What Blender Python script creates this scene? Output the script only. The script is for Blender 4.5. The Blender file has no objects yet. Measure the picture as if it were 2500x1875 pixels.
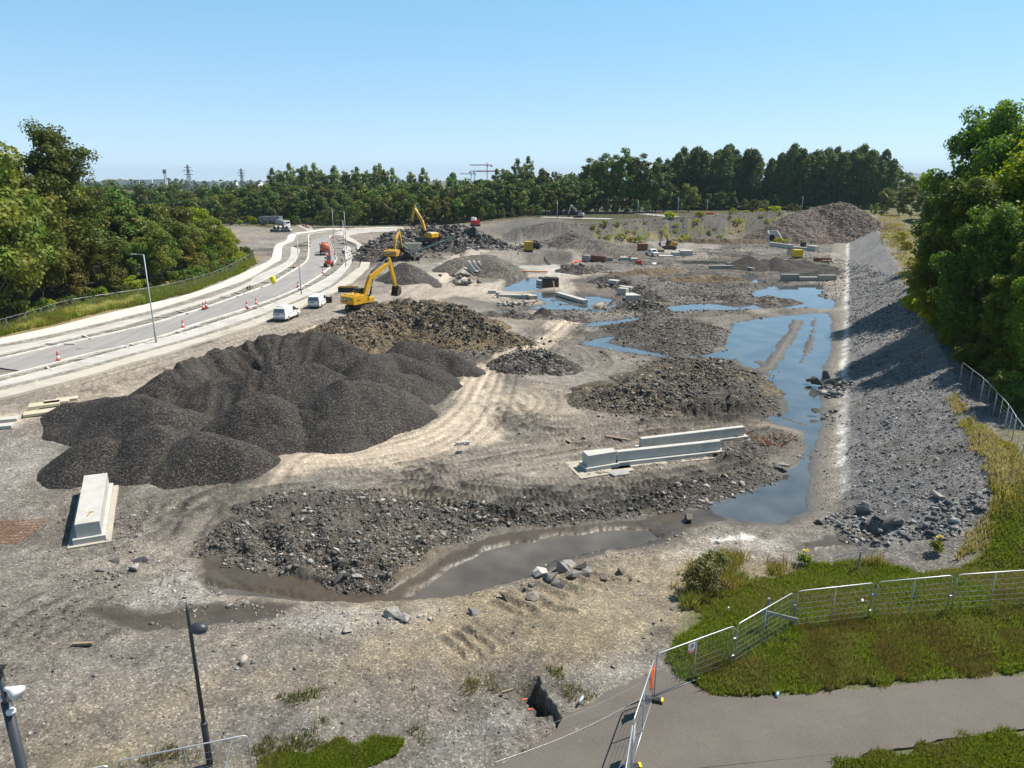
import bpy, math, random
import numpy as np
from mathutils import Vector, Matrix

# ------------------------------------------------------------------ camera, sky, sun, exposure
sc = bpy.context.scene
col = sc.collection
rad = math.radians
PITCH, FPX, CAMZ = rad(16.18), 1720.0, 20.0
cam_d = bpy.data.cameras.new('camera'); cam = bpy.data.objects.new('camera', cam_d); col.objects.link(cam)
cam.location = (0, 0, CAMZ); cam.rotation_euler = (rad(90) - PITCH, 0, 0)
cam_d.sensor_width = 36; cam_d.lens = FPX / 2500 * 36; cam_d.clip_start = 0.5; cam_d.clip_end = 60000
sc.camera = cam
SUN_EL, SUN_AZ = 56, 24          # azimuth measured from +x towards +y
wd = bpy.data.worlds.new('World'); sc.world = wd; wd.use_nodes = True
wn = wd.node_tree.nodes; wl = wd.node_tree.links
sky = wn.new('ShaderNodeTexSky'); sky.sky_type = 'NISHITA'; sky.sun_disc = False
sky.sun_elevation = rad(SUN_EL); sky.sun_rotation = rad(90 - SUN_AZ)
sky.altitude = 50; sky.air_density = 0.5; sky.dust_density = 0.1; sky.ozone_density = 4.0
# clear summer sky: a softer gradient than the raw texture, deepening overhead
_gm = wn.new('ShaderNodeGamma'); _gm.inputs[1].default_value = 0.5; wl.new(sky.outputs[0], _gm.inputs[0])
_tn = wn.new('ShaderNodeMix'); _tn.data_type = 'RGBA'; _tn.blend_type = 'MULTIPLY'; _tn.inputs[0].default_value = 1.0; wl.new(_gm.outputs[0], _tn.inputs[6])
_hz = wn.new('ShaderNodeMix'); _hz.data_type = 'RGBA'; _hz.inputs[6].default_value = (2.05, 2.2, 2.25, 1); _hz.inputs[7].default_value = (1.48, 2.34, 2.52, 1)
_tc = wn.new('ShaderNodeTexCoord'); _sx = wn.new('ShaderNodeSeparateXYZ'); wl.new(_tc.outputs['Generated'], _sx.inputs[0])
_m0 = wn.new('ShaderNodeMapRange'); _m0.inputs[1].default_value = 0.0; _m0.inputs[2].default_value = 0.22; wl.new(_sx.outputs[2], _m0.inputs[0]); wl.new(_m0.outputs[0], _hz.inputs[0]); wl.new(_hz.outputs[2], _tn.inputs[7])
_mr = wn.new('ShaderNodeMapRange'); _mr.interpolation_type = 'SMOOTHSTEP'
for _k, _v in ((1, .22), (2, .62), (3, 1.0), (4, .45)): _mr.inputs[_k].default_value = _v
wl.new(_sx.outputs[2], _mr.inputs[0])
_t2 = wn.new('ShaderNodeMix'); _t2.data_type = 'RGBA'; _t2.blend_type = 'MULTIPLY'; _t2.inputs[0].default_value = 1.0
wl.new(_tn.outputs[2], _t2.inputs[6]); wl.new(_mr.outputs[0], _t2.inputs[7])
wl.new(_t2.outputs[2], wn['Background'].inputs[0]); wn['Background'].inputs[1].default_value = 0.125
sd_ = bpy.data.lights.new('sun', 'SUN'); sun = bpy.data.objects.new('sun', sd_); col.objects.link(sun)
sd_.energy = 5.0; sd_.angle = rad(0.5); sd_.color = (1.0, 0.945, 0.86)
sdir = Vector((math.cos(rad(SUN_EL)) * math.cos(rad(SUN_AZ)), math.cos(rad(SUN_EL)) * math.sin(rad(SUN_AZ)), math.sin(rad(SUN_EL))))
sun.rotation_euler = sdir.to_track_quat('Z', 'Y').to_euler()
sc.view_settings.view_transform = 'Standard'; sc.view_settings.look = 'None'
sc.view_settings.exposure = 0.55; sc.view_settings.gamma = 1.0; sc.view_settings.use_curve_mapping = False
sc.cycles.max_bounces = 5; sc.cycles.transparent_max_bounces = 4; sc.cycles.diffuse_bounces = 2

HAZE = 7.0e-5
rng = np.random.default_rng(7); random.seed(7)
cP, sP = math.cos(PITCH), math.sin(PITCH)

def ray(u, v):                      # photo position -> direction from the camera
    dx = (u - 1250.0) / FPX; dy = -(v - 937.5) / FPX
    return dx, cP + dy * sP, -sP + dy * cP
def P(u, v, z=0.0):                 # the point of height z that the photo shows at (u, v)
    d = ray(u, v); t = (z - CAMZ) / d[2]
    return Vector((d[0] * t, d[1] * t, z))
def PY(u, v, y):                    # the point at ground distance y
    d = ray(u, v); t = y / d[1]
    return Vector((d[0] * t, y, CAMZ + d[2] * t))
K = 2500 / 2212.0
def D(*pts):                        # trace noted on the 2212 px wide view
    return [(x * K, y * K) for x, y in pts]
def Z(o, s, *pts):                  # trace noted on an enlarged view with origin o and scale s
    return [(o[0] + x / s, o[1] + y / s) for x, y in pts]

# ------------------------------------------------------------------ noise
def _hash(ix, iy, seed):
    h = (ix.astype(np.int64) * 374761393 + iy.astype(np.int64) * 668265263 + seed * 974634777) & 0xFFFFFFFF
    h = ((h ^ (h >> 13)) * 1274126177) & 0xFFFFFFFF
    h = h ^ (h >> 16)
    return (h & 0xFFFF).astype(np.float32) / 65535.0
def vnoise(x, y, seed=0):
    xi = np.floor(x); yi = np.floor(y); fx = (x - xi).astype(np.float32); fy = (y - yi).astype(np.float32)
    fx = fx * fx * (3 - 2 * fx); fy = fy * fy * (3 - 2 * fy)
    a = _hash(xi, yi, seed); b = _hash(xi + 1, yi, seed); c = _hash(xi, yi + 1, seed); d = _hash(xi + 1, yi + 1, seed)
    return (a + (b - a) * fx + (c - a) * fy + (a - b - c + d) * fx * fy) * 2 - 1
def fbm(x, y, size, octv=4, seed=0, gain=0.5):
    o = 0.0; a = 1.0; t = 0.0; f = 1.0 / size
    for k in range(octv):
        ca, sa = math.cos(k * 0.7 + .3), math.sin(k * 0.7 + .3)
        o = o + a * vnoise((x * ca - y * sa) * f + k * 17.3, (x * sa + y * ca) * f - k * 9.1, seed + k); t += a; a *= gain; f *= 2.03
    return o / t * 1.6
def sstep(a, b, x):
    t = np.clip((x - a) / (b - a), 0, 1); return t * t * (3 - 2 * t)

def sdf_poly(x, y, poly):           # positive inside, metres
    d2 = np.full(x.shape, 1e12); ins = np.zeros(x.shape, bool); n = len(poly)
    for i in range(n):
        ax, ay = poly[i][0], poly[i][1]; bx, by = poly[(i + 1) % n][0], poly[(i + 1) % n][1]
        ex, ey = bx - ax, by - ay; L = ex * ex + ey * ey + 1e-12
        t = np.clip(((x - ax) * ex + (y - ay) * ey) / L, 0, 1)
        d2 = np.minimum(d2, (x - ax - t * ex) ** 2 + (y - ay - t * ey) ** 2)
        c = (ay > y) != (by > y)
        if abs(by - ay) > 1e-9: ins ^= c & (x < ex * (y - ay) / (by - ay) + ax)
    d = np.sqrt(d2); return np.where(ins, d, -d)
def dist_line(x, y, pts, vals=None):   # distance to an open polyline, arc length along it (and a value carried along it)
    d2 = np.full(x.shape, 1e12); arc = np.zeros(x.shape); vv = np.zeros(x.shape); s0 = 0.0
    for i in range(len(pts) - 1):
        ax, ay = pts[i][0], pts[i][1]; bx, by = pts[i + 1][0], pts[i + 1][1]
        ex, ey = bx - ax, by - ay; L = math.hypot(ex, ey) + 1e-9
        t = np.clip(((x - ax) * ex + (y - ay) * ey) / (L * L), 0, 1)
        q = (x - ax - t * ex) ** 2 + (y - ay - t * ey) ** 2
        m = q < d2; d2 = np.where(m, q, d2); arc = np.where(m, s0 + t * L, arc)
        if vals is not None: vv = np.where(m, vals[i] + (vals[i + 1] - vals[i]) * t, vv)
        s0 += L
    return np.sqrt(d2), arc, vv
def box_mask(x, y, pts, m):
    xs = [p[0] for p in pts]; ys = [p[1] for p in pts]
    return (x > min(xs) - m) & (x < max(xs) + m) & (y > min(ys) - m) & (y < max(ys) + m)
def smooth_line(pts, n=4):          # Catmull-Rom through the traced points
    o = []
    for i in range(len(pts) - 1):
        p0 = pts[max(i - 1, 0)]; p1 = pts[i]; p2 = pts[i + 1]; p3 = pts[min(i + 2, len(pts) - 1)]
        for k in range(n):
            t = k / n
            o.append(tuple(0.5 * (2 * p1[j] + (p2[j] - p0[j]) * t + (2 * p0[j] - 5 * p1[j] + 4 * p2[j] - p3[j]) * t * t + (3 * p1[j] - p0[j] - 3 * p2[j] + p3[j]) * t ** 3) for j in (0, 1)))
    o.append(tuple(pts[-1][:2])); return o

# ------------------------------------------------------------------ objects
def tag(o, label=None, cat=None, group=None, kind=None):
    if label: o['label'] = label
    if cat: o['category'] = cat
    if group: o['group'] = group
    if kind: o['kind'] = kind
    return o
def empty(name, loc, rz=0.0, label=None, cat=None, group=None):
    o = bpy.data.objects.new(name, None); o.empty_display_size = 0.3; col.objects.link(o)
    o.location = loc; o.rotation_euler = (0, 0, rz); return tag(o, label, cat, group)
def mesh_obj(name, verts, faces, mat, parent=None, smooth=False, loc=None):
    """verts (n,3) array; faces: array (m,k) or list of tuples"""
    me = bpy.data.meshes.new(name); verts = np.asarray(verts, np.float32)
    if isinstance(faces, np.ndarray):
        m, k = faces.shape
        me.vertices.add(len(verts)); me.vertices.foreach_set('co', verts.ravel())
        me.loops.add(m * k); me.loops.foreach_set('vertex_index', faces.astype(np.int32).ravel())
        me.polygons.add(m); me.polygons.foreach_set('loop_start', np.arange(0, m * k, k, dtype=np.int32))
        me.update(calc_edges=True)
    else:
        me.from_pydata([tuple(map(float, p)) for p in verts], [], faces); me.update()
    if smooth: me.polygons.foreach_set('use_smooth', np.ones(len(me.polygons), bool))
    me.materials.append(mat)
    o = bpy.data.objects.new(name, me); col.objects.link(o)
    if parent: o.parent = parent
    if loc is not None: o.location = loc
    return o
def copy_tree(o, parent=None):
    c = o.copy(); col.objects.link(c)
    if parent: c.parent = parent
    for ch in list(o.children): copy_tree(ch, c)
    return c

class MB:                           # collects simple solids into one mesh
    def __init__(s): s.v = []; s.f = []
    def add(s, v, f):
        b = len(s.v); s.v += [tuple(p) for p in v]; s.f += [tuple(i + b for i in q) for q in f]; return s
    def box(s, c, d, rz=0.0, ry=0.0, rx=0.0, taper=1.0):
        M = Matrix.Rotation(rz, 3, 'Z') @ Matrix.Rotation(ry, 3, 'Y') @ Matrix.Rotation(rx, 3, 'X'); c = Vector(c); v = []
        for z in (-.5, .5):
            k = taper if z > 0 else 1.0
            for x, y in ((-.5, -.5), (.5, -.5), (.5, .5), (-.5, .5)): v.append(c + M @ Vector((x * d[0] * k, y * d[1] * k, z * d[2])))
        return s.add(v, [(3, 2, 1, 0), (4, 5, 6, 7), (0, 1, 5, 4), (1, 2, 6, 5), (2, 3, 7, 6), (3, 0, 4, 7)])
    def bar(s, a, b, w, h=None, w2=None, h2=None):   # rectangular bar, may taper
        a = Vector(a); b = Vector(b); h = h or w; w2 = w2 or w; h2 = h2 or h; t = (b - a).normalized()
        sd = t.cross(Vector((0, 0, 1)));
        if sd.length < 1e-4: sd = Vector((0, 1, 0))
        sd.normalize(); up = sd.cross(t); v = []
        for p, ww, hh in ((a, w, h), (b, w2, h2)):
            for i, j in ((-.5, -.5), (.5, -.5), (.5, .5), (-.5, .5)): v.append(p + sd * i * ww + up * j * hh)
        return s.add(v, [(3, 2, 1, 0), (4, 5, 6, 7), (0, 1, 5, 4), (1, 2, 6, 5), (2, 3, 7, 6), (3, 0, 4, 7)])
    def tube(s, pts, r, n=8, cap=True):
        pts = [Vector(p) for p in pts]; rs = r if isinstance(r, (list, tuple)) else [r] * len(pts); rings = []; up0 = None
        for i, p in enumerate(pts):
            t = (pts[min(i + 1, len(pts) - 1)] - pts[max(i - 1, 0)]).normalized()
            a = Vector((0, 0, 1)) if abs(t.z) < .95 else Vector((1, 0, 0))
            sd = t.cross(a).normalized(); up = sd.cross(t)
            rings.append([p + (sd * math.cos(2 * math.pi * k / n) + up * math.sin(2 * math.pi * k / n)) * rs[i] for k in range(n)])
        v = [q for rg in rings for q in rg]; f = []
        for i in range(len(pts) - 1):
            for k in range(n): f.append((i * n + k, i * n + (k + 1) % n, (i + 1) * n + (k + 1) % n, (i + 1) * n + k))
        if cap: f.append(tuple(range(n))[::-1]); f.append(tuple((len(pts) - 1) * n + k for k in range(n)))
        return s.add(v, f)
    def prism(s, prof, y0, y1, k=1.0):   # profile in x,z extruded along y
        n = len(prof); v = [(x, y0, z) for x, z in prof] + [(x, y1, z) for x, z in prof]
        f = [tuple(range(n)), tuple(range(2 * n - 1, n - 1, -1))] + [(i, i + n, (i + 1) % n + n, (i + 1) % n) for i in range(n)]
        return s.add(v, f)
    def slab(s, poly, z0, z1):           # plan polygon extruded in z
        n = len(poly); v = [(p[0], p[1], z0) for p in poly] + [(p[0], p[1], z1) for p in poly]
        f = [tuple(range(n))[::-1], tuple(range(n, 2 * n))] + [(i, (i + 1) % n, (i + 1) % n + n, i + n) for i in range(n)]
        return s.add(v, f)
    def lathe(s, prof, n=16, c=(0, 0, 0)):   # (r,z) profile
        v = [(c[0] + r * math.cos(2 * math.pi * k / n), c[1] + r * math.sin(2 * math.pi * k / n), c[2] + z) for r, z in prof for k in range(n)]; f = []
        for i in range(len(prof) - 1):
            for k in range(n): f.append((i * n + k, i * n + (k + 1) % n, (i + 1) * n + (k + 1) % n, (i + 1) * n + k))
        f.append(tuple(range(n))[::-1]); f.append(tuple((len(prof) - 1) * n + k for k in range(n)))
        return s.add(v, f)
    def build(s, name, mat, parent=None, bevel=0.0, smooth=False, loc=None):
        o = mesh_obj(name, s.v, s.f, mat, parent, smooth, loc)
        if bevel: b = o.modifiers.new('bevel', 'BEVEL'); b.width = bevel; b.segments = 2; b.limit_method = 'ANGLE'
        return o

# ------------------------------------------------------------------ materials
def new_mat(name):
    m = bpy.data.materials.new(name); m.use_nodes = True; n = m.node_tree.nodes; return m, n, m.node_tree.links, n['Principled BSDF']
def N(n, t, **kw):
    o = n.new(t)
    for k, v in kw.items():
        if k == 'inp':
            for i, x in v.items(): o.inputs[i].default_value = x
        else: setattr(o, k, v)
    return o
def mat(name, c, rough=0.7, var=0.15, size=1.0, metal=0.0, bump=0.0, bsize=None, dirt=None, spec=0.5, coord='Object'):
    """plain painted/mineral surface: two noises vary the colour, a third roughens it"""
    m, n, l, b = new_mat(name)
    tc = N(n, 'ShaderNodeTexCoord')
    nz = N(n, 'ShaderNodeTexNoise', inp={'Scale': 1.0 / size, 'Detail': 6.0, 'Roughness': .65}); l.new(tc.outputs[coord], nz.inputs['Vector'])
    mr = N(n, 'ShaderNodeMapRange', inp={1: .25, 2: .75, 3: 1 - var, 4: 1 + var}); l.new(nz.outputs[0], mr.inputs[0])
    mx = N(n, 'ShaderNodeMix', data_type='RGBA', blend_type='MULTIPLY', inp={0: 1.0}); mx.inputs[6].default_value = (*c, 1); l.new(mr.outputs[0], mx.inputs[7])
    out = mx.outputs[2]
    if dirt:
        n2 = N(n, 'ShaderNodeTexNoise', inp={'Scale': .7 / size, 'Detail': 8.0, 'Roughness': .7}); l.new(tc.outputs[coord], n2.inputs['Vector'])
        m2 = N(n, 'ShaderNodeMapRange', inp={1: .48, 2: .68, 3: 0, 4: dirt[3]}); l.new(n2.outputs[0], m2.inputs[0])
        x2 = N(n, 'ShaderNodeMix', data_type='RGBA'); l.new(m2.outputs[0], x2.inputs[0]); l.new(out, x2.inputs[6]); x2.inputs[7].default_value = (*dirt[:3], 1); out = x2.outputs[2]
    l.new(out, b.inputs['Base Color']); b.inputs['Roughness'].default_value = rough; b.inputs['Metallic'].default_value = metal
    b.inputs['Specular IOR Level'].default_value = spec
    if bump:
        n3 = N(n, 'ShaderNodeTexNoise', inp={'Scale': 1.0 / (bsize or size / 4), 'Detail': 5.0}); l.new(tc.outputs[coord], n3.inputs['Vector'])
        bp = N(n, 'ShaderNodeBump', inp={'Strength': 1.0, 'Distance': bump}); l.new(n3.outputs[0], bp.inputs['Height']); l.new(bp.outputs[0], b.inputs['Normal'])
    return m
def gravel_mat(name, c, cell=0.25, var=0.5, warm=(0, 0, 0), dust=None, bump=0.05, rough=.9):
    """loose stones: every Voronoi cell a stone with a tone of its own"""
    m, n, l, b = new_mat(name); g = N(n, 'ShaderNodeNewGeometry')
    vo = N(n, 'ShaderNodeTexVoronoi', inp={'Scale': 1.0 / cell}); l.new(g.outputs['Position'], vo.inputs['Vector'])
    v2 = N(n, 'ShaderNodeTexVoronoi', inp={'Scale': .37 / cell}); l.new(g.outputs['Position'], v2.inputs['Vector'])
    sp = N(n, 'ShaderNodeSeparateColor'); l.new(vo.outputs['Color'], sp.inputs[0])
    pw = N(n, 'ShaderNodeMath', operation='POWER', inp={1: 3.0}); l.new(sp.outputs[0], pw.inputs[0])
    mr = N(n, 'ShaderNodeMapRange', inp={1: 0, 2: 1, 3: 1 - var * .7, 4: 1 + var * 2.0}); l.new(pw.outputs[0], mr.inputs[0])
    nz = N(n, 'ShaderNodeTexNoise', inp={'Scale': .35, 'Detail': 7.0, 'Roughness': .65}); l.new(g.outputs['Position'], nz.inputs['Vector'])
    m3 = N(n, 'ShaderNodeMapRange', inp={1: .3, 2: .7, 3: .75, 4: 1.25}); l.new(nz.outputs[0], m3.inputs[0])
    mu = N(n, 'ShaderNodeMath', operation='MULTIPLY'); l.new(mr.outputs[0], mu.inputs[0]); l.new(m3.outputs[0], mu.inputs[1])
    tint = N(n, 'ShaderNodeMix', data_type='RGBA'); tint.inputs[6].default_value = (*c, 1); tint.inputs[7].default_value = (c[0] + warm[0], c[1] + warm[1], c[2] + warm[2], 1); l.new(sp.outputs[1], tint.inputs[0])
    mx = N(n, 'ShaderNodeMix', data_type='RGBA', blend_type='MULTIPLY', inp={0: 1.0}); l.new(tint.outputs[2], mx.inputs[6]); l.new(mu.outputs[0], mx.inputs[7]); out = mx.outputs[2]
    if dust:
        n4 = N(n, 'ShaderNodeTexNoise', inp={'Scale': .22, 'Detail': 5.0, 'Roughness': .6}); l.new(g.outputs['Position'], n4.inputs['Vector'])
        m4 = N(n, 'ShaderNodeMapRange', inp={1: .5, 2: .72, 3: 0, 4: dust[3]}); l.new(n4.outputs[0], m4.inputs[0])
        x4 = N(n, 'ShaderNodeMix', data_type='RGBA'); l.new(m4.outputs[0], x4.inputs[0]); l.new(out, x4.inputs[6]); x4.inputs[7].default_value = (*dust[:3], 1); out = x4.outputs[2]
    l.new(out, b.inputs['Base Color']); b.inputs['Roughness'].default_value = rough; b.inputs['Specular IOR Level'].default_value = .25
    ad = N(n, 'ShaderNodeMath', operation='ADD'); l.new(vo.outputs['Distance'], ad.inputs[0]); l.new(v2.outputs['Distance'], ad.inputs[1])
    bp = N(n, 'ShaderNodeBump', invert=True, inp={'Strength': 1.0, 'Distance': bump}); l.new(ad.outputs[0], bp.inputs['Height']); l.new(bp.outputs[0], b.inputs['Normal'])
    return m
def leaf_mat(name, c1, c2, c3=None, trans=0.35, patch=0.25):
    m, n, l, b = new_mat(name); g = N(n, 'ShaderNodeNewGeometry'); oi = N(n, 'ShaderNodeObjectInfo')
    mx = N(n, 'ShaderNodeMix', data_type='RGBA'); mx.inputs[6].default_value = (*c1, 1); mx.inputs[7].default_value = (*c2, 1); l.new(g.outputs['Random Per Island'], mx.inputs[0])
    nz = N(n, 'ShaderNodeTexNoise', inp={'Scale': patch, 'Detail': 3.0}); l.new(g.outputs['Position'], nz.inputs['Vector'])
    m2 = N(n, 'ShaderNodeMapRange', inp={1: .42, 2: .66, 3: 0, 4: .8}); l.new(nz.outputs[0], m2.inputs[0])
    m3 = N(n, 'ShaderNodeMix', data_type='RGBA'); l.new(m2.outputs[0], m3.inputs[0]); l.new(mx.outputs[2], m3.inputs[6]); m3.inputs[7].default_value = (*(c3 or c2), 1)
    hs = N(n, 'ShaderNodeHueSaturation'); l.new(m3.outputs[2], hs.inputs['Color'])
    r1 = N(n, 'ShaderNodeMapRange', inp={3: .70, 4: 1.35}); l.new(oi.outputs['Random'], r1.inputs[0]); l.new(r1.outputs[0], hs.inputs['Value'])
    r2 = N(n, 'ShaderNodeMapRange', inp={3: .475, 4: .525}); l.new(oi.outputs['Random'], r2.inputs[0]); l.new(r2.outputs[0], hs.inputs['Hue']); hs.inputs['Saturation'].default_value = 1.14
    l.new(hs.outputs[0], b.inputs['Base Color']); b.inputs['Roughness'].default_value = .55; b.inputs['Specular IOR Level'].default_value = .3
    tr = N(n, 'ShaderNodeBsdfTranslucent'); l.new(hs.outputs[0], tr.inputs[0])
    ms = N(n, 'ShaderNodeMixShader', inp={0: trans}); l.new(b.outputs[0], ms.inputs[1]); l.new(tr.outputs[0], ms.inputs[2]); l.new(ms.outputs[0], n['Material Output'].inputs[0])
    return m
def stone_mat(name, c1, c2):
    m, n, l, b = new_mat(name); g = N(n, 'ShaderNodeNewGeometry')
    pw = N(n, 'ShaderNodeMath', operation='POWER', inp={1: 1.8}); l.new(g.outputs['Random Per Island'], pw.inputs[0])
    mx = N(n, 'ShaderNodeMix', data_type='RGBA'); mx.inputs[6].default_value = (*c1, 1); mx.inputs[7].default_value = (*c2, 1); l.new(pw.outputs[0], mx.inputs[0])
    nz = N(n, 'ShaderNodeTexNoise', inp={'Scale': 6.0, 'Detail': 4.0}); l.new(g.outputs['Position'], nz.inputs['Vector'])
    mr = N(n, 'ShaderNodeMapRange', inp={1: .3, 2: .7, 3: .75, 4: 1.25}); l.new(nz.outputs[0], mr.inputs[0])
    m2 = N(n, 'ShaderNodeMix', data_type='RGBA', blend_type='MULTIPLY', inp={0: 1.0}); l.new(mx.outputs[2], m2.inputs[6]); l.new(mr.outputs[0], m2.inputs[7])
    l.new(m2.outputs[2], b.inputs['Base Color']); b.inputs['Roughness'].default_value = .85; b.inputs['Specular IOR Level'].default_value = .3
    return m
# ------------------------------------------------------------------ land form
_edge = [P(u, v, .4) for u, v in ((0, 1085), (330, 965), (800, 850), (1000, 730), (1130, 655), (1215, 605))]
_ex = np.array([-400] + [p.x for p in _edge]); _ey = np.array([_edge[0].y] + [p.y for p in _edge])
_bx = np.array([-40, -12, -3.7, 1.5, 12.4, 24, 40.6, 51, 74, 92, 103, 123, 150, 260, 600.])
_by = np.array([226, 226, 226, 228, 231, 238, 252, 262, 268, 270, 270, 272, 272, 300, 400.])
_bz = np.array([.8, .8, 1.5, 4.6, 6.9, 5.6, 6.0, 6.2, 7.0, 8.0, 8.4, 8.2, 6.0, 4.5, 4.5])
BANK_H = 4.0
def bank_s(x, y): return (x - 2.0) * 0.908 - y * 0.418     # metres to the right of the bank's toe
BENCH = [P(u, v, 2.0) for u, v in ((1118, 668), (1190, 628), (1262, 618), (1330, 612), (1400, 618), (1452, 596), (1400, 560), (1240, 560), (1130, 600))]
def Hbase(x, y):
    x = np.asarray(x, float); y = np.asarray(y, float)
    h = .8 * sstep(-5, 7, y - np.interp(x, _ex, _ey)) * (1 - sstep(-2, 12, x))
    m = box_mask(x, y, BENCH, 12)
    if m.any():
        h = np.array(h); h[m] = np.maximum(h[m], 2.0 * sstep(-2.5, 2.0, sdf_poly(x[m], y[m], BENCH)))
    yc = np.interp(x, _bx, _by); zc = np.interp(x, _bx, _bz)
    back = np.where(x < -4, .8, 4.5)
    fr = zc - np.maximum(yc - 1.5 - y, 0) * .5
    bk = zc + (np.interp(x, [-30, 5], [.8, 4.5]) - zc) * sstep(4, 40, y - yc)
    h = np.maximum(h, np.where(y < yc, fr, bk))
    s = bank_s(x, y)
    near = sstep(27, 39, y)
    h = np.maximum(h, BANK_H * np.clip((s + .2) / 8.2, 0, 1) ** 1.05 * near + .35 * sstep(-5, 0, s) * near)
    h = np.maximum(h, 1.0 * (1 - sstep(25, 34.5, y)) + np.where(s > 0, 1.2 * (1 - near) * sstep(0, 6, s) * sstep(23.5, 31, y), 0))
    h = h - .25 * sstep(18, 12, y) * 0
    return h
def H1(x, y): return float(Hbase(np.array([x]), np.array([y]))[0])
def G(u, v, z=0.5):                # where the photo's line of sight at (u, v) meets the land
    for _ in range(8):
        p = P(u, v, z); z = z * .4 + .6 * H1(p.x, p.y)
    p = P(u, v, z); return Vector((p.x, p.y, H1(p.x, p.y)))
def Gs(pts): return [G(u, v) for u, v in pts]

RZ = .8
R = {}
R['a0'] = [(-60,838),(0,826.4),(126.6,799.7),(224,775),(300,757),(372,740),(463,718),(544,689),(607,660),(626,651),(652,639.6),(663.5,629),(666,618),(673.6,597.6),(697,588),(705,574),(723,568),(751,565),(790,558),(840,554)]
R['a1'] = [(-60,852),(0,841),(108,820),(224,794),(300,775),(372,757),(463,730),(544,703),(607,680),(650,655),(666,645),(685,634),(688,618),(692,599),(716,588.5),(723,575),(733.6,571),(755,568),(795,562),(842,559)]
R['b0'] = [(-60,860),(0,849),(114,829),(224,802),(300,784),(372,766),(463,741),(544,716),(607,689),(626,673),(666,655.5),(695,641),(708,626.5),(710,606),(713,602)]
R['b1'] = [(-60,877),(0,865),(90,844),(199,819),(300,794.5),(378,771.5),(434,756),(540.5,723),(600,700),(639,686),(705,650),(724,629),(729,615),(730,608)]
R['k0'] = [(-60,887),(0,874.7),(90,854),(181,833),(289,809),(376,787.5),(427,772),(492,752),(582,721),(659,692),(695,671),(728.6,651),(746,637),(751,622),(752,600),(752,586),(753,573),(767,569),(795.5,565.6)]
R['k2'] = [(-60,934),(0,921),(112,894),(186,873),(307,845),(381,826),(432,810),(475,794),(618.6,748.5),(730,704.7),(789,668.5),(808,652),(817,643.7),(822.6,632),(821.5,622),(815,605.7),(806,580),(814,574.8),(838,570)]
R['c0'] = [(-60,948),(0,935),(127,902),(253,868),(380,832.5),(455.5,812),(522,791),(644.5,750.5),(752,705),(814,670),(841,645),(845,634),(844,621),(840,609),(846,600)]
R['c1'] = [(-60,960),(0,946),(199,897),(300,869),(400,842.5),(463,824),(571,790),(662,759),(746,723.5),(789,706),(820,687),(840,667),(857,645),(859.5,628.5),(857,615.5),(855,603)]
R['d0'] = [(-60,970),(0,955),(199,906),(300,877),(400,849),(463,832),(571,799),(660,766),(724,739),(804,705),(852,671),(877,651),(881,634),(878,618),(870,605),(866,597),(846,587),(838,576),(850,571)]
R['d1'] = [(-60,988),(0,973),(199,922.6),(300,892),(400,865),(463,844),(571,812),(658,781),(730,752),(820,713),(852,695),(890,663),(902,648),(903,634),(895,616),(889,602),(869,587),(853,575),(906,567.5)]
ROAD_POLY = [P(u, v, RZ + .1) for u, v in R['a0']] + [P(u, v, RZ + .1) for u, v in R['d1'][::-1]]
WATER_Z = -0.22
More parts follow.
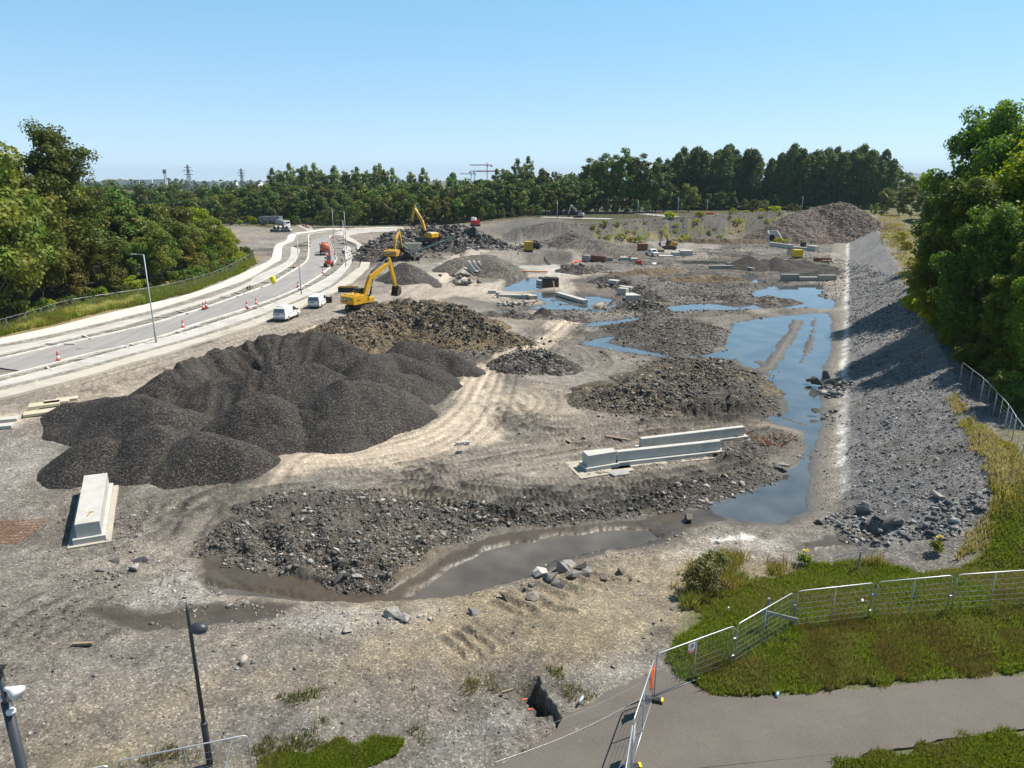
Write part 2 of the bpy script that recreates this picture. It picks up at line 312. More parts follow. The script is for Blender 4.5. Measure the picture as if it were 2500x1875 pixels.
W_POLYS = [
 D((1590,697),(1660,687),(1720,680),(1786,676),(1794,690),(1790,760),(1772,800),(1776,850),(1768,880),(1772,920),(1748,980),(1742,1040),(1738,1100),(1690,1128),(1600,1124),(1545,1108),(1532,1088),(1600,1070),(1680,1042),(1722,1008),(1746,968),(1740,930),(1690,916),(1660,905),(1712,893),(1700,858),(1672,830),(1640,806),(1605,790),(1590,765),(1566,752),(1578,724)),
 D((1626,640),(1660,628),(1700,618),(1716,626),(1780,624),(1765,640),(1800,648),(1800,664),(1770,668),(1730,662),(1690,664),(1600,668),(1530,670),(1430,674),(1420,664),(1500,656),(1600,653),(1650,650)),
 Z((1180,560),5.53,(300,830),(345,665),(500,655),(745,668),(850,740),(835,780),(700,812),(480,838)),
 Z((1180,560),5.53,(420,945),(520,885),(840,848),(970,860),(1000,880),(1340,965),(1400,910),(1560,915),(1720,950),(1700,990),(1560,975),(1420,1015),(1470,1060),(1460,1085),(900,1088),(600,1075),(880,1000),(850,965),(750,935)),
 Z((1180,560),5.53,(1710,1030),(1890,1005),(1900,1090),(1720,1065)),
 Z((1180,560),5.53,(1490,1090),(1680,1085),(1690,1115),(1500,1115)),
 Z((1180,560),5.53,(50,1118),(490,1088),(515,1108),(70,1142)),
 Z((1180,560),5.53,(1400,1290),(1500,1250),(1800,1230),(2212,1165),(2290,1150),(2300,1165),(2212,1195),(1900,1255),(1600,1302),(1420,1308)),
 Z((1180,560),5.53,(1350,1540),(1500,1492),(1780,1450),(1650,1500),(1690,1545),(1900,1590),(2150,1640),(2500,1690),(2500,1720),(2000,1668),(1700,1612),(1400,1562)),
 D((1490,772),(1545,762),(1590,752),(1600,766),(1560,782)),
 Z((1500,540),4.23,(385,430),(465,425),(470,445),(390,450)),
 Z((1500,540),4.23,(495,562),(518,490),(580,486),(650,505),(625,556)),
 Z((1500,540),4.23,(585,615),(640,588),(740,588),(860,575),(1050,568),(1100,580),(1060,662),(935,655),(885,640),(830,660),(715,655),(690,640)),
 Z((1500,540),4.23,(695,405),(1150,412),(1130,442),(700,444)),
 Z((1780,480),3.525,(430,640),(470,600),(560,582),(760,585),(905,600),(950,640),(932,682),(520,684),(430,665)),
 Z((1780,480),3.525,(95,742),(110,672),(180,666),(262,740),(200,748)),
 Z((1780,480),3.525,(185,835),(380,770),(440,782),(620,760),(800,758),(790,800),(690,840),(790,885),(905,892),(890,950),(560,960),(180,955),(300,880)),
]
W_POLYS = [[P(u, v, WATER_Z) for u, v in q] for q in W_POLYS]
ISLES = [([P(u, v, 0) for u, v in D((1722, 690), (1712, 715), (1692, 745), (1672, 775), (1660, 790), (1640, 796))], .95),
         ([P(u, v, 0) for u, v in D((1762, 683), (1757, 710), (1748, 745), (1735, 772), (1728, 779))], .5),
         ([P(u, v, 0) for u, v in D((1640, 778), (1668, 790))], .8), ([P(u, v, 0) for u, v in D((1620, 790), (1660, 806))], .55),
         ([P(u, v, 0) for u, v in D((1690, 896), (1725, 909), (1745, 913))], .4), ([P(u, v, 0) for u, v in D((1590, 738), (1600, 760), (1640, 775))], .01),
         ([P(u, v, 0) for u, v in Z((1180, 560), 5.53, (1120, 1000), (1300, 990), (1390, 960))], .8),
         ([P(u, v, 0) for u, v in Z((1180, 560), 5.53, (760, 935), (960, 945))], .7)]
WET = [  # (trace, base height, colour, roughness)
 (D((425,1248),(436,1205),(480,1208),(560,1236),(700,1262),(830,1278),(900,1240),(1000,1172),(1100,1147),(1300,1132),(1420,1108),(1540,1098),(1570,1122),(1490,1142),(1430,1182),(1300,1196),(1230,1222),(1150,1248),(1080,1272),(1000,1302),(870,1314),(700,1316),(560,1304),(470,1292))),
 (D((190,1340),(320,1352),(420,1332),(560,1318),(640,1335),(600,1372),(470,1392),(320,1398),(220,1382))),
 (D((1720,1190),(1800,1172),(1870,1165),(1915,1178),(1880,1198),(1760,1208)))]
WET = [[P(u, v, -.1) for u, v in q] for q in WET]
MUDWATER = [[P(u, v, -.3) for u, v in q] for q in (D((874,1306),(930,1262),(985,1222),(1050,1192),(1180,1164),(1280,1150),(1400,1148),(1440,1166),(1400,1180),(1290,1192),(1220,1214),(1150,1244),(1060,1272),(1000,1296),(930,1310)),
   D((440,1262),(500,1274),(640,1296),(700,1308),(640,1308),(520,1296),(462,1284)))]

CB = (.205, .180, .150); TAN = (.50, .415, .32); PALE = (.40, .345, .28); DARK = (.080, .070, .058); DARKER = (.064, .056, .048); SLATE = (.165, .158, .156)
YEL = (.30, .228, .12); MUD = (.070, .055, .040); GRS = (.085, .095, .022); DRY = (.25, .185, .075); CHALK = (.40, .375, .34); WGREY = (.30, .285, .26)
# (trace, colour, edge softness m, edge noise m, strength, clods: extra relief m, rise m)
ZONES = [
 (D((0,1180),(300,1120),(420,1240),(200,1300),(0,1420)), (.185,.168,.145), 3, 2, .6, .09, 0),
 (D((0,880),(250,805),(560,705),(720,672),(850,630),(900,600),(940,575),(985,545),(1010,548),(1000,590),(960,622),(880,655),(700,720),(480,775),(260,850),(0,925)), PALE, 2.0, 1.6, .9, 0, 0),
 (D((0,900),(240,830),(460,768),(690,700),(760,680),(760,690),(480,775),(260,850),(0,925)), TAN, 1.2, .8, .8, 0, 0),
 (D((870,640),(960,605),(1080,612),(1180,640),(1240,655),(1180,665),(1080,652),(980,640),(880,660)), PALE, 1.5, 1.5, .8, 0, 0),
 (D((970,560),(1000,540),(1060,528),(1130,515),(1250,500),(1260,508),(1170,522),(1080,536),(1020,556),(985,580)), PALE, 1.5, 1, .9, 0, 0),
 (D((1060,612),(1130,590),(1200,592),(1290,585),(1340,590),(1230,604),(1240,640),(1310,650),(1300,662),(1240,652),(1190,622),(1120,612)), PALE, 1.5, 1, .8, 0, 0),
 (D((1560,500),(1700,505),(1830,520),(1800,540),(1680,548),(1540,520)), (.155,.139,.12), 4, 4, .6, 0.05, 0),
 (D((600,985),(650,965),(790,942),(870,938),(955,905),(985,860),(1000,820),(1012,790),(1090,762),(1160,732),(1190,700),(1215,688),(1252,688),(1238,712),(1190,752),(1120,782),(1085,808),(1080,850),(1140,858),(1180,880),(1060,900),(1100,940),(1000,975),(900,1000),(860,1020),(700,1020),(600,1050),(540,1060),(560,1030)), TAN, 1.0, 1.4, .97, 0, 0),
 (D((540,1050),(700,1015),(900,1000),(1150,960),(1380,930),(1380,900),(1200,905),(1250,960),(1230,1010),(1060,1080),(900,1060),(700,1050),(560,1080),(380,1200),(330,1180),(420,1080)), (.31,.268,.215), 3, 3, .6, 0, 0),
 (D((1060,840),(1120,830),(1250,850),(1290,870),(1250,900),(1130,900),(1070,870)), (.33,.28,.21), 2, 2, .6, 0, 0),
 (D((420,1190),(470,1130),(540,1080),(640,1052),(800,1062),(900,1092),(1000,1086),(1100,1090),(1250,1100),(1400,1072),(1520,1050),(1680,1003),(1705,1030),(1600,1060),(1530,1090),(1400,1108),(1280,1130),(1120,1140),(1000,1162),(910,1222),(830,1272),(700,1258),(560,1230),(470,1206)), DARK, 1.2, 1.6, .92, .24, .45),
 (D((1100,1060),(1250,1075),(1400,1050),(1600,1020),(1660,1000),(1690,1000),(1640,1035),(1450,1075),(1260,1105),(1120,1090)), (.125,.112,.098), 1.0, 1.5, .8, .14, .1),
 (D((1290,862),(1350,808),(1430,772),(1500,768),(1560,762),(1605,785),(1650,812),(1700,866),(1690,895),(1560,906),(1450,890),(1340,884)), DARKER, 1.2, 1.8, .9, .24, .8),
 (D((1290,700),(1380,688),(1500,690),(1575,708),(1570,740),(1540,760),(1450,765),(1350,745),(1300,720)), DARK, 1.5, 1.5, .8, .22, .4),
 (D((1500,960),(1640,925),(1715,935),(1740,960),(1716,1005),(1680,1010),(1700,990),(1560,1010)), DARK, 1.2, 1.5, .85, .2, .2),
 (D((1090,790),(1110,762),(1160,755),(1210,765),(1215,790),(1160,800)), DARKER, .8, .8, .9, .25, .9),
 (D((1130,662),(1230,640),(1290,668),(1200,680)), DARK, 1.5, 2, .5, .1, 0),
 (D((1240,575),(1330,560),(1420,590),(1420,620),(1330,620),(1260,600)), (.12,.112,.102), 3, 3, .7, .2, .3),
 (D((1320,620),(1480,600),(1600,606),(1660,620),(1620,650),(1420,655),(1400,630)), (.135,.122,.105), 2, 3, .8, .12, .3),
 (D((1250,500),(1480,545),(1430,560),(1300,545),(1180,560),(1130,545)), (.165,.152,.135), 3, 3, .6, .1, 0),
 (D((1120,575),(1200,570),(1270,595),(1140,592)), CHALK, 1.0, 1.2, .85, 0, 0),
 (D((1390,520),(1480,515),(1500,540),(1430,548)), CHALK, 2, 2.5, .28, .1, 0),
 (D((0,980),(90,935),(160,950),(140,1000),(40,1050),(0,1060)), WGREY, 2, 2, .6, .05, 0),
 (D((400,1225),(440,1250),(470,1300),(540,1330),(470,1345),(380,1330),(280,1320),(260,1300)), WGREY, .8, 1.2, .5, .05, .1),
 (D((600,1345),(700,1325),(860,1320),(950,1305),(960,1325),(880,1350),(760,1370),(640,1365)), WGREY, .7, 1.0, .65, .05, .1),
 (D((1430,1190),(1530,1170),(1640,1158),(1720,1160),(1720,1190),(1640,1205),(1500,1215),(1440,1222)), (.33,.30,.26), 1.0, 1, .8, .03, .05),
 (D((1540,1168),(1600,1152),(1636,1156),(1620,1166)), (.72,.69,.64), .3, .4, .9, 0, .1),
 (D((960,1250),(1200,1215),(1420,1195),(1520,1260),(1480,1380),(1380,1450),(1230,1480),(1050,1440),(900,1480),(600,1520),(300,1560),(150,1560),(400,1480),(800,1400)), YEL, 3.5, 4, .40, 0, 0),
 (D((1130,1480),(1420,1395),(1470,1420),(1240,1530),(1150,1570),(980,1640),(860,1659),(900,1600)), (.20,.19,.175), 1, 1.2, .7, .03, 0),
 # vegetation
 (D((1430,1420),(1450,1370),(1490,1340),(1500,1290),(1600,1275),(1690,1240),(1740,1213),(1900,1212),(2000,1240),(2080,1228),(2120,1180),(2135,1120),(2212,1040),(2300,1000),(2400,1400),(2212,1462),(2050,1468),(1900,1482),(1740,1503),(1600,1508),(1540,1505),(1470,1470)), GRS, .5, .6, .95, 0, .06),
 (D((1790,1662),(1830,1645),(1900,1624),(2050,1600),(2212,1578),(2400,1560),(2400,1700),(1790,1700)), GRS, .4, .4, .95, 0, .06),
 (D((540,1680),(570,1645),(640,1625),(720,1608),(800,1598),(870,1606),(850,1630),(800,1650),(760,1680)), GRS, .5, .7, .85, 0, .04),
 (D((100,1640),(400,1620),(560,1600),(520,1670),(100,1690)), (.16,.14,.07), 1, 1.2, .5, 0, 0),
 (D((1480,1240),(1560,1215),(1700,1215),(1720,1235),(1640,1270),(1520,1290)), (.24,.19,.10), .8, 1, .6, 0, 0),
 (D((0,640),(120,655),(300,615),(420,590),(500,570),(556,545),(560,560),(540,580),(440,620),(320,650),(180,690),(60,722),(0,735)), (.20,.15,.065), 1.0, 1.5, .9, 0, .1),
]
ZONES = [(Gs(q), *r) for q, *r in ZONES]
RUTS = [  # wheel and track marks: (trace, half spacing, wheel width, colour change, tread)
 (D((560,1075),(640,985),(760,962),(880,945),(960,905),(1005,850),(1040,800),(1110,760),(1180,715),(1215,690)), 1.0, .4, 1.12, 1),
 (D((600,1020),(800,1000),(960,960),(1035,900),(1062,840),(1085,790),(1160,752),(1225,705),(1240,690)), 1.0, .4, 1.12, 1),
 (D((700,1045),(900,1015),(1060,985),(1250,955),(1400,930),(1560,905)), 1.1, .45, .92, 1),
 (D((860,1010),(960,1045),(1080,1062),(1250,1068),(1420,1045),(1600,1015),(1680,995)), 1.2, .5, .85, 1),
 (D((850,1045),(1000,1078),(1150,1092),(1300,1085),(1480,1058),(1640,1025)), 1.2, .5, .85, 1),
 (D((1075,870),(1130,915),(1230,928),(1330,915),(1480,905),(1690,898)), 1.1, .45, .88, 1),
 (D((1100,830),(1180,838),(1240,850),(1290,870),(1330,890)), 1.1, .4, .9, 1),
 (D((1140,840),(1175,862),(1160,890),(1100,912),(1040,930)), 1.0, .4, .9, 1),
 (D((1215,730),(1265,755),(1290,780),(1280,800)), 1.1, .5, .7, 0), (D((1250,722),(1310,750),(1340,775)), 1.1, .5, .7, 0),
 (D((0,893),(250,822),(560,728),(700,690),(800,662),(890,632)), 1.1, .6, .82, 1), (D((0,912),(260,838),(480,772),(700,706),(850,660),(960,612)), 1.1, .5, 1.15, 1),
 (D((0,872),(280,790),(560,712),(720,672)), 1.1, .5, .8, 1),
 (D((960,610),(1060,622),(1160,640),(1230,655)), 1.1, .5, 1.12, 0), (D((1130,592),(1210,600),(1235,630),(1300,655)), 1.1, .5, 1.12, 0),
 (D((985,570),(1010,545),(1080,530),(1180,516),(1260,500)), 1.1, .6, 1.12, 0),
 (D((1310,720),(1420,690),(1560,668)), 1.0, .6, 1.1, 0), (D((1330,660),(1450,640),(1560,610),(1640,590)), 1.1, .6, .8, 0), (D((1480,660),(1560,630),(1640,612),(1760,600)), 1.1, .6, .8, 0),
 (D((330,1190),(400,1110),(470,1060),(560,1035)), 1.2, .5, 1.1, 0), (D((280,1200),(330,1120),(360,1060)), 1.2, .5, .85, 0), (D((400,1180),(470,1090),(560,1060),(700,1045)), 1.2, .5, .85, 0),
 (D((0,1400),(90,1330),(190,1280),(320,1250)), 1.2, .5, .88, 1), (D((40,1440),(170,1320),(240,1270)), 1.2, .5, .88, 1), (D((0,1080),(120,1060),(210,1062)), 1.0, .6, .8, 0),
 *[(D(*q), 1.1, .6, .62, 0) for q in (((1440,612),(1520,590),(1640,572),(1790,560)), ((1460,640),(1560,622),(1680,618)), ((1330,600),(1420,585),(1540,578),(1660,565)), ((1500,545),(1620,552),(1760,545)), ((1240,610),(1330,600),(1430,610)), ((1440,690),(1560,674),(1660,676)), ((1560,645),(1640,630),(1700,600),(1720,580)), ((1080,640),(1180,668),(1290,690)), ((1290,735),(1380,690),(1480,672)), ((1250,560),(1330,570),(1400,560)))],
 (D((1720,1225),(1640,1222),(1560,1215),(1480,1210)), 1.0, .4, .9, 1)]
RUTS += [([(u + du, v + dv) for u, v in RUTS[i][0]], *RUTS[i][1:3], cm, RUTS[i][4]) for i, du, dv, cm in ((2, 30, 22, .85), (3, -20, -14, .9), (3, 30, 12, .8), (4, 0, 16, .85), (4, -40, -10, .9), (5, 10, 20, .85), (5, -10, -16, .9), (10, 0, 8, .85), (11, 0, -6, .8), (0, -16, -6, .88), (1, 18, 6, .88), (23, 12, 30, .85), (19, 20, 14, .85), (21, 30, 20, .85))]
RUTS = [(smooth_line(Gs(q), 5), *r) for q, *r in RUTS]
SCRAPES = [Gs(D(a, b)) for a, b in (((965,1372),(1010,1412)), ((990,1362),(1040,1405)), ((1012,1350),(1068,1398)), ((1075,1300),(1130,1322)), ((1100,1285),(1160,1312)), ((1130,1268),(1195,1298)),
  ((1160,1256),(1225,1284)), ((1195,1248),(1262,1272)), ((1230,1238),(1300,1262)), ((1265,1232),(1340,1250)), ((1180,1300),(1250,1320)), ((1730,1240),(1700,1262)))]
TRENCH = [Gs(D((1128,1462), (1150,1492), (1172,1535))), .55]
SILT = [D((505, 590), (540, 570), (575, 552)), D((560, 490), (600, 500), (640, 505))]

def land(x, y, fine=True):
    """height, albedo and roughness of the ground at (x, y)"""
    n = x.shape[0]
    h = Hbase(x, y)
    r = np.sqrt(x * x + y * y)
    n1 = fbm(x, y, 9.0, 4, 3); n2 = fbm(x, y, 1.6, 4, 11, .6); n3 = fbm(x, y, .5, 3, 23, .6)
    s = bank_s(x, y)
    pit = (1 - sstep(235, 262, y)) * sstep(20, 40, y)
    c = np.tile(np.array(CB), (n, 1)) * (1 + .22 * n1 + .20 * n2)[:, None]
    # warm and cool patches
    c *= np.stack([1 + .05 * n1, np.ones(n), 1 - .07 * n1], 1)
    clod = np.full(n, .045); ro = np.full(n, .92)
    def mixc(w, cc, keep=.0):
        nonlocal c
        t = np.array(cc)[None, :] * (1 + .16 * n2 + .10 * n1 + .10 * n3)[:, None]
        c = c * (1 - w[:, None]) + t * w[:, None]
    # far land: rough grass beyond the pit
    dy_ = y - np.interp(x, _bx, _by) + 6 * n1
    far = sstep(4, 14, dy_) * sstep(14, 34, x + 5 * n1) + sstep(296, 320, y + 8 * n1) * (1 - sstep(14, 34, x + 5 * n1))
    mixc(np.clip(far, 0, 1) * .95, (.105, .10, .035)); clod = clod * (1 - np.clip(far, 0, 1))
    # stone covered bank
    wb = sstep(-.5, 1.0, s + .5 * n2) * (1 - sstep(8.5, 10.5, s + 1.2 * n1)) * sstep(30, 38, y) * (y < 262)
    mixc(wb * .95, SLATE); clod = np.where(wb > .5, .07, clod)
    wa = sstep(-6, -3.0, s + .8 * n1) * (1 - sstep(-.6, .4, s + .3 * n2)) * sstep(38, 45, y) * (y < 240)
    mixc(wa * .8, (.24, .215, .18))
    wl_ = np.exp(-((s - .1 + .2 * n2) / .36) ** 2) * sstep(40, 44, y) * (y < 235) * np.clip(.75 + .6 * n2, 0, 1)
    mixc(wl_, (.62, .59, .55))
    gb = sstep(8.2, 9.6, s + 1.6 * n1) * sstep(24, 34, y) * np.clip(1 - sstep(300, 400, y), 0, 1)
    mixc(gb * .9, (.13, .11, .035)); clod = np.where(gb > .5, .02, clod)
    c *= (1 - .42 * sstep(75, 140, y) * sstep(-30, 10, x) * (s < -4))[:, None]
    # rough patches and drier skins over the pit floor
    wp = sstep(.05, .55, fbm(x, y * .8, 13, 4, 201, .6)) * sstep(50, 80, y) * (1 - sstep(225, 255, y)) * (s < -4); mixc(wp * .85, (.080, .070, .060)); clod = np.maximum(clod, .22 * wp)
    h = h + sstep(80, 110, y) * pit * (s < -4) * sstep(-4, -8, s) * (.16 * fbm(x, y, 7, 3, 221) + .10 * wp)
    wp = sstep(.15, .5, fbm(x, y * .7, 10, 3, 207, .6)) * sstep(50, 80, y) * (1 - sstep(235, 260, y)) * (s < -3); mixc(wp * .5, (.30, .27, .235))
    wp = sstep(.12, .5, fbm(x, y, 6, 4, 211, .6)) * (1 - sstep(50, 70, y)); mixc(wp * .6, (.118, .103, .085)); clod = np.maximum(clod, .09 * wp)
    # near slope (grass starts above y 34)
    for q, cc, edge, nz, st, cl, rise in ZONES:
        m = box_mask(x, y, q, edge + nz + 1)
        if not m.any(): continue
        sd = sdf_poly(x[m], y[m], q) + nz * (.6 * n1[m] + .5 * n2[m])
        w = np.zeros(n); w[m] = sstep(-edge, edge, sd) * st
        mixc(w, cc)
        clod = clod * (1 - w) + cl * w
        if cl == 0: ro = ro * (1 - w) + .72 * w
        if rise: h[m] += rise * sstep(0, 4.0 if rise > .3 else 1.2, sd)
    # berm face
    wf = sstep(-17, -14, y - np.interp(x, _bx, _by)) * (1 - sstep(6, 12, y - np.interp(x, _bx, _by))) * sstep(-10, 0, x) * (1 - sstep(118, 128, x)); mixc(wf * .85, (.088, .080, .072)); clod = np.maximum(clod, .22 * wf)
    wv = sstep(.05, .4, fbm(x, y * .7, 4, 3, 77)) * sstep(-16, -11, y - np.interp(x, _bx, _by)) * (1 - sstep(-4, -1, y - np.interp(x, _bx, _by))) * (x > 26) * (x < 125)
    mixc(wv * .7, (.13, .135, .035))
    wv = sstep(.0, .4, fbm(x, y, 5, 3, 79)) * sstep(-16, -12, y - np.interp(x, _bx, _by)) * (x > 26) * (x < 125) * (1 - sstep(-11, -8, y - np.interp(x, _bx, _by)))
    mixc(wv * .6, (.25, .19, .07))
    # big lazy undulation and clods
    h = h + pit * (.10 * n1 + .05 * fbm(x, y, 4, 3, 31))
    h = h + clod * (n2 * 1.2 + n3 * .4)
    if fine: h = h + np.where(clod > .06, clod * .45 * fbm(x, y, .7, 2, 41), 0)
    # wheel marks
    for q, sp, wd_, cm, tread in RUTS:
        m = box_mask(x, y, q, sp + 2)
        if not m.any(): continue
        d, arc, _ = dist_line(x[m], y[m], q); dd = d - sp + .12 * n2[m]
        g = np.exp(-(dd / wd_) ** 4) * (np.clip(.75 + .5 * n1[m], .15, 1)); rim = np.exp(-((np.abs(dd) - wd_ * 1.35) / (.28)) ** 2)
        end = sstep(0, 3, arc) * sstep(0, 3, arc.max() - arc)
        h[m] += (.35 if cm > 1 else 1.0) * end * (-.07 * g + .05 * rim * (1 + .8 * n3[m]))
        if tread: h[m] += (.6 if cm > 1 else 1.0) * end * g * .045 * np.sin(arc * 2 * math.pi / .42 + np.abs(dd) * 5)
        k = 1 + end * (g * (cm - 1) - (.22 if cm > 1 else .42) * rim * np.clip(.65 + .7 * n2[m] + .5 * n3[m], 0, 1.5)); 
        if tread: k = k * (1 + .0 * g)
        c[m] *= k[:, None]
    for a, b in SCRAPES:
        m = box_mask(x, y, (a, b), 1.5)
        if m.any():
            d, arc, _ = dist_line(x[m], y[m], (a, b)); d = d + .1 * n3[m]; h[m] += .12 * np.exp(-(d / .16) ** 2) - .09 * np.exp(-((d - .4) / .2) ** 2)
    m = box_mask(x, y, TRENCH[0], 2)
    if m.any():
        d, arc, _ = dist_line(x[m], y[m], TRENCH[0]); q0, q1 = TRENCH[0][0], TRENCH[0][-1]; sg = (x[m] - q0[0]) * (q1[1] - q0[1]) - (y[m] - q0[1]) * (q1[0] - q0[0]); sg = sg / math.hypot(q1[0] - q0[0], q1[1] - q0[1]) * (-1 if True else 1) + .15 * n3[m]
        L_ = arc.max(); w = sstep(-1.3, .25, sg) * (1 - sstep(.42, .60, sg)) * sstep(0, .6, arc) * sstep(0, .5, L_ - arc + .2); h[m] -= (.95 + .25 * n3[m]) * w
        ww = np.zeros(n); ww[m] = w; mixc(ww * .5, (.11, .095, .075))
    # wet mud and pools
    for q in WET:
        m = box_mask(x, y, q, 3)
        if not m.any(): continue
        sd = sdf_poly(x[m], y[m], q) + .35 * n2[m] + .15 * n3[m]; w = sstep(-.35, .35, sd)
        flat = H1(*(sum((Vector(p) for p in q), Vector((0, 0, 0))) / len(q)).xy) if q is not WET[0] else -.02
        h[m] = h[m] * (1 - w) + w * (flat - .05 - .18 * sstep(0, 2.4, sd) + .012 * n3[m] + .02 * n2[m])
        ww = np.zeros(n); ww[m] = w; mixc(ww * .95, MUD); ro = ro * (1 - ww) + .34 * ww
        crack = np.zeros(n); crack[m] = w * (1 - sstep(.02, .07, np.abs(fbm(x[m], y[m], .9, 2, 91)))) * sstep(.3, -.2, fbm(x[m], y[m], 6, 2, 92)); c *= (1 - .45 * crack)[:, None]
    mudm = np.zeros(n, bool)
    for q in WET:
        m = box_mask(x, y, q, 2)
        if m.any(): mudm[m] |= sdf_poly(x[m], y[m], q) > -.5
    for q in MUDWATER:
        m = box_mask(x, y, q, 2)
        if m.any(): sd = sdf_poly(x[m], y[m], q) + .3 * n2[m]; h[m] -= .22 * sstep(-.4, .5, sd)
    wsd = np.full(n, -99.0)
    for q in W_POLYS:
        m = box_mask(x, y, q, 6)
        if m.any(): wsd[m] = np.maximum(wsd[m], sdf_poly(x[m], y[m], q))
    for q, wd_ in ISLES:
        m = box_mask(x, y, q, 4)
        if m.any(): d, _, _ = dist_line(x[m], y[m], q); wsd[m] = np.minimum(wsd[m], d - wd_); iw = np.zeros(n); iw[m] = 1 - sstep(wd_ * .6, wd_ + .6, d); mixc(iw * .8, (.15, .135, .115))
    amp = np.clip(r / 140, .35, 1.0)
    wsd = wsd + np.where(wsd > -50, .15 + (.40 * n2 + .25 * n3 + .15 * n1) * amp, 0)
    tp = WATER_Z - np.where(wsd > 0, np.clip(wsd * .16 + .02, 0, .42), np.clip(wsd * .12, -.22, 0) - .012)
    wk = sstep(.2, 3.0, -wsd)
    h = np.where(wsd > -3.0, np.where(wsd > 0, np.minimum(h, tp), h * wk + np.minimum(tp, np.maximum(h, tp)) * (1 - wk)), h)
    h = np.where((pit > .5) & (wsd <= 0) & ~mudm, np.maximum(h, WATER_Z + .015), h)
    wet = sstep(-1.6, .1, wsd) * (wsd > -50); c *= (1 - .55 * wet)[:, None]; ro = ro * (1 - wet) + .45 * wet
    wl2 = sstep(.0, .4, wsd); mixc(wl2, (.07, .058, .045))
    m = box_mask(x, y, ROAD_POLY, 2)
    if m.any(): h[m] = np.where(sdf_poly(x[m], y[m], ROAD_POLY) > -.4, np.minimum(h[m], RZ - .08), h[m])
    c = np.clip(c, .01, .9)
    return h, c, np.clip(ro, .3, 1)

def ground_mat():
    m, n, l, b = new_mat('site_ground'); g = N(n, 'ShaderNodeNewGeometry')
    at = N(n, 'ShaderNodeAttribute', attribute_name='soil')
    v1 = N(n, 'ShaderNodeTexVoronoi', inp={'Scale': 14.0, 'Randomness': 1.0}); l.new(g.outputs['Position'], v1.inputs['Vector'])
    sp = N(n, 'ShaderNodeSeparateColor'); l.new(v1.outputs['Color'], sp.inputs[0])
    p1 = N(n, 'ShaderNodeMath', operation='POWER', inp={1: 5.0}); l.new(sp.outputs[0], p1.inputs[0])
    p2 = N(n, 'ShaderNodeMath', operation='POWER', inp={1: 6.0}); l.new(sp.outputs[1], p2.inputs[0])
    m1a = N(n, 'ShaderNodeMapRange', inp={3: .88, 4: 2.1}); l.new(p1.outputs[0], m1a.inputs[0])
    m1b = N(n, 'ShaderNodeMapRange', inp={3: 1.0, 4: .42}); l.new(p2.outputs[0], m1b.inputs[0])
    m1 = N(n, 'ShaderNodeMath', operation='MULTIPLY'); l.new(m1a.outputs[0], m1.inputs[0]); l.new(m1b.outputs[0], m1.inputs[1])
    nz = N(n, 'ShaderNodeTexNoise', inp={'Scale': 1.1, 'Detail': 12.0, 'Roughness': .78, 'Distortion': .4}); l.new(g.outputs['Position'], nz.inputs['Vector'])
    m2 = N(n, 'ShaderNodeMapRange', inp={1: .3, 2: .7, 3: .52, 4: 1.48}); l.new(nz.outputs[0], m2.inputs[0])
    mu = N(n, 'ShaderNodeMath', operation='MULTIPLY'); l.new(m1.outputs[0], mu.inputs[0]); l.new(m2.outputs[0], mu.inputs[1])
    # smooth where the ground is wet or driven flat (low alpha)
    k = N(n, 'ShaderNodeMapRange', inp={1: .45, 2: .9, 3: .25, 4: 1.0}); l.new(at.outputs['Alpha'], k.inputs[0])
    mk = N(n, 'ShaderNodeMix', data_type='FLOAT', inp={2: 1.0}); l.new(k.outputs[0], mk.inputs[0]); l.new(mu.outputs[0], mk.inputs[3])
    mx = N(n, 'ShaderNodeMix', data_type='RGBA', blend_type='MULTIPLY', inp={0: 1.0}); l.new(at.outputs['Color'], mx.inputs[6]); l.new(mk.outputs[0], mx.inputs[7])
    l.new(mx.outputs[2], b.inputs['Base Color']); l.new(at.outputs['Alpha'], b.inputs['Roughness']); b.inputs['Specular IOR Level'].default_value = .35
    ad = N(n, 'ShaderNodeMath', operation='SUBTRACT'); l.new(nz.outputs[0], ad.inputs[0])
    m3 = N(n, 'ShaderNodeMath', operation='MULTIPLY', inp={1: .09}); l.new(v1.outputs['Distance'], m3.inputs[0]); l.new(m3.outputs[0], ad.inputs[1])
    ml = N(n, 'ShaderNodeMath', operation='MULTIPLY'); l.new(ad.outputs[0], ml.inputs[0]); l.new(k.outputs[0], ml.inputs[1])
    bp = N(n, 'ShaderNodeBump', inp={'Strength': 1.0, 'Distance': .16}); l.new(ml.outputs[0], bp.inputs['Height']); l.new(bp.outputs[0], b.inputs['Normal'])
    return m

# one sheet of ground in rings round the site, finer near than far
_ang = np.concatenate([np.linspace(-80, -43, 45)[:-1], np.linspace(-43, 43, 1150), np.linspace(43, 80, 45)[1:]]) * math.pi / 180
_dep = np.arange(rad(62), rad(3.6), -.00135)
_r = np.concatenate([CAMZ / np.tan(_dep), CAMZ / math.tan(rad(3.6)) * np.exp(np.linspace(.012, 3.55, 75))])
_A, _R = np.meshgrid(_ang, _r)
gx = (_R * np.sin(_A)).ravel(); gy = (_R * np.cos(_A)).ravel()
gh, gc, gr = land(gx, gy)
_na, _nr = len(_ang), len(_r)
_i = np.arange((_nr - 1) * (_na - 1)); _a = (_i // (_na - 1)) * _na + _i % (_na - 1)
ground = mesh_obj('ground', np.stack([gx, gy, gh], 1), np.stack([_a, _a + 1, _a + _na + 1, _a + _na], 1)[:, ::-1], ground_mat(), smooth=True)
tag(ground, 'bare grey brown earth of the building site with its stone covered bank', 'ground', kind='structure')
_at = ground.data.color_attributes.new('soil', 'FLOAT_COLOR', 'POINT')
_at.data.foreach_set('color', np.concatenate([gc, gr[:, None]], 1).astype(np.float32).ravel())
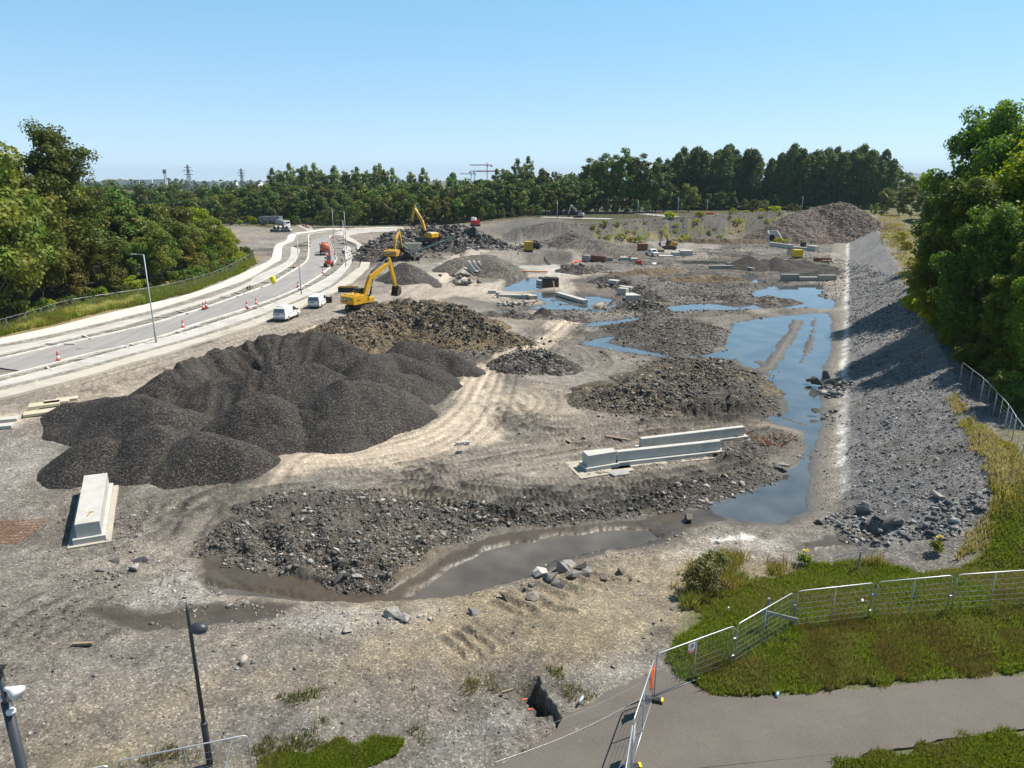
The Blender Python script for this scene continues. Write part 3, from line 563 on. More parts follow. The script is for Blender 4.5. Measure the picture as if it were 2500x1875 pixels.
if ground.data.polygons[0].normal.z < 0: ground.data.flip_normals()

# the pools: one sheet of water, the land rises out of it
def water_mat(name, c, rough, ior, wave=.004):
    m, n, l, b = new_mat(name); g = N(n, 'ShaderNodeNewGeometry')
    nz = N(n, 'ShaderNodeTexNoise', inp={'Scale': .35, 'Detail': 3.0}); l.new(g.outputs['Position'], nz.inputs['Vector'])
    mr = N(n, 'ShaderNodeMapRange', inp={1: .35, 2: .65, 3: .75, 4: 1.3}); l.new(nz.outputs[0], mr.inputs[0])
    mx = N(n, 'ShaderNodeMix', data_type='RGBA', blend_type='MULTIPLY', inp={0: 1.0}); mx.inputs[6].default_value = (*c, 1); l.new(mr.outputs[0], mx.inputs[7]); l.new(mx.outputs[2], b.inputs['Base Color'])
    b.inputs['Roughness'].default_value = rough; b.inputs['IOR'].default_value = ior
    n2 = N(n, 'ShaderNodeTexNoise', inp={'Scale': 2.2, 'Detail': 2.0}); l.new(g.outputs['Position'], n2.inputs['Vector'])
    bp = N(n, 'ShaderNodeBump', inp={'Strength': .5, 'Distance': wave}); l.new(n2.outputs[0], bp.inputs['Height']); l.new(bp.outputs[0], b.inputs['Normal'])
    return m
def sheet(name, poly, z, m, n=0):
    return mesh_obj(name, [(p[0], p[1], z) for p in poly], [tuple(range(len(poly)))], m)
_w = sheet('water', [P(u, v, WATER_Z) for u, v in ((1722, 1225), (1760, 1292), (2022, 1292), (2078, 640), (2078, 588), (1480, 598), (1190, 640), (1150, 780), (1500, 1000))], WATER_Z,
           water_mat('pool_water', (.072, .073, .071), .03, 2.2))
tag(_w, 'still rain water in shallow pools reflecting the blue sky', 'water', kind='structure')
if _w.data.polygons[0].normal.z < 0: _w.data.flip_normals()
for k, q in enumerate(MUDWATER):
    o = mesh_obj('muddy_water', [(p[0], p[1], -.245 + .002 * k) for p in smooth_line([*q, q[0]], 3)[:-1]], [tuple(range(3 * len(q)))], water_mat('muddy_water', (.105, .092, .076), .10, 1.5, .003))
    tag(o, ('grey brown muddy water lying in the long channel', 'brown puddle at the left end of the mud channel')[k], 'water', kind='structure')
    if o.data.polygons[0].normal.z < 0: o.data.flip_normals()

# ------------------------------------------------------------------ road with its paths, kerbs and beds
R = {k: smooth_line([P(u, v, RZ + .1) for u, v in q], 4) for k, q in R.items()}
def resample(q, n):
    q = np.array([p[:2] for p in q]); d = np.concatenate([[0], np.cumsum(np.hypot(*np.diff(q, axis=0).T))]); t = np.linspace(0, d[-1], n)
    return np.stack([np.interp(t, d, q[:, 0]), np.interp(t, d, q[:, 1])], 1)
def match(a, b):                    # b resampled so each point lies next to a's
    a = np.array([p[:2] for p in a]); b = resample(b, 600); return b[np.argmin(((a[:, None] - b[None]) ** 2).sum(2), 1)]
def strip(name, a, b, z, m, label, skirt=.25, n=160, kind='structure'):
    a = resample(a, n); b = match(a, b) if len(b) != n or not isinstance(b, np.ndarray) else b
    v = []
    for i in range(n): v += [(*a[i], z - skirt), (*a[i], z), (*b[i], z), (*b[i], z - skirt)]
    f = []
    for i in range(n - 1):
        o = i * 4
        for j in range(3): f.append((o + j, o + j + 1, o + j + 5, o + j + 4))
    o = mesh_obj(name, v, f, m); o.data.update()
    if sum(p.normal.z * p.area for p in o.data.polygons) < 0: o.data.flip_normals()
    return tag(o, label, name.replace('_', ' '), kind=kind)
def offset(q, d):
    q = np.array([p[:2] for p in q]); t = np.gradient(q, axis=0); t /= np.hypot(t[:, 0], t[:, 1])[:, None] + 1e-9
    return q + np.stack([t[:, 1], -t[:, 0]], 1) * d
CONC = mat('path_concrete', (.60, .56, .50), .85, .10, 3.0, dirt=(.34, .30, .25, .55))
CONC2 = mat('cycle_concrete', (.46, .44, .41), .85, .12, 3.0, dirt=(.27, .24, .20, .65))
CONC3 = mat('dusty_path_concrete', (.47, .43, .37), .85, .10, 3.0, dirt=(.30, .27, .22, .7))
KERB = mat('kerb_concrete', (.60, .57, .52), .85, .12, 1.5, dirt=(.3, .27, .23, .6))
def asphalt_mat(name, c, dust, sc_=(.9, .12, 1)):
    m, n, l, b = new_mat(name); g = N(n, 'ShaderNodeNewGeometry')
    mp = N(n, 'ShaderNodeMapping', inp={'Rotation': (0, 0, rad(-27)), 'Scale': sc_}); l.new(g.outputs['Position'], mp.inputs[0])
    nz = N(n, 'ShaderNodeTexNoise', inp={'Scale': 1.0, 'Detail': 6.0, 'Roughness': .6}); l.new(mp.outputs[0], nz.inputs['Vector'])
    m1 = N(n, 'ShaderNodeMapRange', inp={1: .35, 2: .72, 3: 0, 4: .8}); l.new(nz.outputs[0], m1.inputs[0])
    n2 = N(n, 'ShaderNodeTexNoise', inp={'Scale': 14.0, 'Detail': 4.0, 'Roughness': .8}); l.new(g.outputs['Position'], n2.inputs['Vector'])
    m2 = N(n, 'ShaderNodeMapRange', inp={1: .3, 2: .7, 3: .8, 4: 1.2}); l.new(n2.outputs[0], m2.inputs[0])
    mx = N(n, 'ShaderNodeMix', data_type='RGBA'); mx.inputs[6].default_value = (*c, 1); mx.inputs[7].default_value = (*dust, 1); l.new(m1.outputs[0], mx.inputs[0])
    my = N(n, 'ShaderNodeMix', data_type='RGBA', blend_type='MULTIPLY', inp={0: 1.0}); l.new(mx.outputs[2], my.inputs[6]); l.new(m2.outputs[0], my.inputs[7])
    l.new(my.outputs[2], b.inputs['Base Color']); b.inputs['Roughness'].default_value = .9
    bp = N(n, 'ShaderNodeBump', inp={'Strength': .6, 'Distance': .01}); l.new(n2.outputs[0], bp.inputs['Height']); l.new(bp.outputs[0], b.inputs['Normal'])
    return m
ROADM = asphalt_mat('dusty_road_base', (.235, .225, .222), (.34, .32, .30))
BEDM = gravel_mat('bed_gravel', (.18, .172, .162), .35, .5, (.04, .03, .0), (.30, .26, .2, .5), .06)
BEDT = gravel_mat('strip_gravel', (.21, .20, .185), .3, .35, (.04, .03, .0), (.36, .31, .24, .6), .04)
strip('road', offset(R['k0'], .3), offset(R['k2'], -.3), RZ + .04, ROADM, 'unfinished grey carriageway curving away on the left')
strip('footpath', R['a0'], R['a1'], RZ + .16, CONC, 'pale concrete footpath along the wooded side of the road')
strip('cycle_path', R['b0'], R['b1'], RZ + .15, CONC2, 'pale concrete cycle path between gravel beds on the wooded side')
strip('cycle_path', R['c0'], R['c1'], RZ + .15, CONC2, 'dusty concrete cycle path on the site side of the road')
strip('footpath', R['d0'], R['d1'], RZ + .16, CONC3, 'outer concrete footpath beside the dirt haul track')
strip('verge_strip', R['a1'], R['b0'], RZ + .08, BEDT, 'grey gravel strip between footpath and cycle path, wooded side', .2)
strip('verge_strip', R['c1'], R['d0'], RZ + .08, BEDT, 'grey gravel strip between cycle path and footpath, site side', .2)
strip('planting_bed', R['b1'], offset(R['k0'], .02), RZ + .02, BEDM, 'long gravel bed between cycle path and kerb, wooded side', .2)
strip('planting_bed', offset(R['k2'], .0), R['c0'], RZ + .02, BEDM, 'long gravel bed between kerb and cycle path, site side', .2)
for q, sgn, lb in ((R['k0'], 1, 'raised concrete kerb on the wooded side of the carriageway'), (R['k2'], -1, 'raised concrete kerb on the site side of the carriageway')):
    strip('kerb', q, offset(resample(q, 200), .42 * sgn), RZ + .19, KERB, lb, .3, 200)
strip('kerb', offset(R['b1'], -.02), offset(resample(R['b1'], 200), .22), RZ + .2, KERB, 'narrow concrete edging of the cycle path, wooded side', .3, 200)
strip('kerb', offset(R['c0'], .02), offset(resample(R['c0'], 200), -.22), RZ + .2, KERB, 'narrow concrete edging of the cycle path, site side', .3, 200)
# cross kerbs that divide the beds
_xk = [(Z((0,740),5.53,(630,540),(1000,545))), (Z((0,740),5.53,(1125,430),(1215,470))), (Z((300,640),5.53,(430,740),(720,725))), (Z((300,640),5.53,(735,655),(880,690))), (Z((300,640),5.53,(1325,465),(1560,460))), (Z((300,640),5.53,(1515,405),(1640,425))),
  (Z((500,560),6.9125,(960,885),(1110,885))), (Z((500,560),6.9125,(1095,820),(1255,835))), (Z((500,560),6.9125,(1345,690),(1450,690))), (Z((500,560),6.9125,(1420,635),(1580,640))), (Z((500,560),6.9125,(1590,490),(1725,490))), (Z((500,560),6.9125,(1600,360),(1735,365))), (Z((500,560),6.9125,(1600,262),(1740,262))),
  (Z((0,740),5.53,(620,850),(690,895))), (Z((0,740),5.53,(1030,755),(1360,728))), (Z((0,740),5.53,(1705,585),(1740,605))), (Z((300,640),5.53,(730,935),(870,965))), (Z((300,640),5.53,(975,865),(1220,845))), (Z((300,640),5.53,(1765,605),(1905,625))), (Z((500,560),6.9125,(820,1310),(1000,1330))), (Z((500,560),6.9125,(1020,1245),(1230,1228))),
  (Z((500,560),6.9125,(1590,1000),(1750,1010))), (Z((500,560),6.9125,(1680,940),(1850,930))), (Z((500,560),6.9125,(2000,760),(2170,768))), (Z((700,520),9.217,(1080,1135),(1300,1140))), (Z((700,520),9.217,(1135,940),(1330,945))), (Z((700,520),9.217,(1120,905),(1320,905))), (Z((700,520),9.217,(1080,790),(1270,790))), (Z((700,520),9.217,(1030,675),(1240,685)))]
for i, (a, b) in enumerate(_xk):
    pa, pb = P(*a, RZ + .2), P(*b, RZ + .2); mb = MB(); d = (pb - pa).normalized() * .15
    mb.bar((pa.x - d.x, pa.y - d.y, RZ + .05), (pb.x + d.x, pb.y + d.y, RZ + .05), .16, .33)
    side = 'wooded side' if i < 13 else 'site side'
    tag(mb.build('cross_kerb', KERB, None, .02), f'short concrete cross kerb dividing the gravel bed, {side} of the road', 'kerb', f'cross kerbs in the beds, {side}')
# far cross road behind the rubble
FARR = mat('far_road', (.42, .40, .37), .85, .12, 4.0, dirt=(.3, .27, .23, .5))
def flat(name, trace, z, m, label, thick=.06):
    mb = MB(); mb.slab([P(u, v, z)[:2] for u, v in trace], z - thick, z); o = mb.build(name, m)
    o.data.update()
    for p in o.data.polygons:
        pass
    return tag(o, label, name.replace('_', ' '), kind='structure')
flat('road', [(745,563),(800,560),(925,556),(985,554),(985,564),(905,567),(855,573),(838,576),(806,570)], RZ + .035, FARR, 'far cross road meeting the new road behind the rubble heap')
flat('footpath', Z((700,520),9.217,(1100,365),(1500,345),(2070,322),(2500,312),(2500,328),(2070,342),(1500,362),(1100,382)), RZ + .15, CONC, 'thin pale path along the hedge behind the cross road')
flat('road', [(555,541.5),(640,540),(730,539),(760,553),(765,562),(748,562),(715,545),(640,545.5),(555,546)], RZ + .06, FARR, 'far branch of road in front of the dark hedge')
# asphalt path in the lower right
PATHM = asphalt_mat('path_asphalt', (.098, .086, .074), (.150, .132, .112), (.22, .30, 1))
_pz = [P(u, v, 1.0) for u, v in D((1060,1662),(1130,1632),(1190,1592),(1215,1556),(1300,1508),(1395,1462),(1430,1448),(1470,1470),(1540,1507),(1600,1511),(1740,1506),(1900,1486),(2050,1472),(2212,1464),(2420,1440),(2420,1560),(2212,1580),(2050,1602),(1900,1626),(1830,1647),(1788,1664),(1740,1720),(1000,1720))]
_n = 500; _q = resample([*_pz, _pz[0]], _n)[:-1]
_nj = fbm(_q[:, 0], _q[:, 1], .6, 3, 5) * .10; _t = np.roll(_q, -1, 0) - np.roll(_q, 1, 0); _t /= np.hypot(_t[:, 0], _t[:, 1])[:, None]
_q = _q + np.stack([_t[:, 1], -_t[:, 0]], 1) * _nj[:, None]
mb = MB(); mb.slab([tuple(p) for p in _q], .98, 1.09); tag(mb.build('footpath', PATHM), 'worn grey asphalt path crossing the lower right corner', 'footpath', kind='structure')
PATH_POLY = [tuple(p) for p in _q]
# ------------------------------------------------------------------ heaps of tipped stone and spoil
DGRAV = gravel_mat('crushed_stone', (.042, .039, .037), .08, .85, (.012, .006, .002), (.120, .106, .092, .38), .05)
SPOIL = gravel_mat('brown_spoil', (.085, .070, .052), .22, .5, (.05, .03, .005), (.23, .175, .105, .75), .12)
RUBB = gravel_mat('rubble_mix', (.075, .069, .066), .4, .7, (.02, .01, .0), (.16, .145, .13, .5), .25)
GREYG = gravel_mat('grey_gravel', (.088, .083, .079), .25, .6, (.03, .02, .0), (.17, .15, .13, .5), .07)
def heap(name, label, ridge, slope, m, noise=.12, res=.25, group=None, cat='heap', r0=.5, lump=.0, lumpsize=3.0, seed=0, gully=0.0):
    """ridge: (u, v, z) along the top; sides fall away at the stone's own slope"""
    pts = [P(u, v, z) for u, v, z in ridge]; zs = [p.z for p in pts]
    if len(pts) == 1: pts = [pts[0], pts[0] + Vector((.02, 0, 0))]; zs = [zs[0]] * 2
    mg = max(zs) / slope + 2.5
    x0, x1 = min(p.x for p in pts) - mg, max(p.x for p in pts) + mg; y0, y1 = min(p.y for p in pts) - mg, max(p.y for p in pts) + mg
    nx, ny = int((x1 - x0) / res) + 2, int((y1 - y0) / res) + 2
    X, Y = np.meshgrid(np.linspace(x0, x1, nx), np.linspace(y0, y1, ny)); x = X.ravel(); y = Y.ravel()
    wx = x + .5 * fbm(x, y, 3, 2, 50 + seed) * min(1, slope); wy = y + .5 * fbm(x, y, 3, 2, 60 + seed) * min(1, slope)
    d, arc, zz = dist_line(wx, wy, pts, zs)
    h = zz - slope * (np.sqrt(d * d + r0 * r0) - r0)
    base = Hbase(x, y)
    up = sstep(-.6, 1.0, h - base)
    h = h + up * (noise * fbm(x, y, 1.0, 4, 70 + seed, .6) + lump * fbm(x, y, lumpsize, 3, 80 + seed))
    if gully: h = h - up * gully * np.abs(fbm(arc * 1.0, d * .25, 1.6, 3, 90 + seed))
    keep = (h > base - .35)
    idx = np.arange(nx * ny).reshape(ny, nx); a = idx[:-1, :-1].ravel(); b = idx[:-1, 1:].ravel(); c = idx[1:, 1:].ravel(); e = idx[1:, :-1].ravel()
    f = np.stack([a, b, c, e], 1); f = f[keep[f].any(1)]
    used = np.unique(f); mp = np.full(nx * ny, -1); mp[used] = np.arange(len(used)); cx, cy = pts[len(pts) // 2].x, pts[len(pts) // 2].y; cz = H1(cx, cy)
    o = mesh_obj(name, np.stack([x[used] - cx, y[used] - cy, h[used] - cz], 1), mp[f], m, None, True, (cx, cy, cz))
    return tag(o, label, cat, group)
g1 = 'dark crushed stone heaps'
heap('gravel_heap', 'largest dark gravel heap with a long sloping crest below the white vans', [(395,905,3.2),(480,872,3.8),(590,830,4.4),(690,812,4.9),(790,812,4.9),(850,828,4.4)], .64, DGRAV, .12, .2, g1, seed=1, r0=.35, lump=.30, lumpsize=3, gully=.7)
heap('gravel_heap', 'dark gravel shoulder in the hollow of the largest heap, in front of its crest', [(500,930,2.6),(590,905,3.4),(680,890,3.8),(770,890,3.4)], .66, DGRAV, .12, .2, g1, seed=31, r0=.5, lump=.2, lumpsize=3, gully=.4)
heap('gravel_heap', 'low dark gravel heap reaching left to the pile of pale slabs', [(170,985,1.8),(240,975,2.4),(330,962,3.2),(400,985,3.0)], .72, DGRAV, .10, .2, g1, seed=2, r0=.7)
heap('gravel_heap', 'front dark gravel heap just behind the big pale concrete block', [(205,1082,1.9),(250,1064,2.2)], .72, DGRAV, .10, .18, g1, seed=3, r0=.6)
heap('gravel_heap', 'middle cone of the three dark gravel cones at the front of the stockpile', [(352,1044,2.6),(395,1038,2.8)], .76, DGRAV, .10, .18, g1, seed=4, r0=.6)
heap('gravel_heap', 'blackest gravel cone, at the front where the pale track begins', [(490,1050,2.7),(560,1068,2.2)], .76, DGRAV, .10, .18, g1, seed=5, r0=.5)
heap('gravel_heap', 'dark gravel heap with a round top between the front cones and the largest heap', [(610,975,3.2),(660,968,3.3)], .74, DGRAV, .10, .2, g1, seed=6, r0=.6)
heap('gravel_heap', 'dark gravel cone pushed out to the inner bend of the pale track', [(835,928,4.0),(905,932,3.4),(960,950,2.5)], .74, DGRAV, .10, .2, g1, seed=7, r0=.6)
heap('gravel_heap', 'smaller dark gravel lobe between the bend cone and the round topped heap', [(740,1000,2.0),(790,1000,2.2),(830,1010,2.0)], .72, DGRAV, .10, .2, g1, seed=8, r0=.5)
heap('gravel_heap', 'dark gravel ridge running down to the track below the brown spoil', [(905,866,3.6),(960,862,3.2),(1030,880,2.6)], .72, DGRAV, .10, .22, g1, seed=9, r0=.5)
heap('gravel_heap', 'dark gravel ridge farthest right of the stockpile, at the narrow part of the track', [(985,835,3.4),(1060,840,2.9),(1105,862,2.0)], .72, DGRAV, .10, .22, g1, seed=10, r0=.5)
heap('gravel_heap', 'dark gravel lobe tucked under the brown spoil above the bend cone', [(880,905,3.0),(950,905,2.8),(1010,915,2.0)], .72, DGRAV, .10, .22, g1, seed=11, r0=.5)
heap('spoil_mound', 'long mound of brown lumpy spoil behind the dark gravel heaps', [(800,802,3.0),(870,765,3.6),(950,738,4.2),(1050,732,4.4),(1120,748,4.0),(1180,782,2.6),(1240,812,1.2)], .42, SPOIL, .40, .24, None, 'mound', 1.0, .40, 2.6, 12, .5)
heap('gravel_heap', 'grey gravel heap beneath the raised bucket of the nearest excavator', [(985,640,4.2),(1000,646,4.0)], .66, gravel_mat('blue_gravel', (.062, .060, .060), .2, .6, (.02, .01, .0), None, .07), .12, .3, None, 'heap', .6, .1, 3, 13)
heap('gravel_mound', 'smooth grey gravel mound beside the track, left of the pool', [(1120,630,3.4),(1190,622,3.6),(1215,640,2.8)], .5, GREYG, .15, .35, None, 'mound', 1.2, .2, 3, 14)
heap('rubble_heap', 'great heap of broken dark rock behind the excavators and the crusher', [(930,600,4.2),(965,566,6.2),(1020,560,6.0),(1075,552,7.0),(1110,552,7.2),(1150,556,6.6),(1195,580,4.2),(1235,598,2.4)], .55, RUBB, .55, .4, None, 'heap', 1.2, .5, 4, 15)
heap('spoil_heap', 'tall brown spoil heap at the far right end of the berm', [(1940,522,8.8),(1990,508,10.4),(2040,498,11.8),(2070,498,11.8),(2095,514,10.0),(2130,542,6.5)], .58, gravel_mat('far_spoil', (.098, .084, .074), .5, .5, (.03, .01, 0), (.16, .135, .11, .6), .3), .5, .5, None, 'heap', 1.5, .4, 4, 16)
heap('gravel_mound', 'grey brown slope rising from the bench to a dark little peak above the pump housing', [(1330,588,3.2),(1375,575,4.6),(1400,568,5.2),(1425,578,4.6),(1470,590,3.6)], .30, GREYG, .3, .4, None, 'mound', .8, .3, 3, 17)
heap('gravel_heap', 'dark little heap on the crest of the slope above the pump housing', [(1393,567,5.7),(1403,568,5.6)], .55, RUBB, .3, .35, None, 'heap', .3, .2, 3, 27)
g2 = 'small dark heaps on the far pit floor'
heap('gravel_heap', 'biggest of the small dark heaps beside the green pond', [(1829,624,2.9)], .55, DGRAV, .12, .3, g2, r0=.5, seed=18)
heap('gravel_heap', 'low middle one of the small dark heaps beside the green pond', [(1868,632,2.1)], .55, DGRAV, .12, .3, g2, r0=.5, seed=19)
heap('gravel_heap', 'small dark heap nearest the yellow box beside the green pond', [(1896,628,2.5),(1904,630,2.3)], .55, DGRAV, .12, .3, g2, r0=.5, seed=20)
heap('gravel_heap', 'flattest small dark heap, just in front of the yellow box', [(1925,634,1.5),(1965,634,1.4)], .45, DGRAV, .12, .3, g2, r0=.5, seed=21)
heap('gravel_heap', 'little black heap standing in the shallow left pool', [(1329,752,1.2)], .7, DGRAV, .15, .2, None, r0=.3, seed=22)
heap('rubble_heap', 'mound of dark rubble at the right end of the left pool', [(1545,735,1.0),(1570,732,1.3),(1590,742,1.0)], .4, RUBB, .30, .25, None, r0=.6, lump=.2, seed=23)
heap('rubble_heap', 'round heap of broken slate beside the bend in the pale track', [(1270,862,1.4),(1310,858,1.6),(1345,870,1.2)], .42, RUBB, .28, .2, None, r0=.6, lump=.15, seed=24)
heap('rubble_heap', 'broad dark heap of lumpy clay in the middle, above the long concrete walls', [(1500,945,.9),(1580,935,1.35),(1660,905,1.25),(1720,885,1.1),(1790,930,.7)], .24, gravel_mat('clay_lumps', (.078, .068, .056), .3, .6, (.03, .02, .0), (.14, .12, .09, .5), .12), .32, .2, None, r0=1.2, lump=.35, lumpsize=2.0, seed=25)

for lb, rg, sl, sd_ in (('dark earth bank curving behind the group of three pale blocks', [(1462,676,1.1),(1500,674,1.4),(1545,690,1.4),(1590,712,1.0),(1620,728,.6)], .55, 41), ('low dark bank along the near side of the far puddles', [(1640,676,.7),(1720,671,.9),(1800,676,.7)], .4, 42), ('low dark mud bank on the near side of the upper right pool', [(1690,716,.5),(1780,718,.8),(1880,726,.7),(1930,730,.4)], .35, 43),
  ('dark cut shelf along the foot of the berm', [(1650,584,1.0),(1720,583,1.4),(1800,583,1.5),(1862,585,1.3)], .6, 44), ('churned dark ridge between the pale track and the left pool', [(1200,760,.6),(1290,764,.7),(1400,770,.6)], .35, 45), ('low grey bank between the red generator and the far puddles', [(1500,668,.8),(1560,660,1.0),(1640,652,.7)], .3, 46), ('dark ridge of earth right of the long pale slab', [(1390,650,1.2),(1430,652,1.4),(1470,650,1.0)], .4, 47)):
    heap('earth_bank', lb, rg, sl, RUBB if sd_ % 2 else SPOIL, .35, .28, None, 'bank', .5, .35, 2.2, sd_)
# ------------------------------------------------------------------ loose stones
import bmesh
def _hull(k):
    bm = bmesh.new(); s = np.array([.5, rng.uniform(.28, .48), rng.uniform(.14, .32)])
    for _ in range(9): d = rng.normal(0, 1, 3); d /= np.abs(d).max() ** .6 * np.linalg.norm(d) ** .4; bm.verts.new(d * s)
    bmesh.ops.convex_hull(bm, input=bm.verts); bmesh.ops.delete(bm, geom=[q for q in bm.verts if not q.link_faces], context='VERTS'); bmesh.ops.triangulate(bm, faces=bm.faces)
    bm.verts.index_update(); v = np.array([q.co[:] for q in bm.verts]); f = np.array([[w.index for w in p.verts] for p in bm.faces]); bm.free(); return v, f
_protos = [_hull(k) for k in range(24)]
def stones(name, label, pos, size, m, sink=.25, kind='stuff', tilt=.5):
    n = len(pos); kk = rng.integers(0, len(_protos), n); V, F = [], []; base = 0
    a = rng.uniform(0, 2 * math.pi, n); t = rng.normal(0, tilt, n)
    for k, (pv, pf) in enumerate(_protos):
        i = np.nonzero(kk == k)[0]
        if not len(i): continue
        p = pv[None] * size[i][:, None, None]; x, y, z = p[..., 0], p[..., 1], p[..., 2]
        ca, sa, ct, st = (q[i][:, None] for q in (np.cos(a), np.sin(a), np.cos(t), np.sin(t)))
        y2 = y * ct - z * st; z2 = y * st + z * ct
        V.append(np.stack([x * ca - y2 * sa + pos[i, 0:1], x * sa + y2 * ca + pos[i, 1:2], z2 + pos[i, 2:3] + size[i][:, None] * (.18 - sink * .3)], 2).reshape(-1, 3))
        F.append((pf[None] + (base + np.arange(len(i)) * len(pv))[:, None, None]).reshape(-1, 3)); base += len(i) * len(pv)
    o = mesh_obj(name, np.concatenate(V), np.concatenate(F), m); return tag(o, label, 'stones', kind=kind)
def scatter(poly, dens, smin, smax, pw=2.2, clump=0.0, seed=0):
    xs = [p[0] for p in poly]; ys = [p[1] for p in poly]; A = (max(xs) - min(xs)) * (max(ys) - min(ys)); n = int(A * dens)
    x = rng.uniform(min(xs), max(xs), n); y = rng.uniform(min(ys), max(ys), n)
    k = sdf_poly(x, y, poly) + .8 * fbm(x, y, 2.0, 2, 9 + seed) > 0
    if clump: k &= fbm(x, y, 2.5, 3, 33 + seed) + rng.uniform(-.5, .5, n) > clump
    x, y = x[k], y[k]; s = smin * (1 - rng.uniform(0, 1, len(x)) * (1 - (smin / smax) ** pw)) ** (-1 / pw)
    return x, y, s
def scatter_many(name, label, spec, m, sink=.25):
    X, Y, S = [], [], []
    for k, (tr, dens, a, b, pw, cl) in enumerate(spec):
        x, y, s = scatter(Gs(tr), dens, a, b, pw, cl, k); X.append(x); Y.append(y); S.append(s)
    x, y, s = (np.concatenate(q) for q in (X, Y, S)); h, _, _ = land(x, y)
    return stones(name, label, np.stack([x, y, h], 1), s, m, sink)
ST_G = stone_mat('grey_stones', (.10, .095, .09), (.36, .335, .30))
ST_D = stone_mat('dark_stones', (.060, .053, .045), (.27, .245, .215))
ST_S = stone_mat('slate_stones', (.075, .073, .075), (.36, .35, .345))
ST_W = stone_mat('pale_stones', (.22, .205, .185), (.55, .52, .47))
scatter_many('loose_stones', 'small grey stones strewn over the bare ground', [
  (D((0,1060),(420,1080),(420,1240),(560,1320),(900,1330),(1450,1220),(1480,1300),(1420,1420),(1250,1520),(900,1640),(300,1660),(0,1660)), 22, .035, .28, 2.4, -.25),
  (D((240,1180),(300,1050),(330,1060),(350,1160),(300,1240),(230,1290)), 22, .09, .55, 2.0, -.2),
  (D((950,1500),(1130,1470),(1400,1400),(1450,1430),(1250,1530),(1180,1600),(1000,1660),(850,1660)), 45, .03, .16, 2.4, -.1),
  (D((560,1320),(900,1300),(1150,1240),(1400,1190),(1400,1210),(1150,1290),(900,1350),(600,1350)), 18, .06, .5, 2.0, -.1),
  (D((600,1000),(1000,1000),(1250,1060),(1650,900),(1700,900),(1700,1000),(1250,1110),(560,1060)), 2.0, .06, .4, 2.4, .0)], ST_G)
scatter_many('dark_rubble', 'dark clods and broken stone lying in the rough patches', [
  (D((420,1195),(470,1130),(540,1080),(640,1052),(800,1062),(1000,1086),(1250,1100),(1400,1072),(1680,1003),(1705,1030),(1530,1090),(1280,1130),(1120,1140),(1000,1162),(910,1222),(830,1272),(700,1258),(560,1235),(470,1210)), 150, .07, .55, 2.7, -.6),
  (D((1290,862),(1350,808),(1430,772),(1560,762),(1605,785),(1650,812),(1700,866),(1690,895),(1560,906),(1340,884)), 30, .10, .7, 2.4, -.4),
  (D((1290,700),(1380,688),(1575,708),(1570,740),(1540,762),(1450,765),(1350,745)), 22, .12, .7, 2.4, -.4),
  (D((1480,960),(1640,925),(1715,935),(1740,960),(1716,1005),(1640,1040),(1500,1060)), 28, .08, .5, 2.4, -.3),
  (D((1130,640),(1290,660),(1400,600),(1660,610),(1600,660),(1400,690),(1200,680)), 2.2, .18, .8, 2.0, .0),
  (D((1060,640),(1290,655),(1420,600),(1300,560),(1700,520),(1830,560),(1830,640),(1600,700),(1560,780),(1300,800),(1240,700),(1100,690)), 7.0, .12, .7, 2.4, -.05),
  (D((700,1040),(1000,985),(1250,930),(1700,900),(1640,1010),(1250,1075),(900,1080)), 3.0, .06, .4, 2.3, .25),
  (D((0,1380),(120,1200),(330,1180),(300,1300),(0,1470)), 16, .06, .4, 2.3, -.1),
  (D((1100,1060),(1250,1075),(1400,1050),(1600,1020),(1690,1000),(1640,1035),(1450,1075),(1260,1105),(1120,1090)), 40, .06, .4, 2.5, -.2)], ST_D)
scatter_many('pale_stones', 'scattered pale stones on the rubble and by the mud', [
  (D((430,1195),(540,1080),(640,1052),(1000,1086),(1250,1100),(1680,1003),(1530,1090),(1120,1140),(910,1222),(830,1272),(560,1235)), 2.6, .12, .7, 1.9, -.3),
  (D((480,1290),(700,1320),(900,1300),(960,1330),(860,1375),(640,1370),(480,1340)), 9, .07, .5, 1.9, -.1),
  (D((340,1200),(420,1230),(470,1300),(440,1330),(330,1300)), 12, .08, .45, 1.9, -.1),
  (D((1130,1190),(1430,1130),(1640,1150),(1640,1170),(1400,1200),(1200,1240)), 5, .07, .4, 1.9, .0),
  (D((640,1000),(1250,870),(1700,880),(1600,1040),(900,1080)), .35, .10, .5, 2.2, .0),
  (D((0,940),(120,930),(160,960),(100,1040),(0,1060)), 6, .07, .3, 2.2, -.2)], ST_W)
scatter_many('slate_scree', 'broken slate covering the long bank', [
  (D((1850,1110),(1846,900),(1842,760),(2010,760),(2080,870),(2140,1000),(2150,1120),(2090,1120)), 42, .07, .42, 2.4, -.7),
  (D((1840,760),(1836,640),(1832,560),(1940,600),(1985,720)), 9, .16, .5, 2.4, -.7),
  (D((1760,1125),(1850,1090),(2000,1105),(2120,1060),(2140,1110),(2040,1150),(1960,1185),(1850,1165)), 30, .14, .8, 1.9, -.6),
  (D((1765,830),(1800,822),(1850,826),(1830,850),(1780,850)), 8, .35, 1.3, 1.5, -.6),
  (D((1760,880),(1800,868),(1850,900),(1800,920)), 8, .16, .6, 1.8, -.2),
  (D((1745,1110),(1755,980),(1800,860),(1840,860),(1850,1110)), 8, .07, .3, 2.2, -.1)], ST_S)
_bm = []
for _k in range(9000):
    _x = rng.uniform(2, 122); _yc = np.interp(_x, _bx, _by); _bm.append((_x, _yc - rng.uniform(-1, 17)))
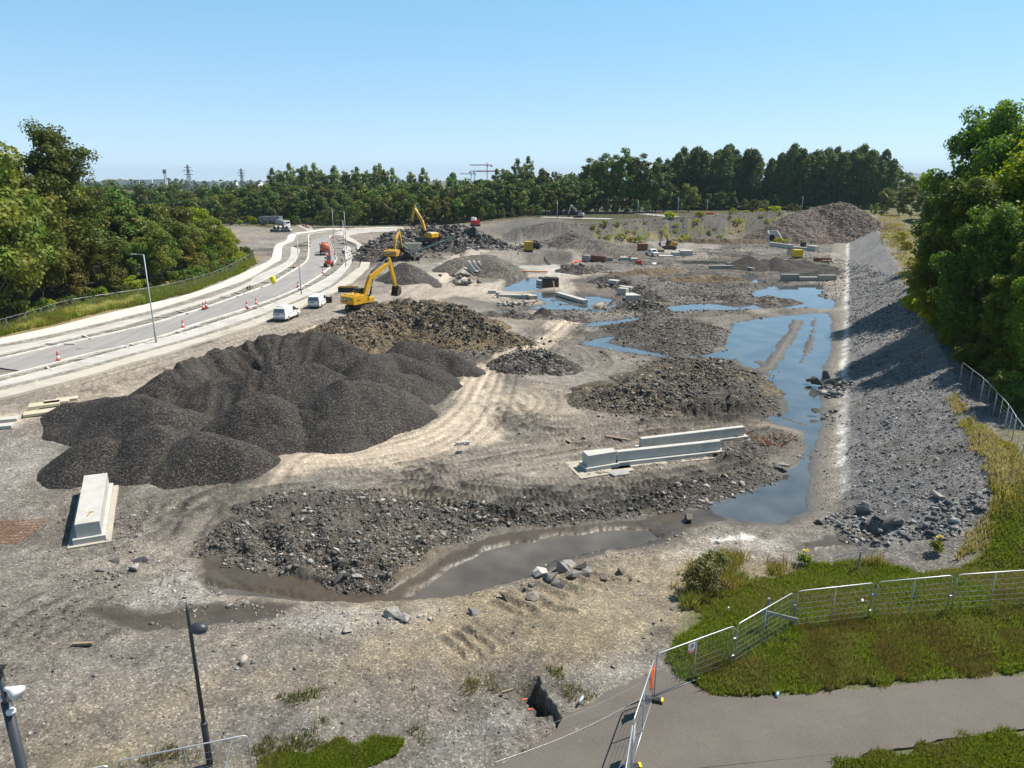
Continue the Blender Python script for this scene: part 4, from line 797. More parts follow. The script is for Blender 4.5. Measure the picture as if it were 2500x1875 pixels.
_bm = np.array(_bm); stones('berm_stones', 'grey stones lying all over the face of the berm', np.stack([_bm[:, 0], _bm[:, 1], land(_bm[:, 0], _bm[:, 1])[0]], 1), .16 * (1 - rng.uniform(0, 1, len(_bm)) * .97) ** (-1 / 2.6), ST_D, .3)
def on_heap(name, label, ridge_pts, m, n, a, b, pw, spread, seed=0):
    """stones lying on the heaps: dropped on to whatever surface is below"""
    dg = bpy.context.evaluated_depsgraph_get(); out = []; pts = [P(*r) for r in ridge_pts]
    for k in range(n):
        i = rng.integers(0, max(1, len(pts) - 1)); t = rng.uniform(); q = pts[i].lerp(pts[min(i + 1, len(pts) - 1)], t)
        x = q.x + rng.normal(0, spread); y = q.y - abs(rng.normal(0, spread)) + rng.normal(0, spread * .3)
        ok, loc, nrm, *_ = sc.ray_cast(dg, (x, y, 40), (0, 0, -1))
        if ok: out.append(loc)
    out = np.array(out); s = a * (1 - rng.uniform(0, 1, len(out)) * (1 - (a / b) ** pw)) ** (-1 / pw)
    return stones(name, label, out, s, m, .1, tilt=.9)
bpy.context.view_layer.update()
on_heap('broken_rock', 'angular blocks of broken rock covering the great rubble heap', [(930,600,4.2),(965,566,6.2),(1020,560,6.0),(1075,552,7.0),(1110,552,7.2),(1150,556,6.6),(1195,580,4.2),(1235,598,2.4)], stone_mat('rubble_blocks', (.045, .042, .041), (.30, .28, .26)), 6500, .35, 2.0, 2.0, 5.0)
on_heap('broken_rock', 'lumps of rock and clay sticking out of the brown spoil mound', [(800,802,3.0),(870,765,3.6),(950,738,4.2),(1050,732,4.4),(1120,748,4.0),(1180,782,2.6),(1240,812,1.2)], stone_mat('spoil_blocks', (.05, .045, .038), (.26, .22, .17)), 6000, .15, .9, 2.2, 3.2)
on_heap('broken_rock', 'slate lumps on the round heap beside the bend in the track', [(1270,862,1.2),(1310,858,1.6),(1345,870,1.0)], ST_D, 900, .15, .8, 2.0, 1.3)
on_heap('broken_rock', 'clods and stones on the broad dark clay heap', [(1500,945,1.0),(1580,935,1.8),(1660,905,1.6),(1720,885,1.4),(1760,880,1.0)], ST_D, 3500, .12, .8, 2.2, 2.2)
on_heap('broken_rock', 'stones on the dark rubble mound by the left pool', [(1545,735,1.0),(1570,732,1.3),(1590,742,1.0)], ST_D, 500, .2, .8, 2.0, 1.6)
on_heap('broken_rock', 'rocks on the tall brown spoil heap at the far end', [(1940,522,8.8),(1990,508,10.4),(2040,498,11.8),(2070,498,11.8),(2095,514,10.0),(2130,542,6.5)], stone_mat('far_blocks', (.06, .052, .045), (.26, .235, .205)), 2600, .2, 1.0, 2.2, 6.0)
# the larger blocks one would name singly
def boulder(u, v, size, m, label, group=None, tilt=.5, zoff=0):
    p = G(u, v); import bmesh; bm_ = bmesh.new(); ax_ = np.array([.5, rng.uniform(.3, .46), rng.uniform(.2, .36)]) * size
    for _ in range(11): d_ = rng.normal(0, 1, 3); d_ /= np.abs(d_).max() ** .6 * np.linalg.norm(d_) ** .4; bm_.verts.new(d_ * ax_)
    bmesh.ops.convex_hull(bm_, input=bm_.verts); bmesh.ops.delete(bm_, geom=[q for q in bm_.verts if not q.link_faces], context='VERTS')
    me = bpy.data.meshes.new('boulder'); bm_.to_mesh(me); bm_.free(); me.materials.append(m); o = bpy.data.objects.new('boulder', me); col.objects.link(o); o.rotation_euler = (rng.normal(0, .3), rng.normal(0, .3), rng.uniform(0, 6)); zoff += size * .1; o.location = (p.x, p.y, p.z + zoff); tag(o, label, 'boulder', group)
    if 'kind' in o: del o['kind']
    return o
BLD = stone_mat('boulder_stone', (.13, .125, .12), (.34, .32, .30))
for i, (u, v, s, lb) in enumerate((
  (1346,1408,1.1,'largest grey boulder of the cluster on the mud channel bank'), (1372,1390,1.0,'brown sided slab on edge at the right end of the boulder cluster'), (1400,1405,1.0,'squat grey boulder at the front of the boulder cluster'),
  (1420,1390,1.05,'dark boulder with a sharp peak, right in the boulder cluster'), (1431,1400,.8,'small tan block at the very right of the boulder cluster'), (1360,1428,.8,'low brown block in front of the boulder cluster'),
  (1388,1380,.8,'pale block at the back of the boulder cluster'), (1318,1400,.95,'flat pale slab at the left end of the boulder cluster'), (1475,1411,.7,'single dark stone right of the boulder cluster'), (1511,1396,.75,'dark split stone farthest right of the boulder cluster'),
  (840,1379,1.1,'upright dark slab leaning in the rubble above the mud channel'), (905,1365,.85,'pale square stone in the rubble near the upright slab'), (905,1388,.75,'pale stone below the square stone at the rubble edge'), (832,1415,.85,'flat grey slab at the foot of the rubble by the mud'), (870,1412,.75,'upright grey slab at the foot of the rubble by the mud'),
  (737,1284,.75,'pale round stone high on the left of the rubble field'), (697,1322,.9,'long pale slab lying in the left of the rubble field'), (682,1249,.6,'small square pale stone at the top of the rubble field'), (990,1365,.6,'tan block on the right flank of the rubble field'),
  (950,1510,1.2,'long white slab by the little puddle below the mud channel'), (985,1516,.8,'white slab beside the long white slab'), (845,1543,.6,'small white stone left of the white slabs'),
  (1122,1105,.85,'rounded pale boulder right of the pale track'), (1160,1500,.8,'slanting brown slab on the near bank'), (1300,1455,.8,'dark brown rock at the lower edge of the near bank'), (1230,1460,.7,'tan rock left of the dark brown rock on the near bank'),
  (287,1372,.75,'largest slate block in the row of stones right of the concrete block'), (345,1370,.8,'second slate block in the row of stones'), (250,1395,.7,'flat grey stone below the concrete block'), (440,1420,.7,'black stone beside the pale scree at the mud channel end'), (395,1428,.8,'dark upright stone left of the pale scree'),
  (330,1390,.75,'yellowish triangular stone by the row of slate'), (1912,1140,1.0,'thin pale slab leaning beside the narrow stream'), (1992,1004,.9,'square dark boulder at the stream edge'), (1995,935,1.5,'biggest black boulder at the shaded edge of the pool'), (1975,930,.8,'black boulder standing in the pool'),
  (2015,920,1.4,'black slab boulder on the shaded bank'), (2040,938,1.0,'black boulder right of the slab boulder on the bank'), (2110,1250,1.1,'large flat slate slab in the rough stones at the bank end'), (2190,1282,1.0,'grey slate slab low on the bank end'), (2285,1215,1.0,'pale slate slab high on the bank end'), (1680,1268,.9,'dark stone in the shallows of the stream'),
  (1505,1060,.5,'pale stone near the rear concrete wall'), (1265,1135,.55,'grey stone on the flat right of the boulder'))):
    boulder(u, v, s, ST_W if 'pale' in lb or 'white' in lb else (ST_D if 'black' in lb or 'dark' in lb else BLD), lb)
# ------------------------------------------------------------------ trees
BARK = mat('bark', (.10, .085, .065), .9, .3, .5, bump=.02)
PBARK = mat('pale_bark', (.20, .185, .155), .9, .3, .5, bump=.02)
def leaves(cen, cr, per, size, r, up=.35, squash=.8):
    """leaf sized quads gathered round clump centres"""
    n = len(cen) * per; c = np.repeat(cen, per, 0); rr = np.repeat(cr, per)
    d = r.normal(0, 1, (n, 3)); d /= np.linalg.norm(d, axis=1)[:, None]
    p = c + d * (rr * r.uniform(.25, 1, n) ** .6)[:, None] * np.array([1, 1, squash])
    nm = d * .7 + r.normal(0, .55, (n, 3)) + np.array([0, 0, up]); nm /= np.linalg.norm(nm, axis=1)[:, None]
    t = np.cross(nm, r.normal(0, 1, (n, 3))); t /= np.linalg.norm(t, axis=1)[:, None]; b = np.cross(nm, t)
    s = size * r.uniform(.55, 1.25, n)[:, None]
    v = np.stack([p - t * s, p + b * s * .62, p + t * s, p - b * s * .62], 1).reshape(-1, 3)
    return v, np.arange(n * 4).reshape(n, 4)
def tree_proto(name, kind, Hh, Rr, nclump, per, leaf, m, bark, seed, base=.18, tr=.022):
    r = np.random.default_rng(seed); root = empty(name, (0, 0, 0)); cen = []
    if kind == 'round':
        cz = Hh * (base + (1 - base) / 2); hz = Hh * (1 - base) / 2
        while len(cen) < nclump:
            d = r.normal(0, 1, 3); d /= np.linalg.norm(d); k = r.uniform(.35, 1) ** .5
            lob = 1 + .22 * math.sin(3 * math.atan2(d[1], d[0]) + seed) + .16 * math.sin(5 * d[2] * 2 + seed * 2)
            zz = d[2] * k; wid = 1.0 if zz < 0 else 1 - .25 * zz
            cen.append((d[0] * Rr * k * lob * wid * .86, d[1] * Rr * k * lob * wid * .86, cz + zz * hz * .9))
        cr = r.uniform(.16, .34, nclump) * Rr
    elif kind == 'poplar':
        while len(cen) < nclump:
            t = r.uniform(0, 1) ** .85; z = Hh * (base + (1 - base) * t); w = Rr * (math.sin(min(1, t * 2.6 + .25) * math.pi / 2)) * (1 - t ** 4) ** .6
            a = r.uniform(0, 6.283); k = r.uniform(.2, 1) ** .6
            cen.append((math.cos(a) * w * k, math.sin(a) * w * k, z))
        cr = r.uniform(.16, .34, nclump) * Rr
    elif kind == 'airy':            # spreading tiers with gaps of sky
        for i in range(13):
            t = i / 12.0; z0 = Hh * (base + (1 - base) * t); L = Rr * (1.05 - .70 * t ** 1.3) * r.uniform(.72, 1.15); a = i * 2.4 + r.uniform(-.4, .4)
            for q in range(nclump // 13):
                k = r.uniform(.15, 1); cen.append((math.cos(a + r.normal(0, .5)) * L * k, math.sin(a + r.normal(0, .5)) * L * k, z0 + k * L * .22 + r.normal(0, .035 * Hh)))
        cr = r.uniform(.10, .20, len(cen)) * Rr
    cen = np.array(cen); v, f = leaves(cen, np.array(cr), per, leaf, r)
    mesh_obj('crown', v, f, m, root)
    mb = MB(); top = Hh * (.92 if kind != 'round' else .75); bend = r.normal(0, .012 * Hh, (5, 2))
    pts = [(bend[i][0] * (i > 0), bend[i][1] * (i > 0), top * i / 4 - (.4 if i == 0 else 0)) for i in range(5)]
    rs = [tr * Hh * (1 - .22 * i) * .5 + .01 for i in range(5)]; mb.tube(pts, rs, 7)
    for c in cen[r.choice(len(cen), min(len(cen), 16 if kind != 'poplar' else 8), False)]:
        z0 = max(Hh * base * .7, c[2] - math.hypot(c[0], c[1]) * r.uniform(.7, 1.3)); z0 = min(z0, top * .95); k = z0 / top * 4; i = min(int(k), 3); q = Vector(pts[i]).lerp(Vector(pts[i + 1]), k - i)
        w = rs[min(i + 1, 4)]; mid = q.lerp(Vector(c), .5) + Vector((0, 0, .04 * Hh)); mb.tube([q, mid, c], [w * .55, w * .35, w * .12], 5, False)
    mb.build('trunk', bark, root, 0, True)
    return root
LF_W = leaf_mat('woodland_leaf', (0.082, 0.112, 0.026), (0.173, 0.201, 0.046), (0.228, 0.204, 0.054))
LF_D = leaf_mat('dark_leaf', (0.050, 0.094, 0.028), (0.115, 0.168, 0.047), (0.150, 0.168, 0.050), .3)
LF_P = leaf_mat('poplar_leaf', (0.058, 0.104, 0.034), (0.137, 0.195, 0.060), (0.169, 0.215, 0.072), .35)
LF_B = leaf_mat('bright_leaf', (0.137, 0.205, 0.033), (0.285, 0.342, 0.049), (0.376, 0.376, 0.068), .45)
LF_S = leaf_mat('sycamore_leaf', (0.070, 0.131, 0.032), (0.150, 0.204, 0.050), (0.164, 0.168, 0.050), .35)
LF_L = leaf_mat('pale_poplar_leaf', (0.114, 0.164, 0.055), (0.227, 0.273, 0.091), (0.251, 0.261, 0.091), .35)
LF_Y = leaf_mat('yellow_scrub', (0.251, 0.261, 0.033), (0.450, 0.450, 0.049), (0.450, 0.433, 0.046), .4)
LF_R = leaf_mat('right_tree_leaf', (0.060, 0.107, 0.027), (0.153, 0.231, 0.043), (0.252, 0.295, 0.047), .45, .18)
_used = {}
def plant(proto, x, y, s, label, cat='tree', group=None, z=None, sz=None):
    o = proto if id(proto) not in _used else copy_tree(proto)
    _used[id(proto)] = 1; o.location = (x, y, (H1(x, y) if z is None else z) - .05); o.rotation_euler = (0, 0, rng.uniform(0, 6.28)); o.scale = (s, s, s * (sz or rng.uniform(.92, 1.1)))
    return tag(o, label, cat, group)
# -- woodland on the left: two leafy kinds, a bright fringe near the end of the road fence
wl1 = [tree_proto('broadleaf_tree', 'round', 12, 4.3, 46, 190, .20, LF_W, BARK, 100 + k, .10) for k in range(3)]
wl2 = [tree_proto('broadleaf_tree', 'round', 12, 4.0, 46, 190, .20, LF_S, BARK, 120 + k, .10) for k in range(2)]
wl3 = [tree_proto('broadleaf_tree', 'round', 12, 4.2, 46, 190, .20, LF_B, BARK, 130 + k, .10) for k in range(1)]
edge = [P(u, v, RZ) for u, v in ((-420, 880), (-200, 842), (0, 802), (70, 780), (130, 765), (230, 740), (340, 716), (430, 703), (500, 684), (550, 668), (590, 648), (618, 630))]
edge2 = resample(edge, 400); _tg = np.gradient(edge2, axis=0); _tg /= np.hypot(_tg[:, 0], _tg[:, 1])[:, None]; _nl = np.stack([-_tg[:, 1], _tg[:, 0]], 1)
_d = np.concatenate([[0], np.cumsum(np.hypot(*np.diff(edge2, axis=0).T))])
nw = 0
for row, (off, sp) in enumerate(((4.5, 6.0), (11, 6.5), (18, 7.0), (26, 7.5), (35, 8.0), (45, 9))):
    s0 = rng.uniform(0, 3)
    while s0 < _d[-1] - (0 if row < 2 else 6 * row):
        i = min(np.searchsorted(_d, s0), 399); p = edge2[i] + _nl[i] * (off + rng.uniform(-1.6, 1.6)); f = s0 / _d[-1]
        d = math.hypot(p[0], p[1]); hgt = np.interp(f, [0, .2, .5, .75, .9, 1], [21, 19.5, 18, 17, 15.5, 12]) * rng.uniform(.86, 1.08) * (.66 if row == 0 else (.85 if row == 1 else 1.0))
        k = rng.uniform()
        if f > .80 and k < .75: pr, lb = wl3[0], 'bright green bushy tree at the road end of the left woodland'
        elif f > .45 and k < .5 or k < .22: pr, lb = wl2[rng.integers(2)], 'darker green tree standing in the left woodland'
        else: pr, lb = wl1[rng.integers(3)], 'olive green broadleaf tree in the left woodland'
        plant(pr, p[0], p[1], hgt / 12, lb, group=lb.replace('tree', 'trees') + ', all alike'); nw += 1; s0 += sp * rng.uniform(.8, 1.25)
for u, dd, hh in ((-35, 98, 23), (8, 104, 22.5), (38, 112, 20.5), (-70, 92, 22), (70, 118, 19.5)):
    p = PY(u, 500, dd); plant(wl1[nw % 3], p.x, p.y, hh / 12, 'tall olive green tree at the far left edge of the photograph', group='tall trees at the left edge'); nw += 1
lone = tree_proto('sycamore_tree', 'airy', 29, 9.6, 420, 62, .28, LF_S, BARK, 7, .30, .026)
p = PY(148, 470, 118); plant(lone, p.x, p.y, 1.0, 'tall dark spreading tree that stands out above the left woodland', z=.8, sz=.87)
# undergrowth along the wood edge and on the verge
bush = [tree_proto('bush', 'round', 2.4, 1.7, 22, 70, .13, mm, BARK, 140 + k, .02, .03) for k, mm in enumerate((LF_W, LF_B, LF_S))]
s0 = 0
while s0 < _d[-1] + 2:
    i = min(np.searchsorted(_d, s0), 399); p = edge2[i] + _nl[i] * rng.uniform(.6, 2.6)
    plant(bush[rng.integers(3)], p[0], p[1], rng.uniform(.6, 1.5), 'leafy bush at the foot of the left woodland behind the mesh fence', 'bush', 'bushes at the foot of the left woodland'); s0 += rng.uniform(1.6, 3.4)
# -- the far belt of trees across the middle
fb = [tree_proto('broadleaf_tree', 'round', 12, 4.6, 34, 62, .42, mm, BARK, 150 + k, .06) for k, mm in enumerate((LF_D, LF_D, LF_S, LF_W))]
fp = [tree_proto('poplar_tree', 'round', 24, 3.9, 90, 34, .45, mm, PBARK, 160 + k, .12, .016) for k, mm in enumerate((LF_L, LF_L))]
pp = [tree_proto('poplar_tree', 'poplar', 28, 4.3, 210, 28, .42, LF_P, PBARK, 170 + k, .05, .016) for k in range(3)]
def row(u0, u1, dist, sp, protos, h0, hmax, label, group, jit=1.6, z=None, hf=None, cat='tree'):
    u = u0
    while u < u1:
        d = dist(u) if callable(dist) else dist
        d += rng.uniform(-jit, jit); p = PY(u, 530, d); hh = rng.uniform(h0, hmax) * (hf(u) if hf else 1.0)
        pr = protos[rng.integers(len(protos))]; plant(pr, p.x, p.y, hh / (12 if pr in fb else (24 if pr in fp else (28 if pr in pp else 2.4))), label, cat, group, z if z is not None else H1(p.x, p.y))
        u += sp * FPX / (d * cP + 5) * rng.uniform(.75, 1.25)
hcen = lambda u: np.interp(u, [240, 500, 800, 1000, 1250, 1420], [.92, .95, 1.0, .98, 1.05, 1.1])
for k, (dd, h0, h1) in enumerate(((322, 10, 14), (329, 13, 16.5), (337, 14, 18), (347, 15, 18.5), (358, 16, 19.5))):
    row(430 - 50 * k, 1440, lambda u: dd + np.interp(u, [400, 700, 900, 1100, 1400], [12, 6, -6, 0, 8]), 6.6 if k else 6.0, fb, h0, h1, 'dark bushy tree in the far belt of trees behind the site', 'trees of the far middle belt', 2, None, hcen)
row(675, 1050, 385, 5.2, fp, 22, 27, 'pale green poplar rising behind the far belt, left of the cranes', 'pale poplars behind the far belt', 4, .8)
row(690, 940, 398, 5.6, fp, 23, 27, 'pale green poplar rising behind the far belt, left of the cranes', 'pale poplars behind the far belt', 4, .8)
row(1108, 1130, 372, 9, pp, 23, 25, 'pointed dark tree at the left of the cranes', None, 1)
row(1215, 1305, 372, 5.5, fp, 23, 27, 'tall pale green tree right of the cranes', 'tall pale trees right of the cranes', 3)
big = [tree_proto('broadleaf_tree', 'round', 28, 6.4, 90, 70, .5, mm, BARK, 180 + k, .02, .02) for k, mm in enumerate((LF_S, LF_D))]
for u, d, h in ((1440, 352, 27), (1480, 350, 28), (1525, 349, 29.5), (1560, 350, 28.5), (1592, 352, 26), (1500, 362, 29), (1545, 362, 29.5), (1460, 364, 27), (1620, 360, 25)):
    p = PY(u, 520, d); plant(big[0 if u < 1570 else 1], p.x, p.y, h / 28, 'big rounded grey green tree in the clump left of the poplar rows', 'tree', 'big rounded trees left of the poplars')
for dd in (392, 400, 409, 420):
    row(1600 if dd < 400 else 1640, 1850, dd, 5.2, pp, 27, 31, 'tall dark poplar in the left one of the two poplar rows', 'poplars of the left row', 2, None, lambda u: np.interp(u, [1600, 1680, 1820, 1850], [.93, 1.0, 1.03, .93]))
    row(1872, 2165, dd, 5.2, pp, 28, 31, 'tall dark poplar in the right one of the two poplar rows', 'poplars of the right row', 2, None, lambda u: np.interp(u, [1872, 1910, 2110, 2165], [.88, 1.0, 1.0, .85]))
row(1620, 1900, 380, 7, fb, 5, 10, 'low dark bush at the foot of the poplar rows', 'bushes at the foot of the poplars', 3, None, None, 'bush')
row(1560, 2180, 432, 6, fb, 11, 15, 'dark bushy tree closing the gaps behind the poplar rows', 'trees behind the poplar rows', 3)
row(1430, 1600, 342, 5.5, fb, 6, 10, 'dark bush at the foot of the rounded tree clump', 'bushes under the rounded clump', 2, None, None, 'bush')
row(1600, 1700, 362, 5, fb, 9, 15, 'dark bushy tree between the rounded clump and the poplars', 'bushy trees before the poplars', 3)
for u, v, h in ((1838, 516, 7.5), (1866, 516, 7), (1928, 512, 5.2), (1947, 512, 5.2)):
    p = PY(u, v, 345); plant(fb[3], p.x, p.y, h / 12, 'small young bush on the grass before the right poplar row', 'bush', 'young bushes before the poplars')
for u, d, h in ((2170, 350, 14), (2200, 330, 13), (2230, 300, 13), (2265, 270, 12), (2185, 420, 22), (2215, 430, 21), (2300, 240, 11), (2245, 380, 17), (2290, 330, 17), (2330, 260, 14), (2140, 330, 6), (2160, 310, 4.5)):
    p = PY(u, 480, d); plant(fb[2 if u % 2 else 3], p.x, p.y, h / 12, 'green tree between the right poplar row and the big near trees', 'tree', 'trees beyond the bank, right of the poplars')
# -- hedge bushes under the far belt
row(560, 900, 316, 5, bush, 2.5, 5, 'pale green bush along the road in front of the far belt', 'bushes along the far road', 1, .8, None, 'bush')
row(1180, 1330, 314, 5, fb, 4, 8, 'green bush between the rubble heap and the grey mound', 'bushes behind the rubble heap', 2, None, None, 'bush')
for u, v, h in ((830, 545, 10), (862, 545, 11), (800, 540, 9)):
    p = PY(u, v, 300); plant(fb[2], p.x, p.y, h / 12, 'rounded grey green willow in front of the far belt by the road bend', 'tree', 'willows by the road bend', .8)
# far country
far_t = tree_proto('far_tree', 'round', 9, 4.5, 16, 30, .7, LF_D, BARK, 190, .03)
for dd, hh, u1 in ((520, .9, 470), (640, 1.0, 560), (800, 1.15, 640), (1000, 1.45, 700), (1300, 1.8, 760), (1700, 2.25, 800)):
    row(140, u1, dd, 8.5 * hh, [far_t], 2.4 * .78 * hh, 2.4 * 1.12 * hh, 'distant tree among the roofs on the left horizon', 'distant trees on the left horizon', 25, .8)
# -- the big trees on the bank at the right
rt = [tree_proto('bank_tree', 'round', 24, hr, 190, 190, .26, LF_R, BARK, 200 + k, .03, .022) for k, hr in enumerate((7.6, 6.0))]
rt2 = tree_proto('bank_tree', 'round', 22, 7.4, 170, 200, .25, leaf_mat('sunlit_leaf', (0.103, 0.164, 0.023), (0.251, 0.307, 0.042), (0.342, 0.352, 0.049), .5, .2), BARK, 205, .04, .022)
for pr, u, d, s, sz, lb in ((rt[1], 2352, 97, 1.0, 1.14, 'tallest dark tree on the bank, its ragged top against the sky'), (rt[0], 2318, 96, .74, 1.0, 'broad dark tree on the bank leaning over the slate slope'), (rt2, 2500, 76, 1.0, .98, 'sunlit yellow green tree at the right edge of the photograph'),
    (rt[0], 2430, 90, .92, 1.05, 'dark tree behind the sunlit one on the bank'), (rt[1], 2600, 84, 1.1, 1.08, 'dark tree cut off by the right edge, behind the sunlit one'), (rt[1], 2545, 100, 1.1, 1.16, 'thin topped tree at the upper right corner'), (rt[0], 2300, 122, .62, 1.0, 'smaller dark tree on the bank, farthest along the slope'), (rt[0], 2700, 70, 1.0, 1.05, 'dark tree standing just outside the right edge'), (rt[0], 2570, 64, .66, 1.0, 'dark low tree at the right edge under the sunlit one'), (rt[1], 2335, 74, .72, 1.0, 'dark tree on the bank crest behind the yellow bushes'), (rt[1], 2400, 66, .62, 1.0, 'low dark tree behind the mesh fence on the bank'), (rt[1], 2530, 58, .52, 1.0, 'small dark tree at the right edge behind the bank fence, farthest of three'), (rt[0], 2600, 54, .50, 1.0, 'small dark tree at the right edge behind the bank fence, middle of three'), (rt[1], 2660, 48, .50, 1.0, 'small dark tree at the right edge behind the bank fence, nearest of three'), (rt2, 2400, 84, .66, 1.0, 'lower yellow green tree left of the sunlit one on the bank')):
    p = PY(u, 700, d); plant(pr, p.x, p.y, s, lb, z=BANK_H, sz=sz)
rb = [tree_proto('bush', 'round', 3.2, 2.2, 30, 110, .13, mm, BARK, 210 + k, .02, .03) for k, mm in enumerate((LF_Y, LF_R, LF_W))]
for pr, u, d, s, lb in ((0, 2222, 88, .9, 'yellow green bush at the top of the slate bank'), (0, 2258, 82, .9, 'brightest yellow bush at the top of the slate bank'), (0, 2280, 78, .75, 'small yellow bush under the dark bank trees'), (2, 2470, 62, 1.25, 'grey green bush in front of the dark trees at the right edge'), (2, 2400, 68, .8, 'low grey green bush below the dark bank trees'), (1, 2330, 66, .8, 'dark low bush at the crest of the slate bank'), (1, 2385, 58, .8, 'dark bush behind the mesh fence on the bank'), (1, 2300, 73, .7, 'dark bush beside the small yellow bush'), (1, 2225, 105, .8, 'dark bush under the trees far along the bank'),
    (1, 2440, 57, .9, 'dark bush behind the bank fence, farthest of the low row'), (1, 2475, 53, .9, 'dark bush behind the bank fence, third of the low row'), (2, 2500, 50, .8, 'grey green bush behind the bank fence, second of the low row'), (1, 2525, 47, .85, 'dark bush behind the bank fence, nearest of the low row'), (0, 2165, 190, .8, 'yellow scrub far along the crest of the bank'), (0, 2180, 165, .7, 'yellow scrub at the path along the crest of the bank'), (0, 2205, 130, .7, 'yellow green scrub before the farthest bank tree')):
    p = PY(u, 800, d); plant(rb[pr], p.x, p.y, s, lb, 'bush')
by = [tree_proto('bush', 'round', 2.4, 2.0, 16, 40, .2, mm, BARK, 220 + k, .02, .03) for k, mm in enumerate((LF_Y, LF_B))]
for u, v in Z((1100, 350), 3.456, (1240, 800), (1290, 790), (1330, 830), (1400, 780), (1440, 810), (1530, 800), (1590, 730), (1640, 760), (1860, 740), (1900, 770), (1940, 780), (2070, 745), (2110, 750), (2000, 715), (1830, 725)) + Z((1600, 350), 3.456, (110, 740), (170, 780), (250, 710), (350, 750), (380, 755), (690, 690), (760, 660), (830, 660), (880, 690), (980, 650), (1060, 690), (1000, 740), (1210, 750), (1260, 770), (920, 650), (640, 720), (550, 700)):
    p = G(u, v); plant(by[rng.integers(2)], p.x, p.y, rng.uniform(.5, 1.1), 'yellow green scrub bush growing on the face of the berm', 'bush', 'scrub bushes on the berm')

for k in range(46):
    x = rng.uniform(18, 120); y = np.interp(x, _bx, _by) - rng.uniform(1.5, 14)
    plant(by[rng.integers(2)], x, y, rng.uniform(.2, .55), 'small tuft of yellow green weeds on the face of the berm', 'weeds', 'weed tufts on the berm')

# ------------------------------------------------------------------ grass and weeds
def blades(name, label, poly, n, h0, h1, w, m, seed, lean=.35, edge=.2, cl=None):
    r = np.random.default_rng(seed); xs = [p[0] for p in poly]; ys = [p[1] for p in poly]; x = r.uniform(min(xs), max(xs), n); y = r.uniform(min(ys), max(ys), n)
    k = sdf_poly(x, y, poly) + edge * 1.5 * fbm(x, y, .7, 2, seed) > 0
    if cl is not None: k &= fbm(x, y, cl[0], 3, seed + 5) + r.uniform(-.3, .3, n) > cl[1]
    
    if name == 'weeds': k &= dist_line(x, y, TRENCH[0])[0] > 1.1
    x, y = x[k], y[k]; n = len(x); z, _, _ = land(x, y, False); hh = r.uniform(h0, h1, n) * (1 + .35 * fbm(x, y, 1.2, 2, seed + 1)); a = r.uniform(0, 6.283, n); ww = w * r.uniform(.6, 1.4, n)
    lx, ly = r.normal(.1, lean, n) * hh, r.normal(.0, lean, n) * hh; b = np.stack([x, y, z - .02], 1); sd = np.stack([np.cos(a) * ww, np.sin(a) * ww, np.zeros(n)], 1)
    mid = b + np.stack([lx * .35, ly * .35, hh * .6], 1); tip = b + np.stack([lx, ly, hh], 1)
    v = np.stack([b - sd, b + sd, mid + sd * .8, tip, mid - sd * .8], 1).reshape(-1, 3); i = np.arange(n)[:, None] * 5
    f = np.concatenate([np.concatenate([i, i + 1, i + 2, i + 4], 1)]); me_f = [tuple(q) for q in f] if n < 10 else f
    tri = np.concatenate([i + 4, i + 2, i + 3, i + 3], 1)
    fall = np.concatenate([np.concatenate([i, i + 1, i + 2], 1), np.concatenate([i, i + 2, i + 4], 1), np.concatenate([i + 4, i + 2, i + 3], 1)])
    o = mesh_obj(name, v, fall, m); return tag(o, label, 'grass', kind='stuff')
def grass_mat(name, a, b, c): return leaf_mat(name, a, b, c, .5, .45)
GM1 = grass_mat('grass', (0.125, 0.160, 0.034), (0.290, 0.320, 0.065), (0.240, 0.205, 0.080)); GM2 = grass_mat('seed_grass', (.22, .20, .060), (.34, .27, .115), (.20, .22, .045)); GM3 = grass_mat('dry_grass', (0.500, 0.397, 0.140), (0.500, 0.500, 0.282), (0.410, 0.385, 0.077))
g_main = Gs(D((1440,1430),(1462,1385),(1500,1345),(1510,1292),(1600,1275),(1690,1240),(1740,1216),(1900,1214),(2000,1242),(2080,1230),(2125,1185),(2140,1120),(2212,1050),(2290,1010),(2380,1400),(2212,1458),(2050,1464),(1900,1478),(1740,1499),(1600,1504),(1540,1501),(1475,1466)))
g_cor = Gs(D((1795,1662),(1835,1648),(1900,1628),(2050,1604),(2212,1582),(2400,1562),(2400,1720),(1760,1720)))
g_low = Gs(D((545,1680),(575,1645),(640,1625),(720,1606),(800,1596),(872,1604),(855,1630),(800,1655),(760,1690)))
blades('grass', 'lush green grass behind and below the mesh fence panels', g_main, 300000, .14, .34, .020, GM1, 301)
blades('seeding_grass', 'brown seeding grass tops in the lower right lawn', [*Gs(D((1480,1470),(1560,1400),(1700,1350),(1900,1330),(2212,1290),(2330,1300),(2330,1420),(2212,1452),(1900,1476),(1740,1496),(1560,1498)))], 60000, .25, .42, .012, GM2, 302, cl=(1.6, .1))
blades('grass', 'green grass in the lower right corner below the asphalt path', g_cor, 60000, .12, .30, .018, GM1, 303)
blades('grass', 'green grass patch at the bottom edge right of the lamp post', g_low, 36000, .10, .26, .016, GM1, 304)
blades('weeds', 'thin weeds sprouting along the bottom edge of the site', Gs(D((100,1660),(420,1590),(600,1500),(800,1480),(1050,1450),(1240,1440),(1420,1390),(1440,1440),(1250,1530),(1150,1560),(1000,1620),(860,1600),(560,1660))), 60000, .08, .32, .014, grass_mat('weed', (.09, .12, .03), (.20, .21, .06), (.22, .18, .07)), 305, cl=(1.4, .42))
